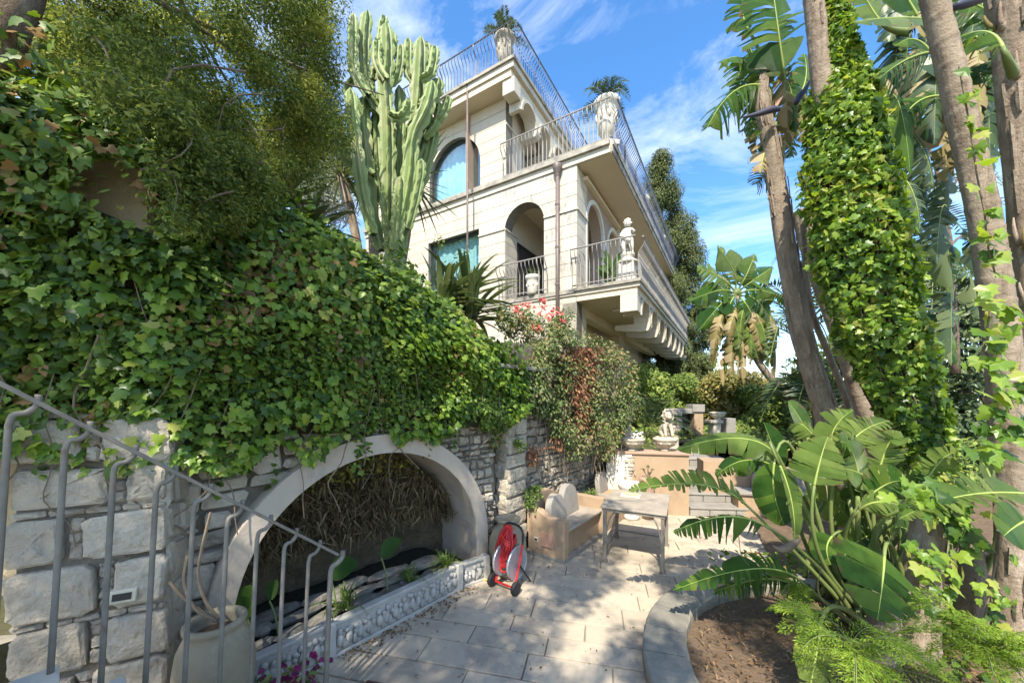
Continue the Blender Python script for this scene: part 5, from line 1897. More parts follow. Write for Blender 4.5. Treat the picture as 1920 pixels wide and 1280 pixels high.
WALLP = [(-4.9, 1.20), (-2.95, 2.07), (-2.33, 2.40), (-1.9, 2.95), (-.30, 4.60), (.06, 5.03)]
_, _, WL = poly_at(WALLP, np.array([0.0]))
kz_u = np.array([0, .9, 1.79, 2.4, 3.02, 3.7, 4.48, 5.15, 5.8, 6.1, 6.45])
kz_b = np.array([1.3, 1.35, 1.78, 1.95, 1.80, 1.80, 1.87, 1.87, 1.80, 1.72, 1.9])
kz_t = np.array([4.6, 4.5, 4.4, 4.25, 4.0, 3.86, 3.62, 3.38, 3.02, 2.85, 2.6])

def ivy_surface(u, v):
    p, nn_, _ = poly_at(WALLP, u)
    zb = np.interp(u, kz_u, kz_b)
    zt = np.interp(u, kz_u, kz_t)
    z = zb + (zt - zb) * np.minimum(v, 1.0)
    q = np.stack([p[:, 0], p[:, 1], z], axis=1)
    bulge = .05 + .20 * np.sin(np.pi * np.clip(v, 0, 1) ** .8) + .11 * wob(q, 2.2) + .075 * wob(q, 5.0, 2.0) + .035 * wob(q, 11.0, 4.0)
    top = np.clip((v - .72) / .28, 0, 1)
    back = -.30 * np.clip((v - .80) / .2, 0, 1) ** 1.5 - 1.6 * np.clip(v - 1.0, 0, .5)
    out = bulge * (1 - .6 * top) + back * top
    q[:, :2] += nn_ * out[:, None]
    n3 = np.stack([nn_[:, 0], nn_[:, 1], np.full(len(u), .15)], axis=1)
    n3[:, 2] += 1.3 * top
    n3[:, :2] *= (1 - .45 * top)[:, None]
    g_ = np.stack([wob(q, 2.6, 1.0), wob(q, 2.6, 3.0), wob(q, 2.6, 5.0)], axis=1)
    return q, n3 + .4 * g_

ivy = thing('ivy_curtain', 'dense dark green ivy mound hanging over the wall above the plastered arch', 'ivy', (-1.4, 3.2, 1.8))
def in_patch(q):
    """bare stretch of tan wall at the upper left"""
    px = 960 + q[:, 0] / q[:, 1] * F
    py = HZ - (q[:, 2] - HC) / q[:, 1] * F
    e = ((px - 205) / 82) ** 2 + ((py - 332 - .25 * (px - 205)) / 70) ** 2
    e2 = ((px - 262) / 42) ** 2 + ((py - 392) / 30) ** 2
    return np.minimum(e, e2)

def ivy_points(n, vmax=1.12):
    u = RNG.uniform(0, WL, n)
    v = RNG.random(n) ** .85 * vmax
    # ragged lower hem with hanging streamers
    hem = .07 * np.sin(u * 7.1) + .06 * np.sin(u * 17.3 + 1) + .04 * np.sin(u * 39)
    v = v + np.where(v < .18, hem * (1 - v / .18) * 1.0, 0)
    q, n3 = ivy_surface(u, np.clip(v, -.25, vmax))
    q[:, 2] += np.minimum(v, 0) * 1.0
    return u, v, q, n3
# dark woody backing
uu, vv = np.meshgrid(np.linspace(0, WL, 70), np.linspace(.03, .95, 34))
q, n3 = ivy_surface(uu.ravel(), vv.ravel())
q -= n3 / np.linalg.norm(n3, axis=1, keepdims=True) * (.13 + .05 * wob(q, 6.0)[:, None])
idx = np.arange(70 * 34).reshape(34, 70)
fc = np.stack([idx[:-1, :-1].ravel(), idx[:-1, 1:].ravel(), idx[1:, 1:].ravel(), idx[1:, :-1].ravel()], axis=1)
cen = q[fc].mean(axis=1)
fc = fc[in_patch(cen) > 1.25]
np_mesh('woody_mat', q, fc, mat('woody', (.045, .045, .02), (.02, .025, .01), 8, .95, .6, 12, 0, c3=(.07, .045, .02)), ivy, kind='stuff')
n = 48000
u, v, q, n3 = ivy_points(n)
deep = RNG.random(n)
ok = in_patch(q) > np.where(RNG.random(n) < .07, 0, 1.0 + .35 * wob(q, 9))
gap = wob(q, 1.9, 4.0) + .5 * wob(q, 4.5, 1.0)
ok &= ~((gap > .62) & (RNG.random(n) < .75) & (u < 3.6))
q, n3, deep, u, v = q[ok], n3[ok], deep[ok], u[ok], v[ok]
nh = n3 / np.linalg.norm(n3, axis=1, keepdims=True)
q = q + nh * ((deep ** 2) * .10 - .09)[:, None]
nr = nh + RNG.normal(size=q.shape) * .55 + np.array([0, -.1, .35])
up_ = np.array([0, 0, -1.0]) + RNG.normal(size=q.shape) * .55
sz = RNG.uniform(.032, .070, len(q)) * np.interp(u, [0, 2.4, 3.6, 6.5], [1.05, .98, .78, .76]) * (.75 + .5 * RNG.random(len(q)))
front = np.argsort(-deep * (RNG.random(len(q)) * .5 + .5))[:300]
m_ = np.ones(len(q), bool)
m_[front] = False
ivm = leaf_mesh('leaf', IVY, M['ivy'])
leaf_objects('leaf', ivm, q[front] + nh[front] * .02, nr[front], up_[front], sz[front] * 1.15, ivy)
hl = RNG.random(len(q)) < .6
a = m_ & hl & (u > 2.2)
b_ = m_ & ~a
vv1, ff1 = scatter(IVY, q[b_], nr[b_], up_[b_], sz[b_])
np_mesh('foliage', vv1, ff1, M['ivy'], ivy, kind='stuff')
vv1, ff1 = scatter(HEART, q[a], nr[a], up_[a], sz[a])
np_mesh('foliage', vv1, ff1, M['ivy'], ivy, kind='stuff')
# crest to the right: lighter leaf colour imitates sunlight falling there
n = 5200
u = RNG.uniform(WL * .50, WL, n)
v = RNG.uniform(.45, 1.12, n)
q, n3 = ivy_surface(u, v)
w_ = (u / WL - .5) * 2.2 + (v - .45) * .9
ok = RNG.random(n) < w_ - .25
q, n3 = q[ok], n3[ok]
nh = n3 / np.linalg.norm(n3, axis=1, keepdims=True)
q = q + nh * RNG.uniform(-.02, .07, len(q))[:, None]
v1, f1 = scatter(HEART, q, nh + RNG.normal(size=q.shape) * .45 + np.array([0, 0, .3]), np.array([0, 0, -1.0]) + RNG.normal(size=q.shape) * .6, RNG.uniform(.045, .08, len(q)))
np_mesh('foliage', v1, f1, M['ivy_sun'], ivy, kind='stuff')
# brighter young leaves along the hem and in loose trails
n = 3400
u = RNG.uniform(1.5, WL, n)
v = RNG.random(n) ** 1.6 * .75 - .03
q, n3 = ivy_surface(u, np.maximum(v, 0))
q[:, 2] += np.minimum(v, 0) * 1.5 - .10 * np.abs(np.sin(u * 5.3)) * (v < .08)
ok = (wob(q, 3.3, 6.0) + .5 * wob(q, 7, 2.0) > .22) & (in_patch(q) > 1.1)
q, n3 = q[ok], n3[ok]
nh = n3 / np.linalg.norm(n3, axis=1, keepdims=True)
q = q + nh * RNG.uniform(.0, .06, len(q))[:, None]
v1, f1 = scatter(IVY, q, nh + RNG.normal(size=q.shape) * .4 + np.array([0, -.1, .35]), np.array([0, 0, -1.0]) + RNG.normal(size=q.shape) * .5, RNG.uniform(.045, .085, len(q)))
np_mesh('foliage', v1, f1, M['ivy_sun'], ivy, kind='stuff')
# stems and streamers over the bare stones
b = MB()
rr = random.Random(101)
for k in range(24):
    u0 = rr.uniform(1.2, WL - .4)
    path, vq = [], rr.uniform(.1, .5)
    for i in range(7):
        uu_ = np.array([u0 + .06 * math.sin(i * 1.3 + k) + .03 * i * rr.uniform(-1, 1)])
        qq, _ = ivy_surface(uu_, np.array([max(vq - .11 * i, 0.0)]))
        z = qq[0].copy()
        z[2] -= max(0, .11 * i - vq) * 1.3
        path.append(z)
    b.tube(smooth_path(path, 3), rr.uniform(.003, .006), 5)
b.build('stem', M['twig'], ivy)

# withered patches and bare runners among the leaves on the left
n = 2600
u = RNG.uniform(.6, 4.2, n)
v = RNG.uniform(.05, .9, n)
q, n3 = ivy_surface(u, v)
ok = (wob(q, 2.3, 8.0) + .9 * wob(q, 6.2, 3.0) > .62) & (in_patch(q) > 1.0) & (RNG.random(n) < .35)
q, n3 = q[ok], n3[ok]
nh = n3 / np.linalg.norm(n3, axis=1, keepdims=True)
q = q + nh * RNG.uniform(-.05, .02, len(q))[:, None]
v1, f1 = scatter(IVY, q, nh + RNG.normal(size=q.shape) * .7, np.array([0, 0, -1.0]) + RNG.normal(size=q.shape) * .6, RNG.uniform(.04, .09, len(q)))
np_mesh('withered_leaves', v1, f1, leafmat('withered', [(0, (.10, .065, .03)), (.5, (.19, .125, .06)), (1, (.28, .21, .10))], .8, .2), ivy, kind='stuff')
# loose shoots standing up from the crest
n = 2600
u = RNG.uniform(.6, WL, n)
v = RNG.uniform(.72, 1.0, n)
q, n3 = ivy_surface(u, v)
nh = n3 / np.linalg.norm(n3, axis=1, keepdims=True)
amp = np.maximum(0, wob(q, 4.0, 3.0)) * .28 + .05
q = q + nh * (amp * RNG.random(n))[:, None] + np.array([0, 0, 1.0]) * (amp * .6 * RNG.random(n))[:, None]
v1, f1 = scatter(IVY, q, nh + RNG.normal(size=q.shape) * .8 + np.array([.1, -.5, .2]), np.array([0, 0, -1.0]) + RNG.normal(size=q.shape) * .8, RNG.uniform(.04, .085, n))
np_mesh('foliage', v1, f1, M['ivy'], ivy, kind='stuff')

# tan wall seen through the gap in the ivy
tw = MB()
fr = Fr(Vector((-4.6, 1.60, 0)), Vector((.905, .425, 0)).normalized(), UP, Vector((.425, -.905, 0)).normalized())
tw.fbox(fr, 0, 2.28, 1.0, 3.98, -.5, .10)
tw = tw.build('old_wall', mat('old_plaster', (.68, .53, .32), (.56, .43, .26), 3, .9, .5, 8, 0, stain=(.36, .27, .16), stain_scale=(3, 3, 2), stain_pos=(.5, .7)), None)
tag(tw, 'tan plastered wall showing through a gap in the ivy at the upper left', 'wall')

# ================================================================== trees: generic builders
def limb(b, p0, p1, r0, r1, rr, bend=.12, n=6, sides=8):
    p0, p1 = Vector(p0), Vector(p1)
    m_ = (p0 + p1) / 2 + Vector((rr.uniform(-1, 1), rr.uniform(-1, 1), rr.uniform(-.5, 1))) * bend * (p1 - p0).length
    P = thru(p0, m_, p1, n)
    b.tube(P, [r0 + (r1 - r0) * i / n for i in range(n + 1)], sides)
    return P

def crown(name, cents, rads, n, tpl, size, m, parent, upv=(0, 0, 1), face=None, jit=.8, flat=1.0, clump=.55):
    """leaves gathered in clumps; rows of centres with radii"""
    C_ = np.array(cents, dtype=float)
    R_ = np.array(rads, dtype=float)
    w = R_ ** 2
    k = RNG.choice(len(C_), n, p=w / w.sum())
    d = rnd_dirs(n)
    r = R_[k] * RNG.random(n) ** (1 / 3 * clump)
    off = d * r[:, None]
    off[:, 2] *= flat
    pos = C_[k] + off
    nrm = d * .7 + RNG.normal(size=(n, 3)) * jit * .6 + np.array([-.1, -.35, .6])
    up_ = np.array(upv, dtype=float) + RNG.normal(size=(n, 3)) * jit + d * .6
    v, f = scatter(tpl, pos, nrm, up_, RNG.uniform(size * .6, size * 1.3, n))
    return np_mesh(name, v, f, m, parent, kind='stuff')

# ---- the old juniper leaning over the wall at the upper left, its crown above the viewer
jun = thing('juniper_tree', 'old leaning evergreen tree with a brown trunk at the top left corner', 'tree', (-4.3, 1.7, 3.2))
rr = random.Random(111)
b = MB()
trunk_p = smooth_path([(-4.6, 1.9, 3.0), at(-120, 330, 2.25), at(-38, 170, 2.2), at(12, 40, 2.2), at(48, -60, 2.25), (-2.75, 2.0, 5.6), (-2.4, 1.7, 6.8)], 6)
b.tube(trunk_p, [.13 - .06 * i / len(trunk_p) for i in range(len(trunk_p))], 14)
b.build('trunk', M['bark'], jun, smooth=True)
limbs = []
bb = MB()
targets = [(-2.9, 4.3, 5.2), (-2.2, 4.6, 5.6), (-1.7, 4.8, 6.2), (-3.4, 4.0, 5.8), (-2.5, 4.0, 6.6), (-1.4, 4.3, 7.2), (-2.6, 3.4, 4.8),
           (-1.9, 1.5, 7.6), (-1.2, .2, 7.2), (-2.6, -1.2, 7.0), (-.6, -1.6, 7.6), (-3.4, .2, 7.4), (-2.1, -2.6, 7.4), (.4, -.6, 7.9), (-1.0, 2.2, 8.0)]
for k, t_ in enumerate(targets):
    s0 = trunk_p[int(len(trunk_p) * rr.uniform(.55, .95))]
    limbs.append(limb(bb, s0, t_, .026, .006, rr, .14))
bb.build('limb', M['bark'], jun, smooth=True, kind='stuff')
tw_ = MB()
cl_c, cl_r = [], []
def px_clump(px, py, Y, r):
    p = at(px, py, Y)
    cl_c.append(tuple(p))
    cl_r.append(r)
# visible part of the crown (upper left of the view); density falls off to the right
rr = random.Random(112)
vis = [(420, 60), (350, 110), (300, 70), (470, 130), (540, 60), (570, 40), (600, 110), (570, 150), (500, 200), (430, 190), (380, 230), (330, 170), (290, 150), (250, 90), (580, 215), (600, 180), (550, 250), (480, 280), (420, 300), (370, 330), (330, 390), (400, 370), (460, 340), (520, 310), (560, 300), (590, 250), (180, 60), (230, 30), (330, 20), (520, 10), (580, 0), (440, 0), (420, 380), (470, 360), (380, 350), (330, 230), (300, 210), (260, 200), (220, 150), (340, 290), (360, 380), (250, 160), (190, 130), (330, 300), (450, 240), (510, 110)]
for (x, y) in vis:
    for q_ in range(5):
        xx, yy = x + rr.uniform(-30, 30), y + rr.uniform(-26, 26)
        front = float(np.interp(xx, [0, 150, 300, 400, 500, 600], [1.62, 1.85, 2.0, 2.45, 2.85, 3.3]))
        crest = float(np.interp(xx, [0, 94, 375, 562, 750], [95, 140, 281, 403, 544]))
        if yy > crest - 45:
            Yc = rr.uniform(front - .28, front - .05)
        else:
            Yc = rr.uniform(front, front + 1.7)
        px_clump(xx, yy, Yc, rr.uniform(.11, .26) * Yc / 3.6)
for (x, y) in ((90, 40), (125, 90), (150, 30), (105, 140), (170, 80), (70, 90), (140, 140), (60, 30)):
    for q_ in range(5):
        px_clump(x + rr.uniform(-25, 25), y + rr.uniform(-25, 25), rr.uniform(2.7, 3.8), rr.uniform(.12, .24))
vis_n = len(cl_c)
jcr = crown('crown', cl_c, cl_r, 140000, (SLIM[0] * np.array([3.0, 1, 1]), SLIM[1]), .034, M['juniper'], jun, (0, 0, -.5), jit=.9, clump=.9)
for c_ in cl_c[::4]:
    q_ = Vector(c_) + Vector((rr.uniform(-.3, .3), rr.uniform(0, .4), rr.uniform(.1, .5)))
    limb(tw_, q_, c_, .006, .002, rr, .25, 4, 4)
tw_.build('twig', M['bark'], jun, kind='stuff')
tips, tr__ = [], []
for (x, y, r) in ((310, 45, 26), (330, 38, 22), (290, 55, 22), (440, 45, 20), (430, 78, 24), (450, 60, 16), (380, 45, 14), (590, 40, 16), (600, 60, 14), (580, 170, 18), (560, 200, 16), (500, 330, 26), (470, 350, 24), (440, 320, 18), (420, 280, 16), (530, 230, 16), (580, 150, 18), (480, 120, 16), (345, 150, 18), (395, 180, 16), (370, 260, 18), (400, 330, 16), (520, 300, 18)):
    for q_ in range(7):
        p = at(x + rr.gauss(0, r * .6), y + rr.gauss(0, r * .5), rr.uniform(3.2, 3.5))
        tips.append(tuple(p))
        tr__.append(.05)
crown('crown_tips', tips, tr__, 9000, (SLIM[0] * np.array([3.0, 1, 1]), SLIM[1]), .036, M['juniper_tip'], jun, (0, 0, -.5), jit=.9, clump=.9)
# overhead part of the crown, above and behind the viewer; it shades the grotto and dapples the paving
cl_c, cl_r = [], []
rr = random.Random(113)
for k in range(150):
    x, y = rr.uniform(-5.2, 1.0), rr.uniform(-4.2, 1.5)
    z = 6.9 + rr.uniform(-.6, 1.1)
    if x > -.6 and rr.random() < .72:
        continue
    if y > -.5 and rr.random() < .68:
        continue
    cl_c.append((x, y, z))
    cl_r.append(rr.uniform(.22, .50))
crown('crown', cl_c, cl_r, 62000, (SLIM[0] * np.array([3.0, 1, 1]), SLIM[1]), .075, M['juniper'], jun, (0, 0, -.4), jit=.9, clump=.9)

# ================================================================== candelabra cactus
cac = thing('candelabra_cactus', 'tall pale green candelabra cactus with many ribbed arms in front of the villa', 'cactus', (-1.75, 5.2, 3.0))
def cactus_arm(pts, Y, wpx, ribs=5, kids=None, name='arm'):
    P = smooth_path([at(x, y, Y + dy) for x, y, dy in pts], 6)
    n = len(P)
    rad = []
    for i in range(n):
        t = i / (n - 1)
        r = wpx / F * Y * .355
        r *= (.72 + .28 * min(1, t * 5)) * (1 if t < .9 else max(.12, math.sqrt(max(0, 1 - ((t - .9) / .1) ** 2))))
        r *= 1 + .06 * math.sin(t * 19)
        rad.append(r)
    # star-shaped section
    vs, fs = [], []
    sec = ribs * 4
    ref = Vector((1, 0, 0))
    for i, p in enumerate(P):
        t = (P[min(i + 1, n - 1)] - P[max(i - 1, 0)]).normalized()
        a = (ref - t * ref.dot(t)).normalized()
        ref = a
        bq = t.cross(a)
        for k in range(sec):
            th = 2 * math.pi * k / sec
            prof_ = 0.52 + .66 * (abs(math.cos(th * ribs / 2)) ** 1.8)
            wave = 1 + .15 * math.sin(i * 2.1 + k) * (abs(math.cos(th * ribs / 2)) > .8)
            vs.append(p + (a * math.cos(th) + bq * math.sin(th)) * rad[i] * prof_ * wave)
    for i in range(n - 1):
        for k in range(sec):
            k2 = (k + 1) % sec
            fs.append((i * sec + k, i * sec + k2, (i + 1) * sec + k2, (i + 1) * sec + k))
    fs.append(tuple(range((n - 1) * sec, n * sec)))
    return MB().add(vs, fs).build(name, M['cactus'], cac)
ARMS = [
    ([(735, 470, 0), (728, 400, 0), (728, 300, 0), (726, 220, 0), (722, 160, 0), (726, 100, 0), (724, 42, 0)], 36),
    ([(750, 470, .05), (762, 390, .05), (770, 300, .05), (780, 220, .05), (786, 150, .05), (790, 68, .05)], 36),
    ([(735, 455, -.1), (755, 400, -.1), (768, 330, -.1), (775, 260, -.1), (800, 205, -.1), (812, 152, -.1)], 32),
    ([(715, 470, .15), (697, 400, .15), (690, 320, .15), (682, 240, .15), (684, 180, .15)], 34),
    ([(700, 440, -.1), (682, 370, -.1), (672, 300, -.1), (662, 230, -.1), (657, 165, -.1)], 30),
    ([(700, 330, .0), (655, 300, .0), (640, 270, .0), (628, 208, .0)], 27),
    ([(725, 220, .1), (700, 190, .1), (686, 140, .1), (684, 80, .1), (690, 20, .1)], 30),
    ([(690, 180, -.05), (664, 130, -.05), (662, 80, -.05), (663, 25, -.05)], 26),
    ([(700, 150, 0), (712, 90, 0), (716, 55, 0), (722, 30, 0)], 22),
    ([(724, 160, .05), (742, 150, .05), (750, 120, .05), (752, 82, .05)], 22),
    ([(724, 150, -.1), (708, 120, -.1), (706, 92, -.1), (708, 75, -.1)], 22),
    ([(728, 120, .1), (736, 100, .1), (738, 80, .1), (736, 62, .1)], 20),
    ([(786, 160, .1), (768, 140, .1), (765, 105, .1), (766, 72, .1)], 24),
    ([(788, 150, -.1), (806, 140, -.1), (813, 115, -.1), (816, 86, -.1)], 24),
    ([(788, 130, .1), (800, 110, .1), (801, 95, .1), (801, 80, .1)], 20),
    ([(785, 200, 0), (804, 195, 0), (818, 175, 0), (824, 148, 0)], 28),
    ([(800, 230, .1), (822, 225, .1), (835, 205, .1), (842, 180, .1)], 22),
    ([(795, 260, .1), (814, 240, .1), (822, 215, .1), (824, 192, .1)], 22),
    ([(765, 400, .2), (790, 340, .2), (806, 290, .2), (816, 240, .2)], 28),
    ([(770, 360, .2), (790, 300, .2), (800, 250, .2), (802, 190, .2)], 24),
    ([(745, 350, .2), (748, 280, .2), (752, 220, .2), (748, 160, .2)], 26),
    ([(715, 380, .25), (708, 310, .25), (705, 250, .25), (706, 200, .25)], 26),
    ([(730, 215, -.15), (750, 222, -.15), (764, 205, -.15), (768, 188, -.15)], 26),
    ([(740, 470, -.15), (745, 430, -.15), (748, 380, -.15), (752, 330, -.15)], 30),
    ([(765, 430, -.1), (778, 380, -.1), (788, 330, -.1), (790, 298, -.1)], 22),
    ([(697, 210, .1), (708, 195, .1), (713, 180, .1), (716, 165, .1)], 20),
    ([(660, 200, .1), (650, 170, .1), (668, 140, .1), (672, 118, .1)], 20),
]
for a, w_ in ARMS:
    cactus_arm(a, 5.15, w_, 4 if w_ < 28 else 5)
cactus_arm([(742, 560, 0), (741, 520, 0), (740, 470, 0), (740, 430, 0)], 5.15, 46, 5, name='trunk')

# ---- sword-leaved plants
def sword(base, d, L_, w, droop, m, parent, seed, name='leaf'):
    rr = random.Random(seed)
    d = Vector(d).normalized()
    base = Vector(base)
    tip = base + d * L_ - UP * droop * L_
    P = thru(base, base + d * L_ * .52 - UP * droop * L_ * .16, tip, 7)
    side = d.cross(UP)
    side = side.normalized() if side.length > .05 else Vector((1, 0, 0))
    side = (side + Vector((rr.uniform(-.3, .3), rr.uniform(-.3, .3), rr.uniform(-.3, .3)))).normalized()
    vs, fs, uv = [], [], []
    for i, p in enumerate(P):
        t = i / 7
        ww = w * .5 * (.55 + .45 * math.sin(min(1, t * 2.4) * math.pi / 2)) * (1 - t ** 2.6) + .001
        up2 = side.cross((P[min(i + 1, 7)] - P[max(i - 1, 0)]).normalized())
        vs += [p - side * ww + up2 * ww * .35, p, p + side * ww + up2 * ww * .35]
        uv += [(-1, t), (0, t), (1, t)]
        if i:
            k = 3 * i
            fs += [(k - 3, k - 2, k + 1, k), (k - 2, k - 1, k + 2, k + 1)]
    return np_mesh(name, np.array([tuple(x) for x in vs]), fs, m, parent, np.array(uv))

def sword_plant(name, label, cat, heads, n, L_, w, m, group=None, seed=1, el=(-.3, 1.3), droop=.15, trunk=None):
    t = thing(name, label, cat, tuple(heads[0]), group)
    rr = random.Random(seed)
    for hi, h in enumerate(heads):
        for k in range(n):
            a = rr.uniform(0, 2 * math.pi)
            e = rr.uniform(*el)
            sword(Vector(h) + Vector((rr.uniform(-.05, .05), rr.uniform(-.05, .05), rr.uniform(-.1, .1))), (math.cos(a) * math.cos(e), math.sin(a) * math.cos(e), math.sin(e)), L_ * rr.uniform(.7, 1.15), w * rr.uniform(.8, 1.2), droop * rr.uniform(.4, 1.8), m, t, seed * 1000 + hi * 200 + k)
    if trunk:
        for a, b_, r in trunk:
            MB().tube(thru(a, (Vector(a) + Vector(b_)) / 2 + Vector((.1, 0, 0)), b_, 6), r, 8).build('trunk', M['palm_bark'], t, smooth=True)
    return t
yh_ = at(690, 330, 6.2)
sword_plant('yucca', 'spiky yucca with narrow leaves growing behind the candelabra cactus', 'yucca', [at(690, 300, 6.2), at(770, 345, 6.3), at(640, 330, 6.4)], 62, .95, .045, M['sword'], None, 3, (-.7, 1.4), .12,
            [((-2.5, 6.3, 3.2), tuple(at(690, 300, 6.2)), .09), ((-2.3, 6.4, 3.2), tuple(at(770, 345, 6.3)), .08), ((-2.6, 6.5, 3.2), tuple(at(640, 330, 6.4)), .08)])
sword_plant('crinum', 'clump of broad sword-shaped leaves above the ivy below the villa window', 'plant', [at(830, 575, 5.6), at(880, 600, 5.8), at(870, 560, 6.0)], 40, 1.05, .10, M['sword'], None, 4, (-.1, 1.35), .22)
sword_plant('agave', 'dark sword-leaved plant rising out of the ivy left of the cactus', 'plant', [at(520, 395, 4.6), at(580, 430, 4.9)], 26, .85, .10, M['sword'], None, 5, (.0, 1.2), .15)
sp_ = thing('garden_shrub', 'thin twiggy shrub rising before the lower villa window', 'shrub', tuple(at(835, 560, 6.4)))
b = MB()
rr = random.Random(131)
ends = []
for k in range(7):
    e = at(rr.uniform(810, 880), rr.uniform(445, 520), 6.4)
    limb(b, at(836, 580, 6.4), e, .012, .004, rr, .12, 5, 5)
    ends.append(e)
b.build('stem', M['twig'], sp_)
crown('foliage', [tuple(e) for e in ends], [.10] * len(ends), 160, OVAL, .06, M['bush_green'], sp_)

# grey olive-like shrub behind the cactus on the left
ob_ = thing('grey_shrub', 'silvery grey shrub on the slope left of the cactus', 'shrub', tuple(at(610, 400, 8)))
cc = [tuple(at(600 + rr.uniform(-45, 45), 350 + rr.uniform(-45, 60), 8 + rr.uniform(-.6, .6))) for _ in range(26)]
crown('foliage', cc, [.35] * len(cc), 5200, SLIM, .16, leafmat('olive', [(0, (.12, .14, .09)), (.6, (.22, .24, .17)), (1, (.33, .34, .26))], .6, .2), ob_)
# trees on the slope behind the juniper
for lab, (px0, px1, py0, py1, Y), cnt in (('dark leafy tree on the slope behind the leaning evergreen', (60, 420, 230, 340, 9.5), 30), ('olive-green tree on the slope behind the cactus', (430, 640, 250, 340, 11), 20)):
    t = thing('slope_tree', lab, 'tree', tuple(at((px0 + px1) / 2, py1 + 60, Y)), 'trees on the slope')
    cc = [tuple(at(rr.uniform(px0, px1), rr.uniform(py0, py1), Y + rr.uniform(-1, 1))) for _ in range(cnt)]
    crown('crown', cc, [rr.uniform(.5, .9) for _ in cc], 7000, OVAL, .17, M['bush_green'], t)
    b = MB()
    base = at((px0 + px1) / 2, 640, Y)
    for c_ in cc[::3]:
        limb(b, base, c_, .09, .02, rr, .08, 5, 6)
    b.build('trunk', M['bark'], t, smooth=True)

# ================================================================== flowering creeper and dry vine to the right of the ivy
tv = thing('trumpet_vine', 'creeper with coral-red flowers climbing over the wall below the loggia', 'vine', tuple(at(1000, 640, 6.0)))
cc, cr_ = [], []
rr = random.Random(141)
for k in range(60):
    x = rr.uniform(940, 1065)
    y = 585 + (x - 1000) * .12 + abs(rr.gauss(0, 40))
    cc.append(tuple(at(x, y, rr.uniform(5.6, 6.3))))
    cr_.append(rr.uniform(.07, .17))
crown('foliage', cc, cr_, 4200, OVAL, .055, M['vine'], tv)
b = MB()
for c_ in cc[::4]:
    limb(b, at(1000, 720, 6.0), c_, .010, .003, rr, .2, 5, 4)
b.build('stem', M['twig'], tv)
FL = [(962, 577), (968, 583), (990, 570), (996, 575), (1013, 562), (1019, 575), (1015, 590), (1022, 592), (1033, 590), (1040, 586), (1045, 580), (1050, 588), (1003, 613), (1010, 616), (1000, 610), (985, 600), (978, 590), (1028, 596), (1055, 600), (985, 572), (1018, 566), (975, 575)]
pos, sz_ = [], []
for (x, y) in FL:
    for q_ in range(5):
        pos.append(tuple(at(x + rr.uniform(-6, 6), y + rr.uniform(-5, 5), rr.uniform(5.55, 5.75))))
        sz_.append(rr.uniform(.036, .060))
pos = np.array(pos)
leaf_objects('flower', leaf_mesh('flower', PET, M['flower_red']), pos, RNG.normal(size=pos.shape) * .7 + np.array([0, -.8, .3]), rnd_dirs(len(pos)), np.array(sz_), tv)
for p_ in pos[::6]:
    pass

dv = thing('dry_creeper', 'tangled half-dry creeper hanging over the rubble wall under the balcony', 'vine', tuple(at(1090, 720, 6.2)))
def vine_depth(x):
    return np.interp(x, [940, 1000, 1080, 1140, 1195], [5.0, 5.4, 6.2, 6.75, 7.0])
cc, cr_ = [], []
for k in range(260):
    x = rr.uniform(975, 1185)
    top_y = np.interp(x, [985, 1040, 1075, 1120, 1165, 1190], [690, 625, 625, 640, 655, 690])
    bot_y = np.interp(x, [985, 1010, 1050, 1080, 1140, 1165, 1190], [735, 770, 820, 850, 850, 800, 760])
    y = rr.uniform(top_y, bot_y)
    cc.append(tuple(at(x, y, vine_depth(x) + rr.uniform(-.22, .08))))
    cr_.append(rr.uniform(.08, .2))
CC = np.array(cc)
crown('foliage', cc, cr_, 15000, OVAL, .058, M['vine'], dv, (0, 0, -1), jit=.7)
crown('foliage', cc[::3], cr_[::3], 2200, SLIM, .09, M['twig'], dv, (0, 0, -1), jit=.5)
# backing mass of stems
b = MB()
for k in range(38):
    x = rr.uniform(995, 1180)
    y0 = np.interp(x, [985, 1040, 1075, 1120, 1165, 1190], [690, 640, 640, 650, 665, 700])
    y1 = np.interp(x, [985, 1010, 1050, 1080, 1140, 1190], [800, 900, 880, 900, 880, 800])
    Y = vine_depth(x) + .02
    pts = [at(x + rr.uniform(-9, 9), y0 + (y1 - y0) * i / 5, Y + rr.uniform(-.08, .05)) for i in range(6)]
    b.tube(smooth_path(pts, 3), rr.uniform(.003, .008), 5)
b.build('stem', M['twig'], dv, kind='stuff')
# the red-brown dead strand
n = 2400
x = RNG.normal(size=n) * 15 + 1092
y = RNG.uniform(648, 800, n)
x = 1092 + (x - 1092) * np.clip((815 - y) / 110, .25, 1.2)
Yd = vine_depth(x) - RNG.uniform(.16, .30, n)
pos = np.stack([(x - 960) / F * Yd, Yd, HC - (y - HZ) / F * Yd], axis=1)
v1, f1 = scatter((SLIM[0] * np.array([2.2, 1, 1]), SLIM[1]), pos, RNG.normal(size=pos.shape) + np.array([.3, -.6, .2]), np.array([0, 0, -1.0]) + RNG.normal(size=pos.shape) * .35, RNG.uniform(.06, .13, n))
np_mesh('dead_strand', v1, f1, M['vine_dry'], dv, kind='stuff')
n = 300
x = np.concatenate([RNG.normal(size=n // 2) * 6 + 1000, RNG.normal(size=n // 2) * 8 + 1045])
y = np.concatenate([RNG.uniform(835, 870, n // 2), RNG.uniform(820, 845, n // 2)])
Yd = vine_depth(x) - .12
pos = np.stack([(x - 960) / F * Yd, Yd, HC - (y - HZ) / F * Yd], axis=1)
v1, f1 = scatter(OVAL, pos[:220], RNG.normal(size=(220, 3)) * .6 + np.array([.3, -.6, .2]), np.array([0, 0, -1.0]) + RNG.normal(size=(220, 3)) * .35, RNG.uniform(.04, .07, 220))
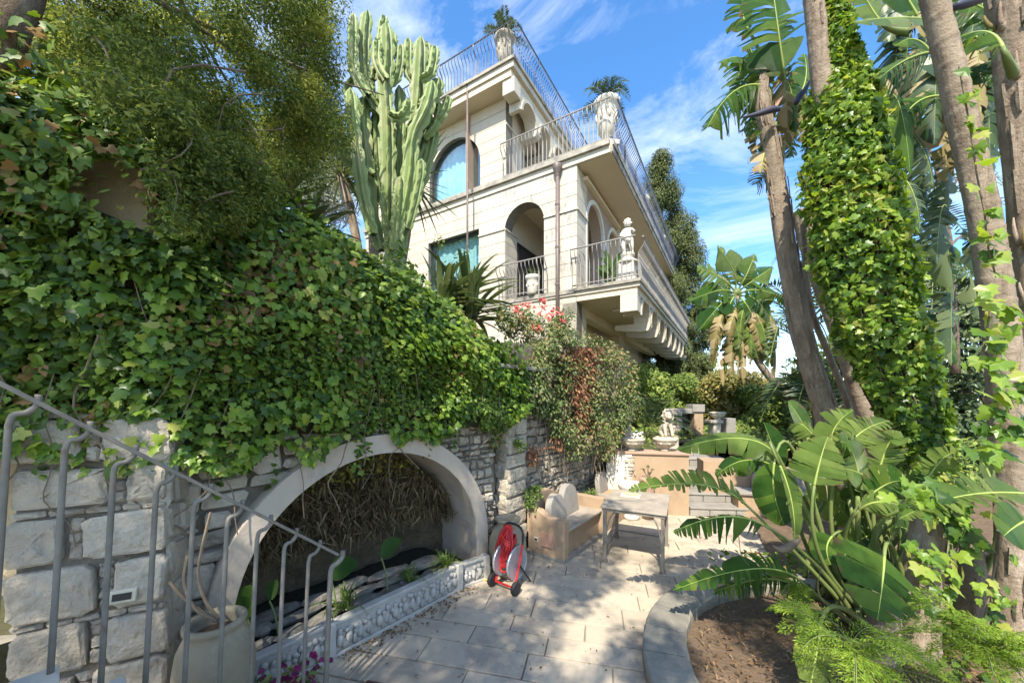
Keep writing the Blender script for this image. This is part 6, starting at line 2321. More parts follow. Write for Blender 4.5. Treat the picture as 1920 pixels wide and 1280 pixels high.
np_mesh('dead_leaves', v1, f1, M['vine_dry'], dv, kind='stuff')
# small green weeds on the quoin pier
wd = thing('wall_weed', 'yellow-green weed sprouting beside the bench at the foot of the stone pier', 'plant', tuple(at(1000, 945, 5.1)))
cc = [tuple(at(1000 + rr.uniform(-14, 16), 930 + rr.uniform(-22, 22), 5.05)) for _ in range(14)]
crown('foliage', cc, [.06] * 14, 420, OVAL, .045, M['grass'], wd)
wd = thing('wall_weed', 'small tuft of weed growing from the stone pier above the hose reel', 'plant', tuple(at(975, 835, 4.95)))
cc = [tuple(at(975 + rr.uniform(-12, 12), 835 + rr.uniform(-10, 10), 4.9)) for _ in range(6)]
crown('foliage', cc, [.05] * 6, 160, OVAL, .04, M['grass'], wd)

# ================================================================== background trees
cy = thing('cypress', 'tall dark cypress standing behind the villa', 'cypress', (8.6, 20, .8))
cc, cr_ = [], []
rr = random.Random(151)
def cyp(x0, ytop, ybot, wl_, Y, n):
    for k in range(n):
        t = rr.random() ** .8
        y = ytop + (ybot - ytop) * t
        hw = wl_ * min(1, (t * 2.1) ** .75 + .05)
        x = x0 + rr.uniform(-1, 1) * hw
        cc.append(tuple(at(x, y, Y + rr.uniform(-1, 1) * hw / F * Y)))
        cr_.append(rr.uniform(.28, .62))
cyp(1238, 286, 740, 40, 20, 170)
cyp(1290, 412, 740, 42, 20.5, 130)
cyp(1262, 345, 740, 34, 21, 70)
crown('crown', cc, cr_, 170000, (SLIM[0] * np.array([2.2, 1, 1]), SLIM[1]), .15, M['cypress'], cy, (0, 0, 1.4), jit=.45, clump=.8)
MB().tube([(8.4, 20, .8), (8.2, 20.2, 8), tuple(at(1240, 300, 20.2))], [.35, .25, .04], 9).build('trunk', M['bark'], cy)

def bush_thing(name, label, px0, px1, py0, py1, Y, n, m, size, group=None, cl=30, rad=.5, seed=1, tpl=OVAL, trunk_y=830):
    rr = random.Random(seed)
    t = thing(name, label, 'bush' if name.endswith('bush') else 'tree', tuple(at((px0 + px1) / 2, trunk_y, Y)), group)
    cc = []
    while len(cc) < cl:
        x, y = rr.uniform(-1, 1), rr.uniform(-1, 1)
        if x * x + y * y < 1 and not (y < -.2 and abs(x) > .75):
            cc.append(tuple(at((px0 + px1) / 2 + x * (px1 - px0) / 2, (py0 + py1) / 2 + y * (py1 - py0) / 2, Y + rr.uniform(-.9, .9))))
    crown('crown', cc, [rad * rr.uniform(.6, 1.2) for _ in cc], n, tpl, size, m, t)
    b = MB()
    for c_ in cc[::3]:
        limb(b, at((px0 + px1) / 2, trunk_y, Y), c_, .06, .012, rr, .12, 5, 5)
    b.build('trunk', M['bark'], t)
    return t
bush_thing('flowering_bush', 'broad reddish-green bush beyond the upper terrace, left of the leaning palm', 1300, 1460, 705, 830, 15, 24000, M['bush'], .15, 'bushes beyond the steps', 46, .55, 1)
bush_thing('garden_bush', 'bright green bush between the villa pillar and the niche', 1245, 1320, 700, 800, 17, 10000, M['bush_green'], .15, 'bushes beyond the steps', 24, .5, 2)
bush_thing('garden_bush', 'yellow-green bush behind the urn pedestal', 1380, 1480, 735, 850, 13, 14000, M['bush_green'], .13, 'bushes beyond the steps', 30, .45, 3)
bush_thing('garden_bush', 'dark evergreen bush right under the villa balcony pillar', 1180, 1250, 690, 800, 13, 5200, M['bush_green'], .12, 'bushes beyond the steps', 24, .40, 4)
bush_thing('olive_tree', 'thin grey-green tree rising right of the cypress', 1270, 1335, 640, 740, 24, 2600, M['bush'], .18, None, 26, .5, 5)
bush_thing('garden_bush', 'deep green bush closing the garden behind the bird-of-paradise trunks', 1480, 1700, 640, 860, 12, 12000, M['bush_green'], .15, 'bushes behind the trunks', 60, .6, 6)
bush_thing('garden_bush', 'shady bush behind the tall ringed trunk at the right edge', 1690, 1960, 560, 860, 10, 11000, M['palm_dark'], .16, 'bushes behind the trunks', 56, .6, 7)
bush_thing('garden_bush', 'low green shrub at the foot of the ivy column', 1600, 1800, 800, 960, 7, 6000, M['bush_green'], .10, 'bushes behind the trunks', 40, .35, 8, trunk_y=990)
# sword-leaved cycad under the balcony, and feather palms behind the trunks
frond_plant('cycad', 'dark spiky cycad in front of the white pillar under the villa', 'plant', tuple(at(1222, 800, 9.5)), 18, 1.15, .25, .22, M['palm_dark'], None, (.0, 1.3), 31)
for k, (px, py, Y, L_, lab) in enumerate(((1500, 640, 11, 2.6, 'feather palm seen between the leaning palm and the bark trunk'), (1560, 520, 13, 2.6, 'feather palm behind the thin curved stem'), (1700, 420, 12, 2.8, 'dusky feather palm in the gap beside the ringed trunk, the highest there'), (1755, 560, 10, 2.3, 'feather palm in the gap beside the ringed trunk, below the other'), (1530, 760, 9.5, 1.9, 'low feather palm at the foot of the bark trunk'))):
    p = at(px, py, Y)
    t = frond_plant('feather_palm', lab, 'palm', tuple(p), 15, L_, .55, .42, M['palm_dark'], 'feather palms behind the trunks', (.05, 1.15), 40 + k, nleaf=30)
    MB().tube([(p.x, p.y + .2, .5), (p.x + .1, p.y, p.z * .5), tuple(p)], [.13, .11, .10], 8).build('trunk', M['palm_bark'], t)
# grass and low plants over the upper garden
n = 9000
x = RNG.uniform(2.2, 13, n)
y = RNG.uniform(7.6, 17, n)
pos = np.stack([x, y, np.full(n, 1.1) + RNG.random(n) * .12 * (1 + wob(np.stack([x, y, x * 0], axis=1), .9))], axis=1)
okk = ~((x > 3.2) & (x < 5.1) & (y < 9.2))
v, f = scatter(OVAL, pos[okk], np.array([-.1, -.35, 1.0]) + RNG.normal(size=(okk.sum(), 3)) * .6, rnd_dirs(okk.sum()), RNG.uniform(.06, .16, okk.sum()))
gu = np_mesh('low_planting', v, f, M['bush_green'], None, kind='stuff')
tag(gu, 'low green planting covering the upper garden beyond the steps', 'planting')
# bare branched tree in the gap
bt_ = thing('bare_tree', 'dead branched tree silhouetted in the gap left of the ringed trunk', 'tree', tuple(at(1800, 700, 8)))
b = MB()
rr = random.Random(161)
st_ = [at(1790, 700, 8), at(1785, 560, 8), at(1778, 450, 8), at(1765, 380, 8), at(1752, 290, 8)]
b.tube(smooth_path(st_, 4), [.09 - .06 * i / 17 for i in range(17)], 7)
for a, e in (((1782, 520), (1740, 470)), ((1778, 450), (1725, 400)), ((1770, 400), (1745, 340)), ((1765, 380), (1800, 320)), ((1740, 470), (1715, 460)), ((1778, 470), (1840, 430)), ((1750, 300), (1735, 255)), ((1725, 400), (1700, 390))):
    limb(b, at(*a, 8), at(*e, 8), .035, .008, rr, .15, 5, 6)
b.build('trunk', M['bark'], bt_, smooth=True)
# ================================================================== giant bird-of-paradise trees and plants on the right
def blade(path, width, m, parent, hint=(0, -1, .4), torn=.5, fold=.25, sag=.25, seed=0, sweep=.30, name='leaf', cols=3, taper=.6, shape=.75):
    rr = random.Random(seed)
    N_ = len(path) - 1
    hint = Vector(hint).normalized()
    T = [(path[min(i + 1, N_)] - path[max(i - 1, 0)]).normalized() for i in range(N_ + 1)]
    S, U = [], []
    for t in T:
        s = t.cross(hint)
        s = s.normalized() if s.length > 1e-4 else Vector((1, 0, 0))
        S.append(s)
        U.append(s.cross(t).normalized())
    def hw(t):
        return width * .5 * max(0.0, math.sin(math.pi * min(1, max(0, t)) ** shape)) ** taper
    vs, fs, uv = [], [], []
    for sg in (-1, 1):
        i = 0
        while i < N_:
            l = (rr.choice([1, 1, 1, 2, 2]) if torn > .8 else rr.choice([1, 2, 2, 3, 5])) if rr.random() < torn else rr.choice([5, 8, 11])
            e = min(N_, i + l)
            dr = rr.uniform(-.2, 1.0) * torn * sag * 2.2 + sag
            sw = sweep + rr.uniform(-.10, .16) * torn
            shr = 1 - (.15 + .55 * rr.random()) * torn
            ln = 1 - rr.random() * .35 * torn
            fo = fold + rr.uniform(-.25, .25) * torn
            k0 = len(vs)
            c_t = (i + e) / 2 / N_
            for q in range(i, e + 1):
                t = q / N_
                p, tt, ss, uu = path[q], T[q], S[q], U[q]
                w = hw(t)
                for c in range(cols + 1):
                    a = c / cols
                    along = (t - c_t) * -(1 - shr) * a ** 2.2
                    L_ = w * a * ln
                    pp = p + ss * (sg * L_ * math.cos(fo)) + uu * (L_ * math.sin(fo) - dr * w * a * a) + tt * (sw * w * a + along * (path[N_] - path[0]).length)
                    pp = pp - UP * (.25 * dr * w * a * a * torn)
                    vs.append(pp)
                    uv.append((sg * a, t * 3))
            for q in range(e - i):
                for c in range(cols):
                    a0 = k0 + q * (cols + 1) + c
                    fs.append((a0, a0 + 1, a0 + cols + 2, a0 + cols + 1))
            i = e
    return np_mesh(name, np.array([tuple(v) for v in vs]), fs, m, parent, np.array(uv), smooth=True)

def big_leaf(parent, base, mid, tip, width, root=None, m=None, hint=(0, -1, .4), torn=.5, fold=.2, sag=.2, seed=0, n=42, rm=None, pr=.014, **kw):
    base, mid, tip = Vector(base), Vector(mid), Vector(tip)
    path = thru(base, mid, tip, n)
    lf = blade(path, width, m or M['big_leaf'], parent, hint, torn, fold, sag, seed, **kw)
    MB().tube([p - UP * .001 for p in path], [max(.0015, pr * .75 * (1 - .9 * i / n)) for i in range(n + 1)], 6).build('midrib', M['midrib'], lf, smooth=True)
    if root is not None:
        root = Vector(root)
        d = (base - path[1]).normalized()
        ctrl = Vector(rm) if rm is not None else base + d * (base - root).length * .45
        P = bez(root, ctrl, base, 12)
        MB().tube(P, [pr * 1.9 - pr * 1.15 * i / 12 for i in range(13)], 7).build('petiole', M['petiole'], lf, smooth=True)
    return lf

# ---- foreground clump
ROOTP = Vector((3.35, 3.55, .05))
bop = thing('bird_of_paradise', 'large bird-of-paradise clump with torn paddle leaves reaching over the courtyard', 'plant', tuple(ROOTP))
a_ = at
def rt(dx, dy, z=.08):
    return ROOTP + Vector((dx, dy, z))
B_, P_ = M['big_leaf'], M['pale_leaf']
LV = [
    # base, mid, tip, width, root offset, material, hint, torn, fold, sag
    (a_(1400, 947, 3.25), a_(1310, 908, 3.25), a_(1178, 920, 3.3), .34, rt(-.15, -.2), P_, (.1, -.55, .9), .95, .55, .05),
    (a_(1462, 866, 3.4), a_(1395, 822, 3.4), a_(1268, 842, 3.5), .34, rt(-.1, 0), P_, (0, -.75, .8), .35, -.1, .30),
    (a_(1462, 880, 3.9), a_(1400, 862, 3.9), a_(1342, 892, 4.0), .30, rt(-.1, .3), B_, (0, -.8, .6), .85, .2, .30),
    (a_(1432, 984, 3.1), a_(1355, 968, 3.1), a_(1262, 997, 3.15), .30, rt(-.2, -.25), B_, (.1, -.5, .9), .9, -.2, .32),
    (a_(1500, 1088, 3.1), a_(1410, 1066, 3.1), a_(1262, 1106, 3.2), .34, rt(-.25, -.3), B_, (.1, -.6, .9), .97, .45, .12),
    (a_(1480, 1092, 3.2), a_(1420, 1086, 3.2), a_(1335, 1110, 3.2), .26, rt(-.25, -.25), B_, (.1, -.6, .9), .95, .1, .30),
    (a_(1452, 866, 3.35), a_(1452, 925, 3.3), a_(1472, 985, 3.25), .34, rt(-.05, .1), B_, (-.25, -1, .1), .06, -.15, .05),
    (a_(1462, 880, 3.6), a_(1448, 835, 3.6), a_(1432, 792, 3.6), .24, rt(-.05, .2), B_, (.3, -1, .2), .05, .65, .0),
    (a_(1462, 872, 3.2), a_(1484, 940, 3.15), a_(1490, 1016, 3.1), .22, rt(.0, .0), P_, (.35, -1, .1), .25, .45, .15),
    (a_(1527, 909, 3.1), a_(1538, 862, 3.12), a_(1552, 818, 3.2), .46, rt(.05, -.1), P_, (-.1, -.9, .55), .30, .1, .10),
    (a_(1577, 860, 3.5), a_(1612, 812, 3.5), a_(1668, 788, 3.6), .40, rt(.1, .1), P_, (-.3, -.9, .6), .95, .15, .15),
    (a_(1575, 875, 3.7), a_(1560, 815, 3.7), a_(1600, 768, 3.8), .42, rt(.1, .2), P_, (-.1, -.9, .5), .85, .1, .12),
    (a_(1512, 815, 4.2), a_(1500, 785, 4.2), a_(1478, 752, 4.2), .34, rt(.0, .6), B_, (.4, -.9, .25), .06, .15, .05),
    (a_(1540, 840, 3.9), a_(1510, 800, 3.9), a_(1492, 795, 4.0), .28, rt(.0, .4), P_, (0, -.8, .6), .9, .1, .25),
    (a_(1602, 985, 3.8), a_(1560, 945, 3.8), a_(1510, 925, 3.8), .42, rt(.1, .3), B_, (.1, -1, .3), .2, .15, .12),
    (a_(1610, 950, 4.0), a_(1632, 915, 4.0), a_(1650, 878, 4.0), .40, rt(.2, .4), B_, (-.2, -1, .25), .1, .15, .08),
    (a_(1560, 1005, 3.4), a_(1550, 1028, 3.35), a_(1558, 1058, 3.3), .30, rt(.05, .0), B_, (-.1, -1, .4), .15, .1, .12),
    (a_(1612, 955, 3.2), a_(1650, 940, 3.1), a_(1702, 952, 3.1), .30, rt(.2, .0), P_, (0, -.7, .8), .75, .1, .25),
    (a_(1925, 925, 2.75), a_(1800, 930, 2.7), a_(1686, 972, 2.65), .40, None, P_, (0, -.6, .9), .92, .55, .05),
    (a_(1745, 950, 2.85), a_(1800, 970, 2.75), a_(1868, 1036, 2.65), .50, rt(.35, -.2), B_, (.25, -.8, .75), .55, -.05, .16),
    (a_(1658, 1042, 2.70), a_(1654, 1095, 2.58), a_(1645, 1162, 2.50), .74, rt(.1, -.5), B_, (-.05, -1, .22), .40, -.02, .05),
    (a_(1538, 1176, 2.55), a_(1530, 1230, 2.45), a_(1516, 1300, 2.38), .27, rt(-.3, -.7), P_, (-.1, -1, .55), .5, .1, .15),
    (a_(1538, 1176, 2.6), a_(1510, 1160, 2.6), a_(1492, 1140, 2.6), .22, rt(-.3, -.6), P_, (0, -.8, .7), .8, .1, .2),
    (a_(1925, 975, 2.5), a_(1905, 985, 2.45), a_(1882, 1004, 2.4), .34, None, B_, (-.2, -1, .3), .1, .1, .1),
    (a_(1862, 912, 2.9), a_(1850, 880, 2.9), a_(1838, 860, 2.9), .18, rt(.6, -.2), P_, (.2, -1, .3), .05, .1, .05),
    (a_(1640, 1000, 3.6), a_(1600, 1020, 3.4), a_(1580, 1052, 3.3), .30, rt(.2, .1), B_, (0, -1, .4), .3, .1, .15),
    (a_(1700, 1010, 3.5), a_(1720, 985, 3.5), a_(1760, 990, 3.4), .30, rt(.3, .1), B_, (0, -.8, .7), .6, .1, .25),
]
for k, (b0, m0, t0, w, r0, mm, hint, torn, fold, sag) in enumerate(LV):
    big_leaf(bop, b0, m0, t0, w, r0, mm, hint, torn, fold, sag, 300 + k, **(dict(shape=.5, sweep=.10) if k in (19, 20, 9) else {}))
# further leaves that fill the clump to the right and behind
rr = random.Random(221)
for k in range(20):
    x0, y0 = rr.uniform(1560, 1800), rr.uniform(880, 1060)
    a = rr.uniform(-2.6, -.5)
    l = rr.uniform(60, 110)
    Yq = rr.uniform(3.3, 4.1)
    big_leaf(bop, a_(x0, y0, Yq), a_(x0 + math.cos(a) * l * .55, y0 + math.sin(a) * l * .6, Yq - .05), a_(x0 + math.cos(a) * l, y0 + math.sin(a) * l * .75, Yq - .12), rr.uniform(.26, .42), rt(rr.uniform(0, .6), rr.uniform(-.2, .4)), (B_, B_, P_)[k % 3], (rr.uniform(-.4, .4), -1, rr.uniform(.2, .8)), rr.uniform(.2, .9), .12, .16, 350 + k)
# bare stalks and the stub trunks of the clump
b = MB()
rr = random.Random(171)
for k in range(14):
    x = rr.uniform(1560, 1700)
    p0 = ROOTP + Vector((rr.uniform(-.25, .4), rr.uniform(-.3, .3), 0))
    p1 = a_(x, rr.uniform(930, 1010), rr.uniform(3.3, 3.8))
    MB().tube(bez(p0, (p0 + p1) / 2 + Vector((rr.uniform(-.06, .06), 0, 0)), p1, 6), [.03, .028, .026, .024, .022, .02, .016], 7).build('stalk', M['petiole'], bop, smooth=True)
fb = MB().tube(smooth_path([a_(1500, 1010, 3.1), a_(1478, 1025, 3.05), a_(1462, 1030, 3.0), a_(1448, 1022, 3.0)], 4), [.012, .02, .03, .034, .036, .036, .034, .03, .026, .02, .014, .008, .004][:13], 7).build('dead_flower', M['twig'], bop, smooth=True)

# ---- trunks
def trunk_tree(name, label, cat, pts, Y, m, ringed=True, group=None, seed=0, sides=16, ring=.16, strips=0, depthvar=0.0):
    """pts: (px, py, width px)"""
    rr = random.Random(seed)
    ctr = [at(x, y, Y + depthvar * i) for i, (x, y, w) in enumerate(pts)]
    t = thing(name, label, cat, (ctr[-1].x, ctr[-1].y, 0.05), group)
    base = ctr[-1].copy()
    if base.z > .05:
        k = (base.z - .03)
        d = (ctr[-1] - ctr[-2]).normalized()
        ctr.append(base + Vector((d.x / max(.3, -d.z) * k, 0, -k)))
        pts = list(pts) + [(0, 0, pts[-1][2] * 1.15)]
    SUBD = 34 if ringed else 14
    P = smooth_path(ctr, SUBD)
    W = np.interp(np.arange(len(P)) / float(SUBD), np.arange(len(pts)), [p[2] for p in pts]) * Y / F * .5
    W = .88 * W / np.array([math.sqrt(1 + (p.x / p.y) ** 2) for p in P])
    vs, fs = [], []
    acc = 0.0
    ref = Vector((1, 0, 0))
    nxt = ring
    for i, p in enumerate(P):
        tt = (P[min(i + 1, len(P) - 1)] - P[max(i - 1, 0)]).normalized()
        a = (ref - tt * ref.dot(tt)).normalized()
        ref = a
        q = tt.cross(a)
        if i:
            acc += (p - P[i - 1]).length
        ph = (acc / ring) % 1.0
        bump = (.055 * max(0, 1 - abs(ph - .14) * 7) - .03 * (ph < .05)) if ringed else 0
        for k in range(sides):
            th = 2 * math.pi * k / sides
            lump = .03 * math.sin(3 * th + acc * 2) + .02 * math.sin(7 * th - acc * 5)
            if not ringed:
                lump += .06 * math.sin(9 * th + 1.3 * math.sin(acc * 3)) * (.5 + .5 * math.sin(acc * 4 + th))
            vs.append(p + (a * math.cos(th) + q * math.sin(th)) * (W[i] * (1 + bump + lump)))
    for i in range(len(P) - 1):
        for k in range(sides):
            k2 = (k + 1) % sides
            fs.append((i * sides + k, i * sides + k2, (i + 1) * sides + k2, (i + 1) * sides + k))
    tr_ = MB().add(vs, fs).build('trunk', m, t, smooth=True)
    # peeling bark and fibre strips
    for s_ in range(strips):
        l = rr.randrange(4, 8) * (SUBD // 14)
        i0 = rr.randrange(0, len(P) - l - 1)
        th = rr.uniform(math.pi * .9, math.pi * 2.1)
        pv, pf = [], []
        for j in range(l + 1):
            p = P[i0 + j]
            cth, sth = math.cos(th), math.sin(th)
            r = W[i0 + j] * (1.04 + .14 * (1 - j / l) * rr.uniform(.5, 1))
            o = Vector((cth, sth, 0))
            tg = Vector((-sth, cth, 0))
            wd = W[i0 + j] * .16 * (1 - .7 * abs(j / l - .6))
            pv += [p + o * r - tg * wd, p + o * (r + .012), p + o * r + tg * wd]
            if j:
                k = 3 * j
                pf += [(k - 3, k - 2, k + 1, k), (k - 2, k - 1, k + 2, k + 1)]
        MB().add(pv, pf).build('bark_strip', M['brown_bark'] if rr.random() < .6 else M['palm_bark'], tr_)
    return t, P, W

t1, P1, W1 = trunk_tree('bird_of_paradise_tree', 'tall bird-of-paradise tree with a peeling grey-brown trunk, leftmost of the tall trunks', 'tree',
                        [(1441, 110, 8), (1432, 150, 22), (1430, 200, 34), (1448, 290, 40), (1464, 400, 44), (1479, 500, 46), (1500, 610, 50), (1532, 720, 52), (1565, 830, 54)], 5.0, M['palm_bark'], False, None, 1, strips=60)
t2, P2, W2_ = trunk_tree('leaning_tree', 'smooth dark grey leaning trunk just right of the peeling trunk', 'tree',
                         [(1500, 395, 40), (1520, 470, 42), (1552, 560, 44), (1594, 680, 48), (1632, 800, 52)], 5.8, M['palm_bark'], True, None, 2)
t3, P3, W3 = trunk_tree('slender_tree', 'thin pale ringed stem curving down between two thicker trunks', 'tree',
                        [(1506, 420, 14), (1512, 520, 14), (1524, 590, 15), (1552, 660, 16), (1580, 730, 16), (1602, 800, 17)], 5.3, M['palm_bark'], True, None, 3, ring=.08, sides=10)
t4, P4, W4 = trunk_tree('bird_of_paradise_tree', 'tall trunk wrapped in a thick column of ivy', 'tree',
                        [(1520, -60, 46), (1532, 60, 46), (1545, 180, 48), (1570, 320, 52), (1610, 480, 58), (1660, 640, 64), (1715, 800, 70), (1760, 960, 76)], 4.25, M['palm_bark'], True, None, 4, strips=10)
t5, P5, W5 = trunk_tree('ringed_tree', 'tall smooth ringed trunk leaning left near the right edge', 'tree',
                        [(1738, -60, 62), (1762, 40, 64), (1790, 160, 68), (1822, 300, 74), (1850, 440, 80), (1874, 600, 86), (1890, 760, 92), (1900, 900, 96), (1905, 1050, 98)], 3.3, M['palm_bark'], True, None, 5, ring=.22, sides=20)
t6, P6, W6 = trunk_tree('shaggy_palm', 'shaggy brown trunk with old leaf bases at the very right edge', 'tree',
                        [(1885, -60, 110), (1905, 80, 112), (1918, 220, 112), (1930, 380, 110), (1945, 540, 112), (1950, 700, 116), (1955, 900, 120)], 3.7, M['brown_bark'], False, None, 6, strips=40, sides=20)
t7, P7, W7 = trunk_tree('tree_stump', 'thick brown trunk base in the lower right corner', 'tree',
                        [(1905, 1000, 88), (1900, 1100, 96), (1898, 1200, 104)], 2.75, M['brown_bark'], False, None, 7, strips=14)
t8, P8, W8 = trunk_tree('tree_stump', 'short broad stump with ivy behind the big dark leaf', 'tree',
                        [(1745, 960, 80), (1730, 1060, 90), (1722, 1160, 100)], 2.95, M['brown_bark'], False, None, 8, strips=14)
t9, P9, W9 = trunk_tree('tree_stump', 'pale short stump between the broad stump and the corner trunk', 'tree',
                        [(1828, 1010, 64), (1820, 1100, 70), (1815, 1200, 76)], 3.1, M['palm_bark'], True, None, 9, strips=6)
t10, P10, W10 = trunk_tree('tree_stump', 'dark shaded trunk base left of the broad stump', 'tree',
                           [(1660, 1110, 70), (1655, 1180, 76), (1650, 1240, 80)], 2.9, M['brown_bark'], False, None, 10, strips=10)

# leaf bases jutting from the shaggy trunk
rr = random.Random(181)
for k in range(26):
    i = rr.randrange(4, len(P6) - 6)
    th = rr.uniform(math.pi * .85, math.pi * 1.75)
    o = Vector((math.cos(th), math.sin(th), 0))
    p0 = P6[i] + o * W6[i] * .8
    p1 = p0 + o * rr.uniform(.06, .16) + UP * rr.uniform(.10, .3)
    MB().tube(bez(p0, p0 + o * .10 + UP * .03, p1, 5), [.03, .028, .024, .02, .014, .006], 6).build('leaf_base', M['dead_leaf' if rr.random() < .4 else 'brown_bark'], t6, smooth=True)

# ---- crowns: leaves of the tall trees
r1 = P1[0]
U_ = [
    (t1, a_(1472, 150, 4.9), a_(1457, 40, 4.8), a_(1440, -90, 4.9), .92, a_(1478, 235, 5.0), B_, (.05, -1, -.25), .93, .1, .2),
    (t1, a_(1432, 162, 5.0), a_(1376, 172, 4.9), a_(1326, 240, 4.8), .62, a_(1440, 200, 5.0), B_, (-.1, -.8, .6), .95, -.1, .45),
    (t1, a_(1425, 150, 5.2), a_(1392, 110, 5.1), a_(1350, 118, 5.0), .55, a_(1438, 205, 5.0), B_, (0, -.7, .7), .8, .1, .35),
    (t1, a_(1490, 190, 5.2), a_(1510, 150, 5.3), a_(1508, 100, 5.4), .45, a_(1450, 240, 5.0), B_, (.2, -1, .1), .6, .1, .2),
    (t1, a_(1440, 260, 5.1), a_(1432, 290, 5.0), a_(1425, 325, 4.95), .35, None, M['dead_leaf'], (-.2, -1, .1), .9, .1, .3),
    (t1, a_(1405, 60, 5.3), a_(1392, 20, 5.3), a_(1398, -30, 5.3), .5, a_(1436, 200, 5.0), B_, (-.2, -1, 0), .8, .1, .2),
    (t5, a_(1742, 38, 4.1), a_(1680, 34, 4.0), a_(1600, 42, 3.9), .42, a_(1762, 60, 4.2), P_, (0, -.8, .6), .25, .1, .22),
    (t5, a_(1748, 98, 4.1), a_(1700, 112, 4.0), a_(1648, 148, 3.9), .55, a_(1762, 95, 4.2), B_, (-.1, -1, .15), .85, -.2, .28),
    (t5, a_(1742, 95, 4.4), a_(1712, 74, 4.4), a_(1680, 86, 4.4), .30, a_(1765, 110, 4.3), B_, (0, -.9, .5), .1, .1, .3),
    (t5, a_(1650, 40, 4.4), a_(1630, 10, 4.4), a_(1612, -30, 4.4), .40, a_(1700, 60, 4.4), P_, (0, -1, .2), .3, .1, .15),
    (t5, a_(1720, 30, 4.8), a_(1690, -20, 4.8), a_(1660, -60, 4.8), .5, a_(1760, 70, 4.5), B_, (0, -1, 0), .4, .1, .15),
    (t5, a_(1760, 180, 5.2), a_(1710, 200, 5.2), a_(1680, 260, 5.2), .55, None, B_, (-.1, -1, .2), .8, .1, .35),
    (t6, a_(1880, 90, 3.4), a_(1850, 60, 3.5), a_(1800, 70, 3.6), .45, a_(1900, 140, 3.5), B_, (0, -.9, .4), .85, .1, .35),
    (t6, a_(1870, 140, 3.9), a_(1845, 120, 4.0), a_(1815, 150, 4.1), .45, a_(1900, 160, 3.7), B_, (0, -.9, .4), .85, .1, .4),
    (t6, a_(1860, 40, 4.4), a_(1830, 10, 4.4), a_(1780, 15, 4.4), .5, a_(1900, 100, 4.0), B_, (0, -.9, .4), .7, .1, .35),
]
for k, (tr_, b0, m0, t0, w, r0, mm, hint, torn, fold, sag) in enumerate(U_):
    big_leaf(tr_, b0, m0, t0, w, r0, mm, hint, torn, fold, sag, 400 + k, pr=.022)
# hanging old leaves and shaggy fronds that fill the tops
rr = random.Random(211)
for k in range(16):
    x0, y0 = rr.uniform(1395, 1505), rr.uniform(90, 230)
    dx = rr.uniform(-45, 40)
    Yq = rr.uniform(4.9, 5.6)
    big_leaf(t1, a_(x0, y0, Yq), a_(x0 + dx * .7, y0 + rr.uniform(0, 35), Yq), a_(x0 + dx, y0 + rr.uniform(60, 130), Yq), .38, None, B_ if k % 4 else M['dead_leaf'], (rr.uniform(-.6, .6), -1, .2), .97, .1, .35, 600 + k, n=26, pr=.012)
for k in range(50):
    x0, y0 = rr.uniform(1640, 1920), rr.uniform(-60, 230)
    dx = rr.uniform(-70, 50)
    Yq = rr.uniform(5.0, 6.6)
    big_leaf(t6, a_(x0, y0, Yq), a_(x0 + dx * .6, y0 + rr.uniform(5, 50), Yq), a_(x0 + dx, y0 + rr.uniform(90, 180), Yq), .55, None, (B_, M['palm_dark'], M['palm_dark'], M['dead_leaf'])[k % 4], (rr.uniform(-.6, .6), -1, .2), .96, .1, .35, 640 + k, n=26, pr=.014)
for k in range(18):
    x0, y0 = rr.uniform(1660, 1830), rr.uniform(260, 640)
    dx = rr.uniform(-60, 60)
    Yq = rr.uniform(6.0, 7.6)
    big_leaf(t6, a_(x0, y0, Yq), a_(x0 + dx * .6, y0 + rr.uniform(-20, 30), Yq), a_(x0 + dx, y0 + rr.uniform(50, 130), Yq), .55, None, (M['palm_dark'], M['palm_dark'], B_)[k % 3], (rr.uniform(-.6, .6), -1, .2), .97, .1, .35, 680 + k, n=26, pr=.012)
# beaked flower heads
for tr_, pts in ((t1, [(1462, 205), (1446, 206), (1420, 214), (1392, 220)]), (t1, [(1492, 195), (1500, 180), (1510, 168), (1518, 152)]), (t5, [(1790, 12), (1815, 5), (1845, -3), (1870, -10)])):
    P = smooth_path([at(x, y, 4.75 if tr_ is t1 else 3.2) for x, y in pts], 5)
    n = len(P)
    MB().tube(P, [.05 * math.sin(math.pi * (.15 + .8 * i / n)) * (1 - .6 * i / n) + .003 for i in range(n)], 8).build('flower_spathe', mat('spathe', (.045, .05, .085), (.07, .06, .08), 6, .5, .1, 40, 0) if 'spathe' not in bpy.data.materials else bpy.data.materials['spathe'], tr_, smooth=True)
    o = P[3]
    for k in range(4):
        MB().tube([o, o + Vector((.03 * k, -.02, .10 + .02 * k))], [.012, .002], 5).build('petal', M['tile_red'], tr_)

# dark dead fronds hanging behind the ivy column
for k, (b0, m0, t0) in enumerate(((a_(1690, 330, 5.4), a_(1715, 370, 5.3), a_(1725, 440, 5.3)), (a_(1700, 240, 5.6), a_(1735, 290, 5.5), a_(1748, 350, 5.5)), (a_(1455, 300, 5.2), a_(1440, 320, 5.2), a_(1420, 345, 5.2)))):
    big_leaf(t4 if k < 2 else t1, b0, m0, t0, .5, None, M['palm_dark'], (0, -1, .2), .95, .1, .35, 450 + k)

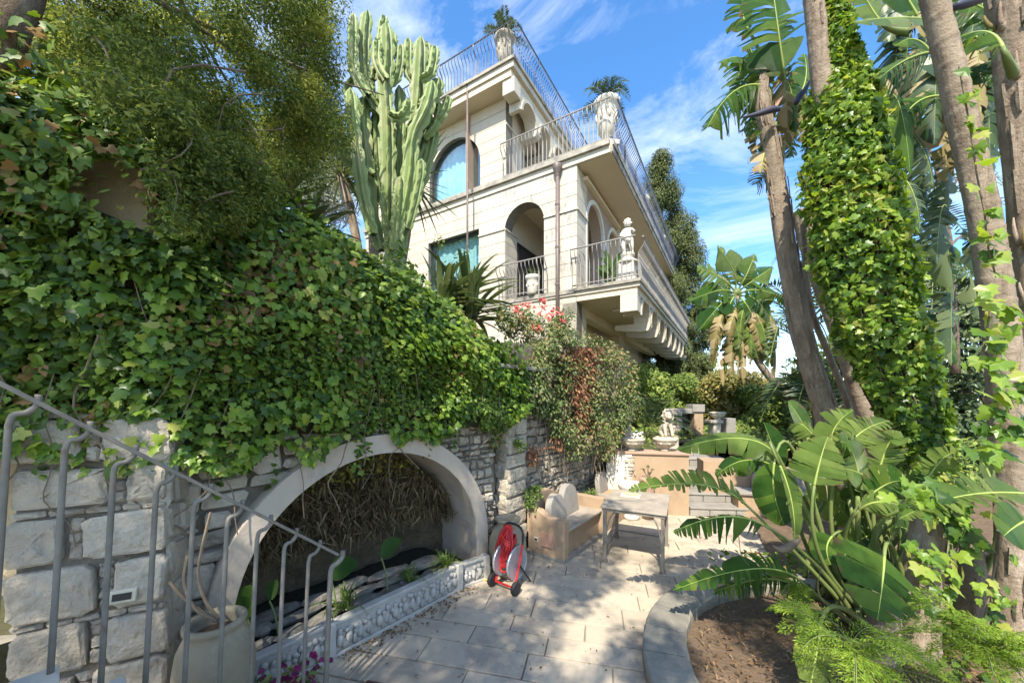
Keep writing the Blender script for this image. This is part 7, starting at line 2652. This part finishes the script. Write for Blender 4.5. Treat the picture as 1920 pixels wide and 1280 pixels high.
# ---- ivy column
def ivy_col(name, label, P, W, prof, n, size, m, seed, n_obj=300, arc=(math.pi * .75, math.pi * 2.25), Yref=4.25, tpl=IVY):
    """prof(t) -> radius px, centre shift px"""
    t = thing(name, label, 'ivy', tuple(P[-1]))
    Pn = np.array([tuple(p) for p in P])
    tt = RNG.random(n)
    f = tt * (len(P) - 1)
    i = np.minimum(f.astype(int), len(P) - 2)
    c = Pn[i] + (Pn[i + 1] - Pn[i]) * (f - i)[:, None]
    py = HZ - (c[:, 2] - HC) / c[:, 1] * F
    rad = np.interp(py, prof[0], prof[1]) * Yref / F / np.sqrt(1 + (c[:, 0] / c[:, 1]) ** 2)
    sh = np.interp(py, prof[0], prof[2]) * Yref / F
    th = RNG.uniform(arc[0], arc[1], n)
    o = np.stack([np.cos(th), np.sin(th), np.zeros(n)], axis=1)
    base = c + np.stack([sh, np.zeros(n), np.zeros(n)], axis=1)
    lump = 1 + .16 * wob(base + o * .4, 3.5, seed) + .10 * wob(base + o * .4, 8, seed + 1)
    dp_ = RNG.random(n)
    pos = base + o * (rad * lump * (.80 + .22 * dp_ ** 1.5))[:, None] * np.array([1, .8, 1])
    keep = rad > .02
    pos, o, dp_ = pos[keep], o[keep], dp_[keep]
    nrm = o + RNG.normal(size=pos.shape) * .75 + np.array([0, -.1, .2])
    upv = np.array([0, 0, -1.0]) + RNG.normal(size=pos.shape) * .9
    sz = RNG.uniform(size * .6, size * 1.25, len(pos))
    front = np.argsort(pos[:, 1] - .15 * dp_)[:n_obj * 3:3]
    mk = np.ones(len(pos), bool)
    mk[front] = False
    leaf_objects('leaf', leaf_mesh('leaf', tpl, m), pos[front], nrm[front], upv[front], sz[front] * 1.1, t)
    if mk.any():
        v, fc = scatter(tpl, pos[mk], nrm[mk], upv[mk], sz[mk])
        np_mesh('foliage', v, fc, m, t, kind='stuff')
    return t, base, rad
ys = [0, 40, 90, 150, 220, 300, 400, 520, 640, 720, 800, 870, 960]
rs = [34, 28, 42, 58, 78, 96, 106, 110, 102, 92, 74, 60, 0]
sh = [32, 36, 34, 38, 32, 24, 12, 8, 2, 0, 4, 6, 0]
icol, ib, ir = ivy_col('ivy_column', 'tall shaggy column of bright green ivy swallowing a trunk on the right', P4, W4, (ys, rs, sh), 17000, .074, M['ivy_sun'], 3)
b = MB()
for k in range(26):
    th = math.pi * (1.05 + .9 * k / 26)
    pts = []
    for j in range(7):
        i = int(len(P4) * (.14 + .10 * j))
        py = HZ - (P4[i].z - HC) / P4[i].y * F
        r = np.interp(py, ys, rs) * 4.25 / F * .70 * (.74 + .06 * math.sin(j + k))
        s_ = np.interp(py, ys, sh) * 4.25 / F
        pts.append(P4[i] + Vector((math.cos(th + .1 * math.sin(j)) * r + s_, math.sin(th) * r * .8, 0)))
    b.tube(smooth_path(pts, 3), .008, 5)
b.build('stem', M['twig'], icol, kind='stuff')
core = MB()
Pc, Rc = [], []
for i in range(8, len(P4) - 10, 6):
    py = HZ - (P4[i].z - HC) / P4[i].y * F
    Pc.append(P4[i] + Vector((np.interp(py, ys, sh) * 4.25 / F, .05, 0)))
    Rc.append(max(.05, float(np.interp(py, ys, rs)) * 4.25 / F * .52))
core.tube(Pc, Rc, 14)
core.build('woody_mat', bpy.data.materials['woody'], icol, smooth=True)

# garlands of ivy on the ringed trunk and the stumps
def garland(label, pts, Y, n, spread, size, m, seed, trail=True):
    rr = random.Random(seed)
    P = smooth_path([at(x, y, Y) for x, y in pts], 8)
    t = thing('ivy_garland', label, 'ivy', tuple(P[-1]))
    pos = []
    for k in range(n):
        p = P[rr.randrange(len(P))]
        pos.append(tuple(p + Vector((rr.gauss(0, spread), rr.uniform(-.10, .02), rr.gauss(0, spread)))))
    pos = np.array(pos)
    leaf_objects('leaf', leaf_mesh('leaf', IVY, m), pos, RNG.normal(size=pos.shape) * .5 + np.array([-.1, -.9, .5]), np.array([0, 0, -1.0]) + RNG.normal(size=pos.shape) * .6, RNG.uniform(size * .7, size * 1.3, n), t)
    MB().tube(P, .006, 5).build('stem', M['twig'], t)
    return t
garland('ivy runner with pale green leaves climbing the tall ringed trunk', [(1798, 125), (1810, 190), (1822, 260), (1832, 330), (1846, 400), (1852, 460), (1868, 520)], 3.02, 46, .035, .10, M['ivy_sun'], 1)
garland('large bright ivy leaves around the lower ringed trunk', [(1862, 560), (1850, 620), (1842, 680), (1880, 700), (1898, 760), (1860, 790), (1850, 840)], 2.95, 85, .09, .115, M['ivy_sun'], 2)
garland('ivy trailing over the broad stump in the lower right', [(1690, 930), (1730, 930), (1790, 960), (1800, 1010), (1770, 1060), (1720, 1040), (1760, 1110)], 2.72, 110, .07, .085, M['ivy_sun'], 3)
garland('small ivy sprays low on the corner trunk', [(1850, 1090), (1860, 1140), (1840, 1190), (1870, 1040)], 2.62, 34, .04, .06, M['ivy_sun'], 4)
garland('ivy tuft at the foot of the ivy column', [(1690, 860), (1720, 890), (1750, 900), (1700, 920), (1660, 870)], 3.9, 90, .09, .10, M['ivy_sun'], 5)

# ---- feathery asparagus ferns
def fern(label, c, n, L_, seed, az=(0, 6.28), el=(.1, .9)):
    rr = random.Random(seed)
    t = thing('asparagus_fern', label, 'fern', tuple(c), 'feathery ferns at the lower right')
    for k in range(n):
        a, e = rr.uniform(*az), rr.uniform(*el)
        d = Vector((math.cos(a) * math.cos(e), math.sin(a) * math.cos(e), math.sin(e)))
        l = L_ * rr.uniform(.6, 1.15)
        p0 = Vector(c) + Vector((rr.uniform(-.08, .08), rr.uniform(-.08, .08), 0))
        P = thru(p0, p0 + d * l * .55 + UP * .03, p0 + d * l - UP * .28 * l, 22)
        Pn = np.array([tuple(p) for p in P])
        T = np.gradient(Pn, axis=0)
        T /= np.linalg.norm(T, axis=1, keepdims=True)
        S = np.cross(T, [0, 0, 1.0])
        S /= np.maximum(np.linalg.norm(S, axis=1, keepdims=True), 1e-6)
        pos, up_, nr = [], [], []
        for i in range(2, 23):
            w = .35 * l * math.sin(math.pi * (i / 23) ** .8) ** .8 * .55
            for sg in (-1, 1):
                br = S[i] * sg + T[i] * .75
                for q in range(7):
                    f_ = (q + .5) / 7
                    pos.append(Pn[i] + br * w * f_ - np.array([0, 0, .15 * w * f_ ** 2]))
                    up_.append(br * .7 + T[i] * .6 * (q % 2) + RNG.normal(size=3) * .3)
                    nr.append(RNG.normal(size=3) * .35 + np.array([0, -.2, 1.0]))
        v, f = scatter((SLIM[0] * np.array([1.6, 1, 1]), SLIM[1]), np.array(pos), np.array(nr), np.array(up_), RNG.uniform(.016, .034, len(pos)))
        fo = np_mesh('frond', v, f, M['fern'], t)
        MB().tube(P, .0022, 4, False).build('rachis', M['petiole'], fo)
    return t
fern('feathery bright green fern spilling at the bottom below the pale torn leaf', at(1600, 1235, 2.35), 24, .50, 1, (2.0, 6.4), (.05, .9))
fern('feathery bright green fern in the lower right corner', at(1870, 1235, 2.25), 32, .50, 2, (2.0, 5.4), (.1, 1.0))
fern('small feathery fern over the back of the curved kerb', at(1500, 1105, 3.2), 9, .34, 3, (2.2, 4.2), (.1, .5))
# wiry dry tendrils over the bed
b = MB()
rr = random.Random(191)
for pts in ([(1540, 1060), (1535, 1110), (1570, 1150), (1640, 1180), (1715, 1190)], [(1560, 1130), (1620, 1160), (1680, 1210), (1700, 1250)], [(1570, 1135), (1590, 1165), (1600, 1155)], [(1640, 1180), (1655, 1205), (1650, 1215)], [(1385, 1005), (1390, 1040), (1405, 1060)]):
    b.tube(smooth_path([at(x, y, 2.75 if x > 1500 else 3.1) for x, y in pts], 6), .0032, 4)
wt = b.build('dry_tendril', M['twig'], None)
tag(wt, 'thin wiry tendrils trailing across the planting bed under the big dark leaf', 'tendril')
# low weeds and ground cover in the bed
n = 1600
x = RNG.uniform(2.0, 5.2, n)
y = RNG.uniform(2.2, 4.8, n)
okk = ((x - ROOTP.x) ** 2 + (y - ROOTP.y) ** 2 > .1) & (x > 2.9 + .4 * np.sin(y * 5))
x, y = x[okk], y[okk]
pos = np.stack([x, y, .10 + RNG.random(len(x)) * .10], axis=1)
v, f = scatter(HEART, pos, np.array([0, -.3, 1.0]) + RNG.normal(size=pos.shape) * .5, rnd_dirs(len(x)), RNG.uniform(.03, .075, len(x)))
gc = np_mesh('ground_cover', v, f, M['ivy'], None, kind='stuff')
tag(gc, 'low ivy ground cover between the stumps and the bird-of-paradise clump', 'ground cover')

# ---- leaning palm-like tree beyond the steps
lt_p = smooth_path([at(1500, 770, 11), at(1470, 735, 11), at(1430, 690, 11), at(1402, 640, 11), at(1388, 590, 11), at(1382, 555, 11)], 5)
lpm = thing('leaning_palm', 'leaning bird-of-paradise tree with green fan leaves above a skirt of dead brown leaves', 'tree', tuple(lt_p[0]))
MB().tube([lt_p[0] + Vector((.9, 0, -1.6))] + lt_p, [.16] + [.14 - .004 * i for i in range(len(lt_p))], 9).build('trunk', M['palm_bark'], lpm, smooth=True)
top = lt_p[-1]
hd = a_(1382, 548, 11)
for k, (mx, my, tx, ty, w, tn) in enumerate(((1374, 505, 1352, 472, .9, .3), (1350, 520, 1318, 505, .9, .6), (1345, 545, 1305, 560, .9, .8), (1352, 570, 1318, 610, .9, .8), (1402, 510, 1412, 485, .8, .5), (1420, 520, 1442, 505, .8, .7), (1428, 545, 1468, 560, .8, .85), (1425, 570, 1452, 615, .8, .85), (1365, 580, 1345, 640, .7, .9), (1410, 590, 1430, 640, .7, .9))):
    big_leaf(lpm, a_(1382 * .72 + mx * .28, 548 * .72 + my * .28, 11), a_(mx, my, 10.8), a_(mx + (tx - mx) * 1.35, my + (ty - my) * 1.35, 10.6 + .1 * k), w * 1.05, hd, P_ if k in (0, 1, 4) else B_, (0, -1, .2), max(tn, .82), .1, .2, 500 + k, n=20, pr=.03)
rr = random.Random(201)
for k in range(44):
    x0 = rr.uniform(1366, 1425)
    y0 = rr.uniform(555, 610)
    dx = rr.uniform(-40, 45)
    big_leaf(lpm, a_(x0, y0, 11), a_(x0 + dx * .6, y0 + rr.uniform(25, 45), 10.9 + rr.uniform(-.3, .3)), a_(x0 + dx * .9, y0 + rr.uniform(75, 120), 10.9), .40, None, M['dead_leaf'] if k % 5 < 3 else P_, (rr.uniform(-.9, .9), -1, 0), .99, .2, .4, 540 + k, n=16, pr=.012, name='dead_leaf' if k % 5 < 3 else 'leaf')
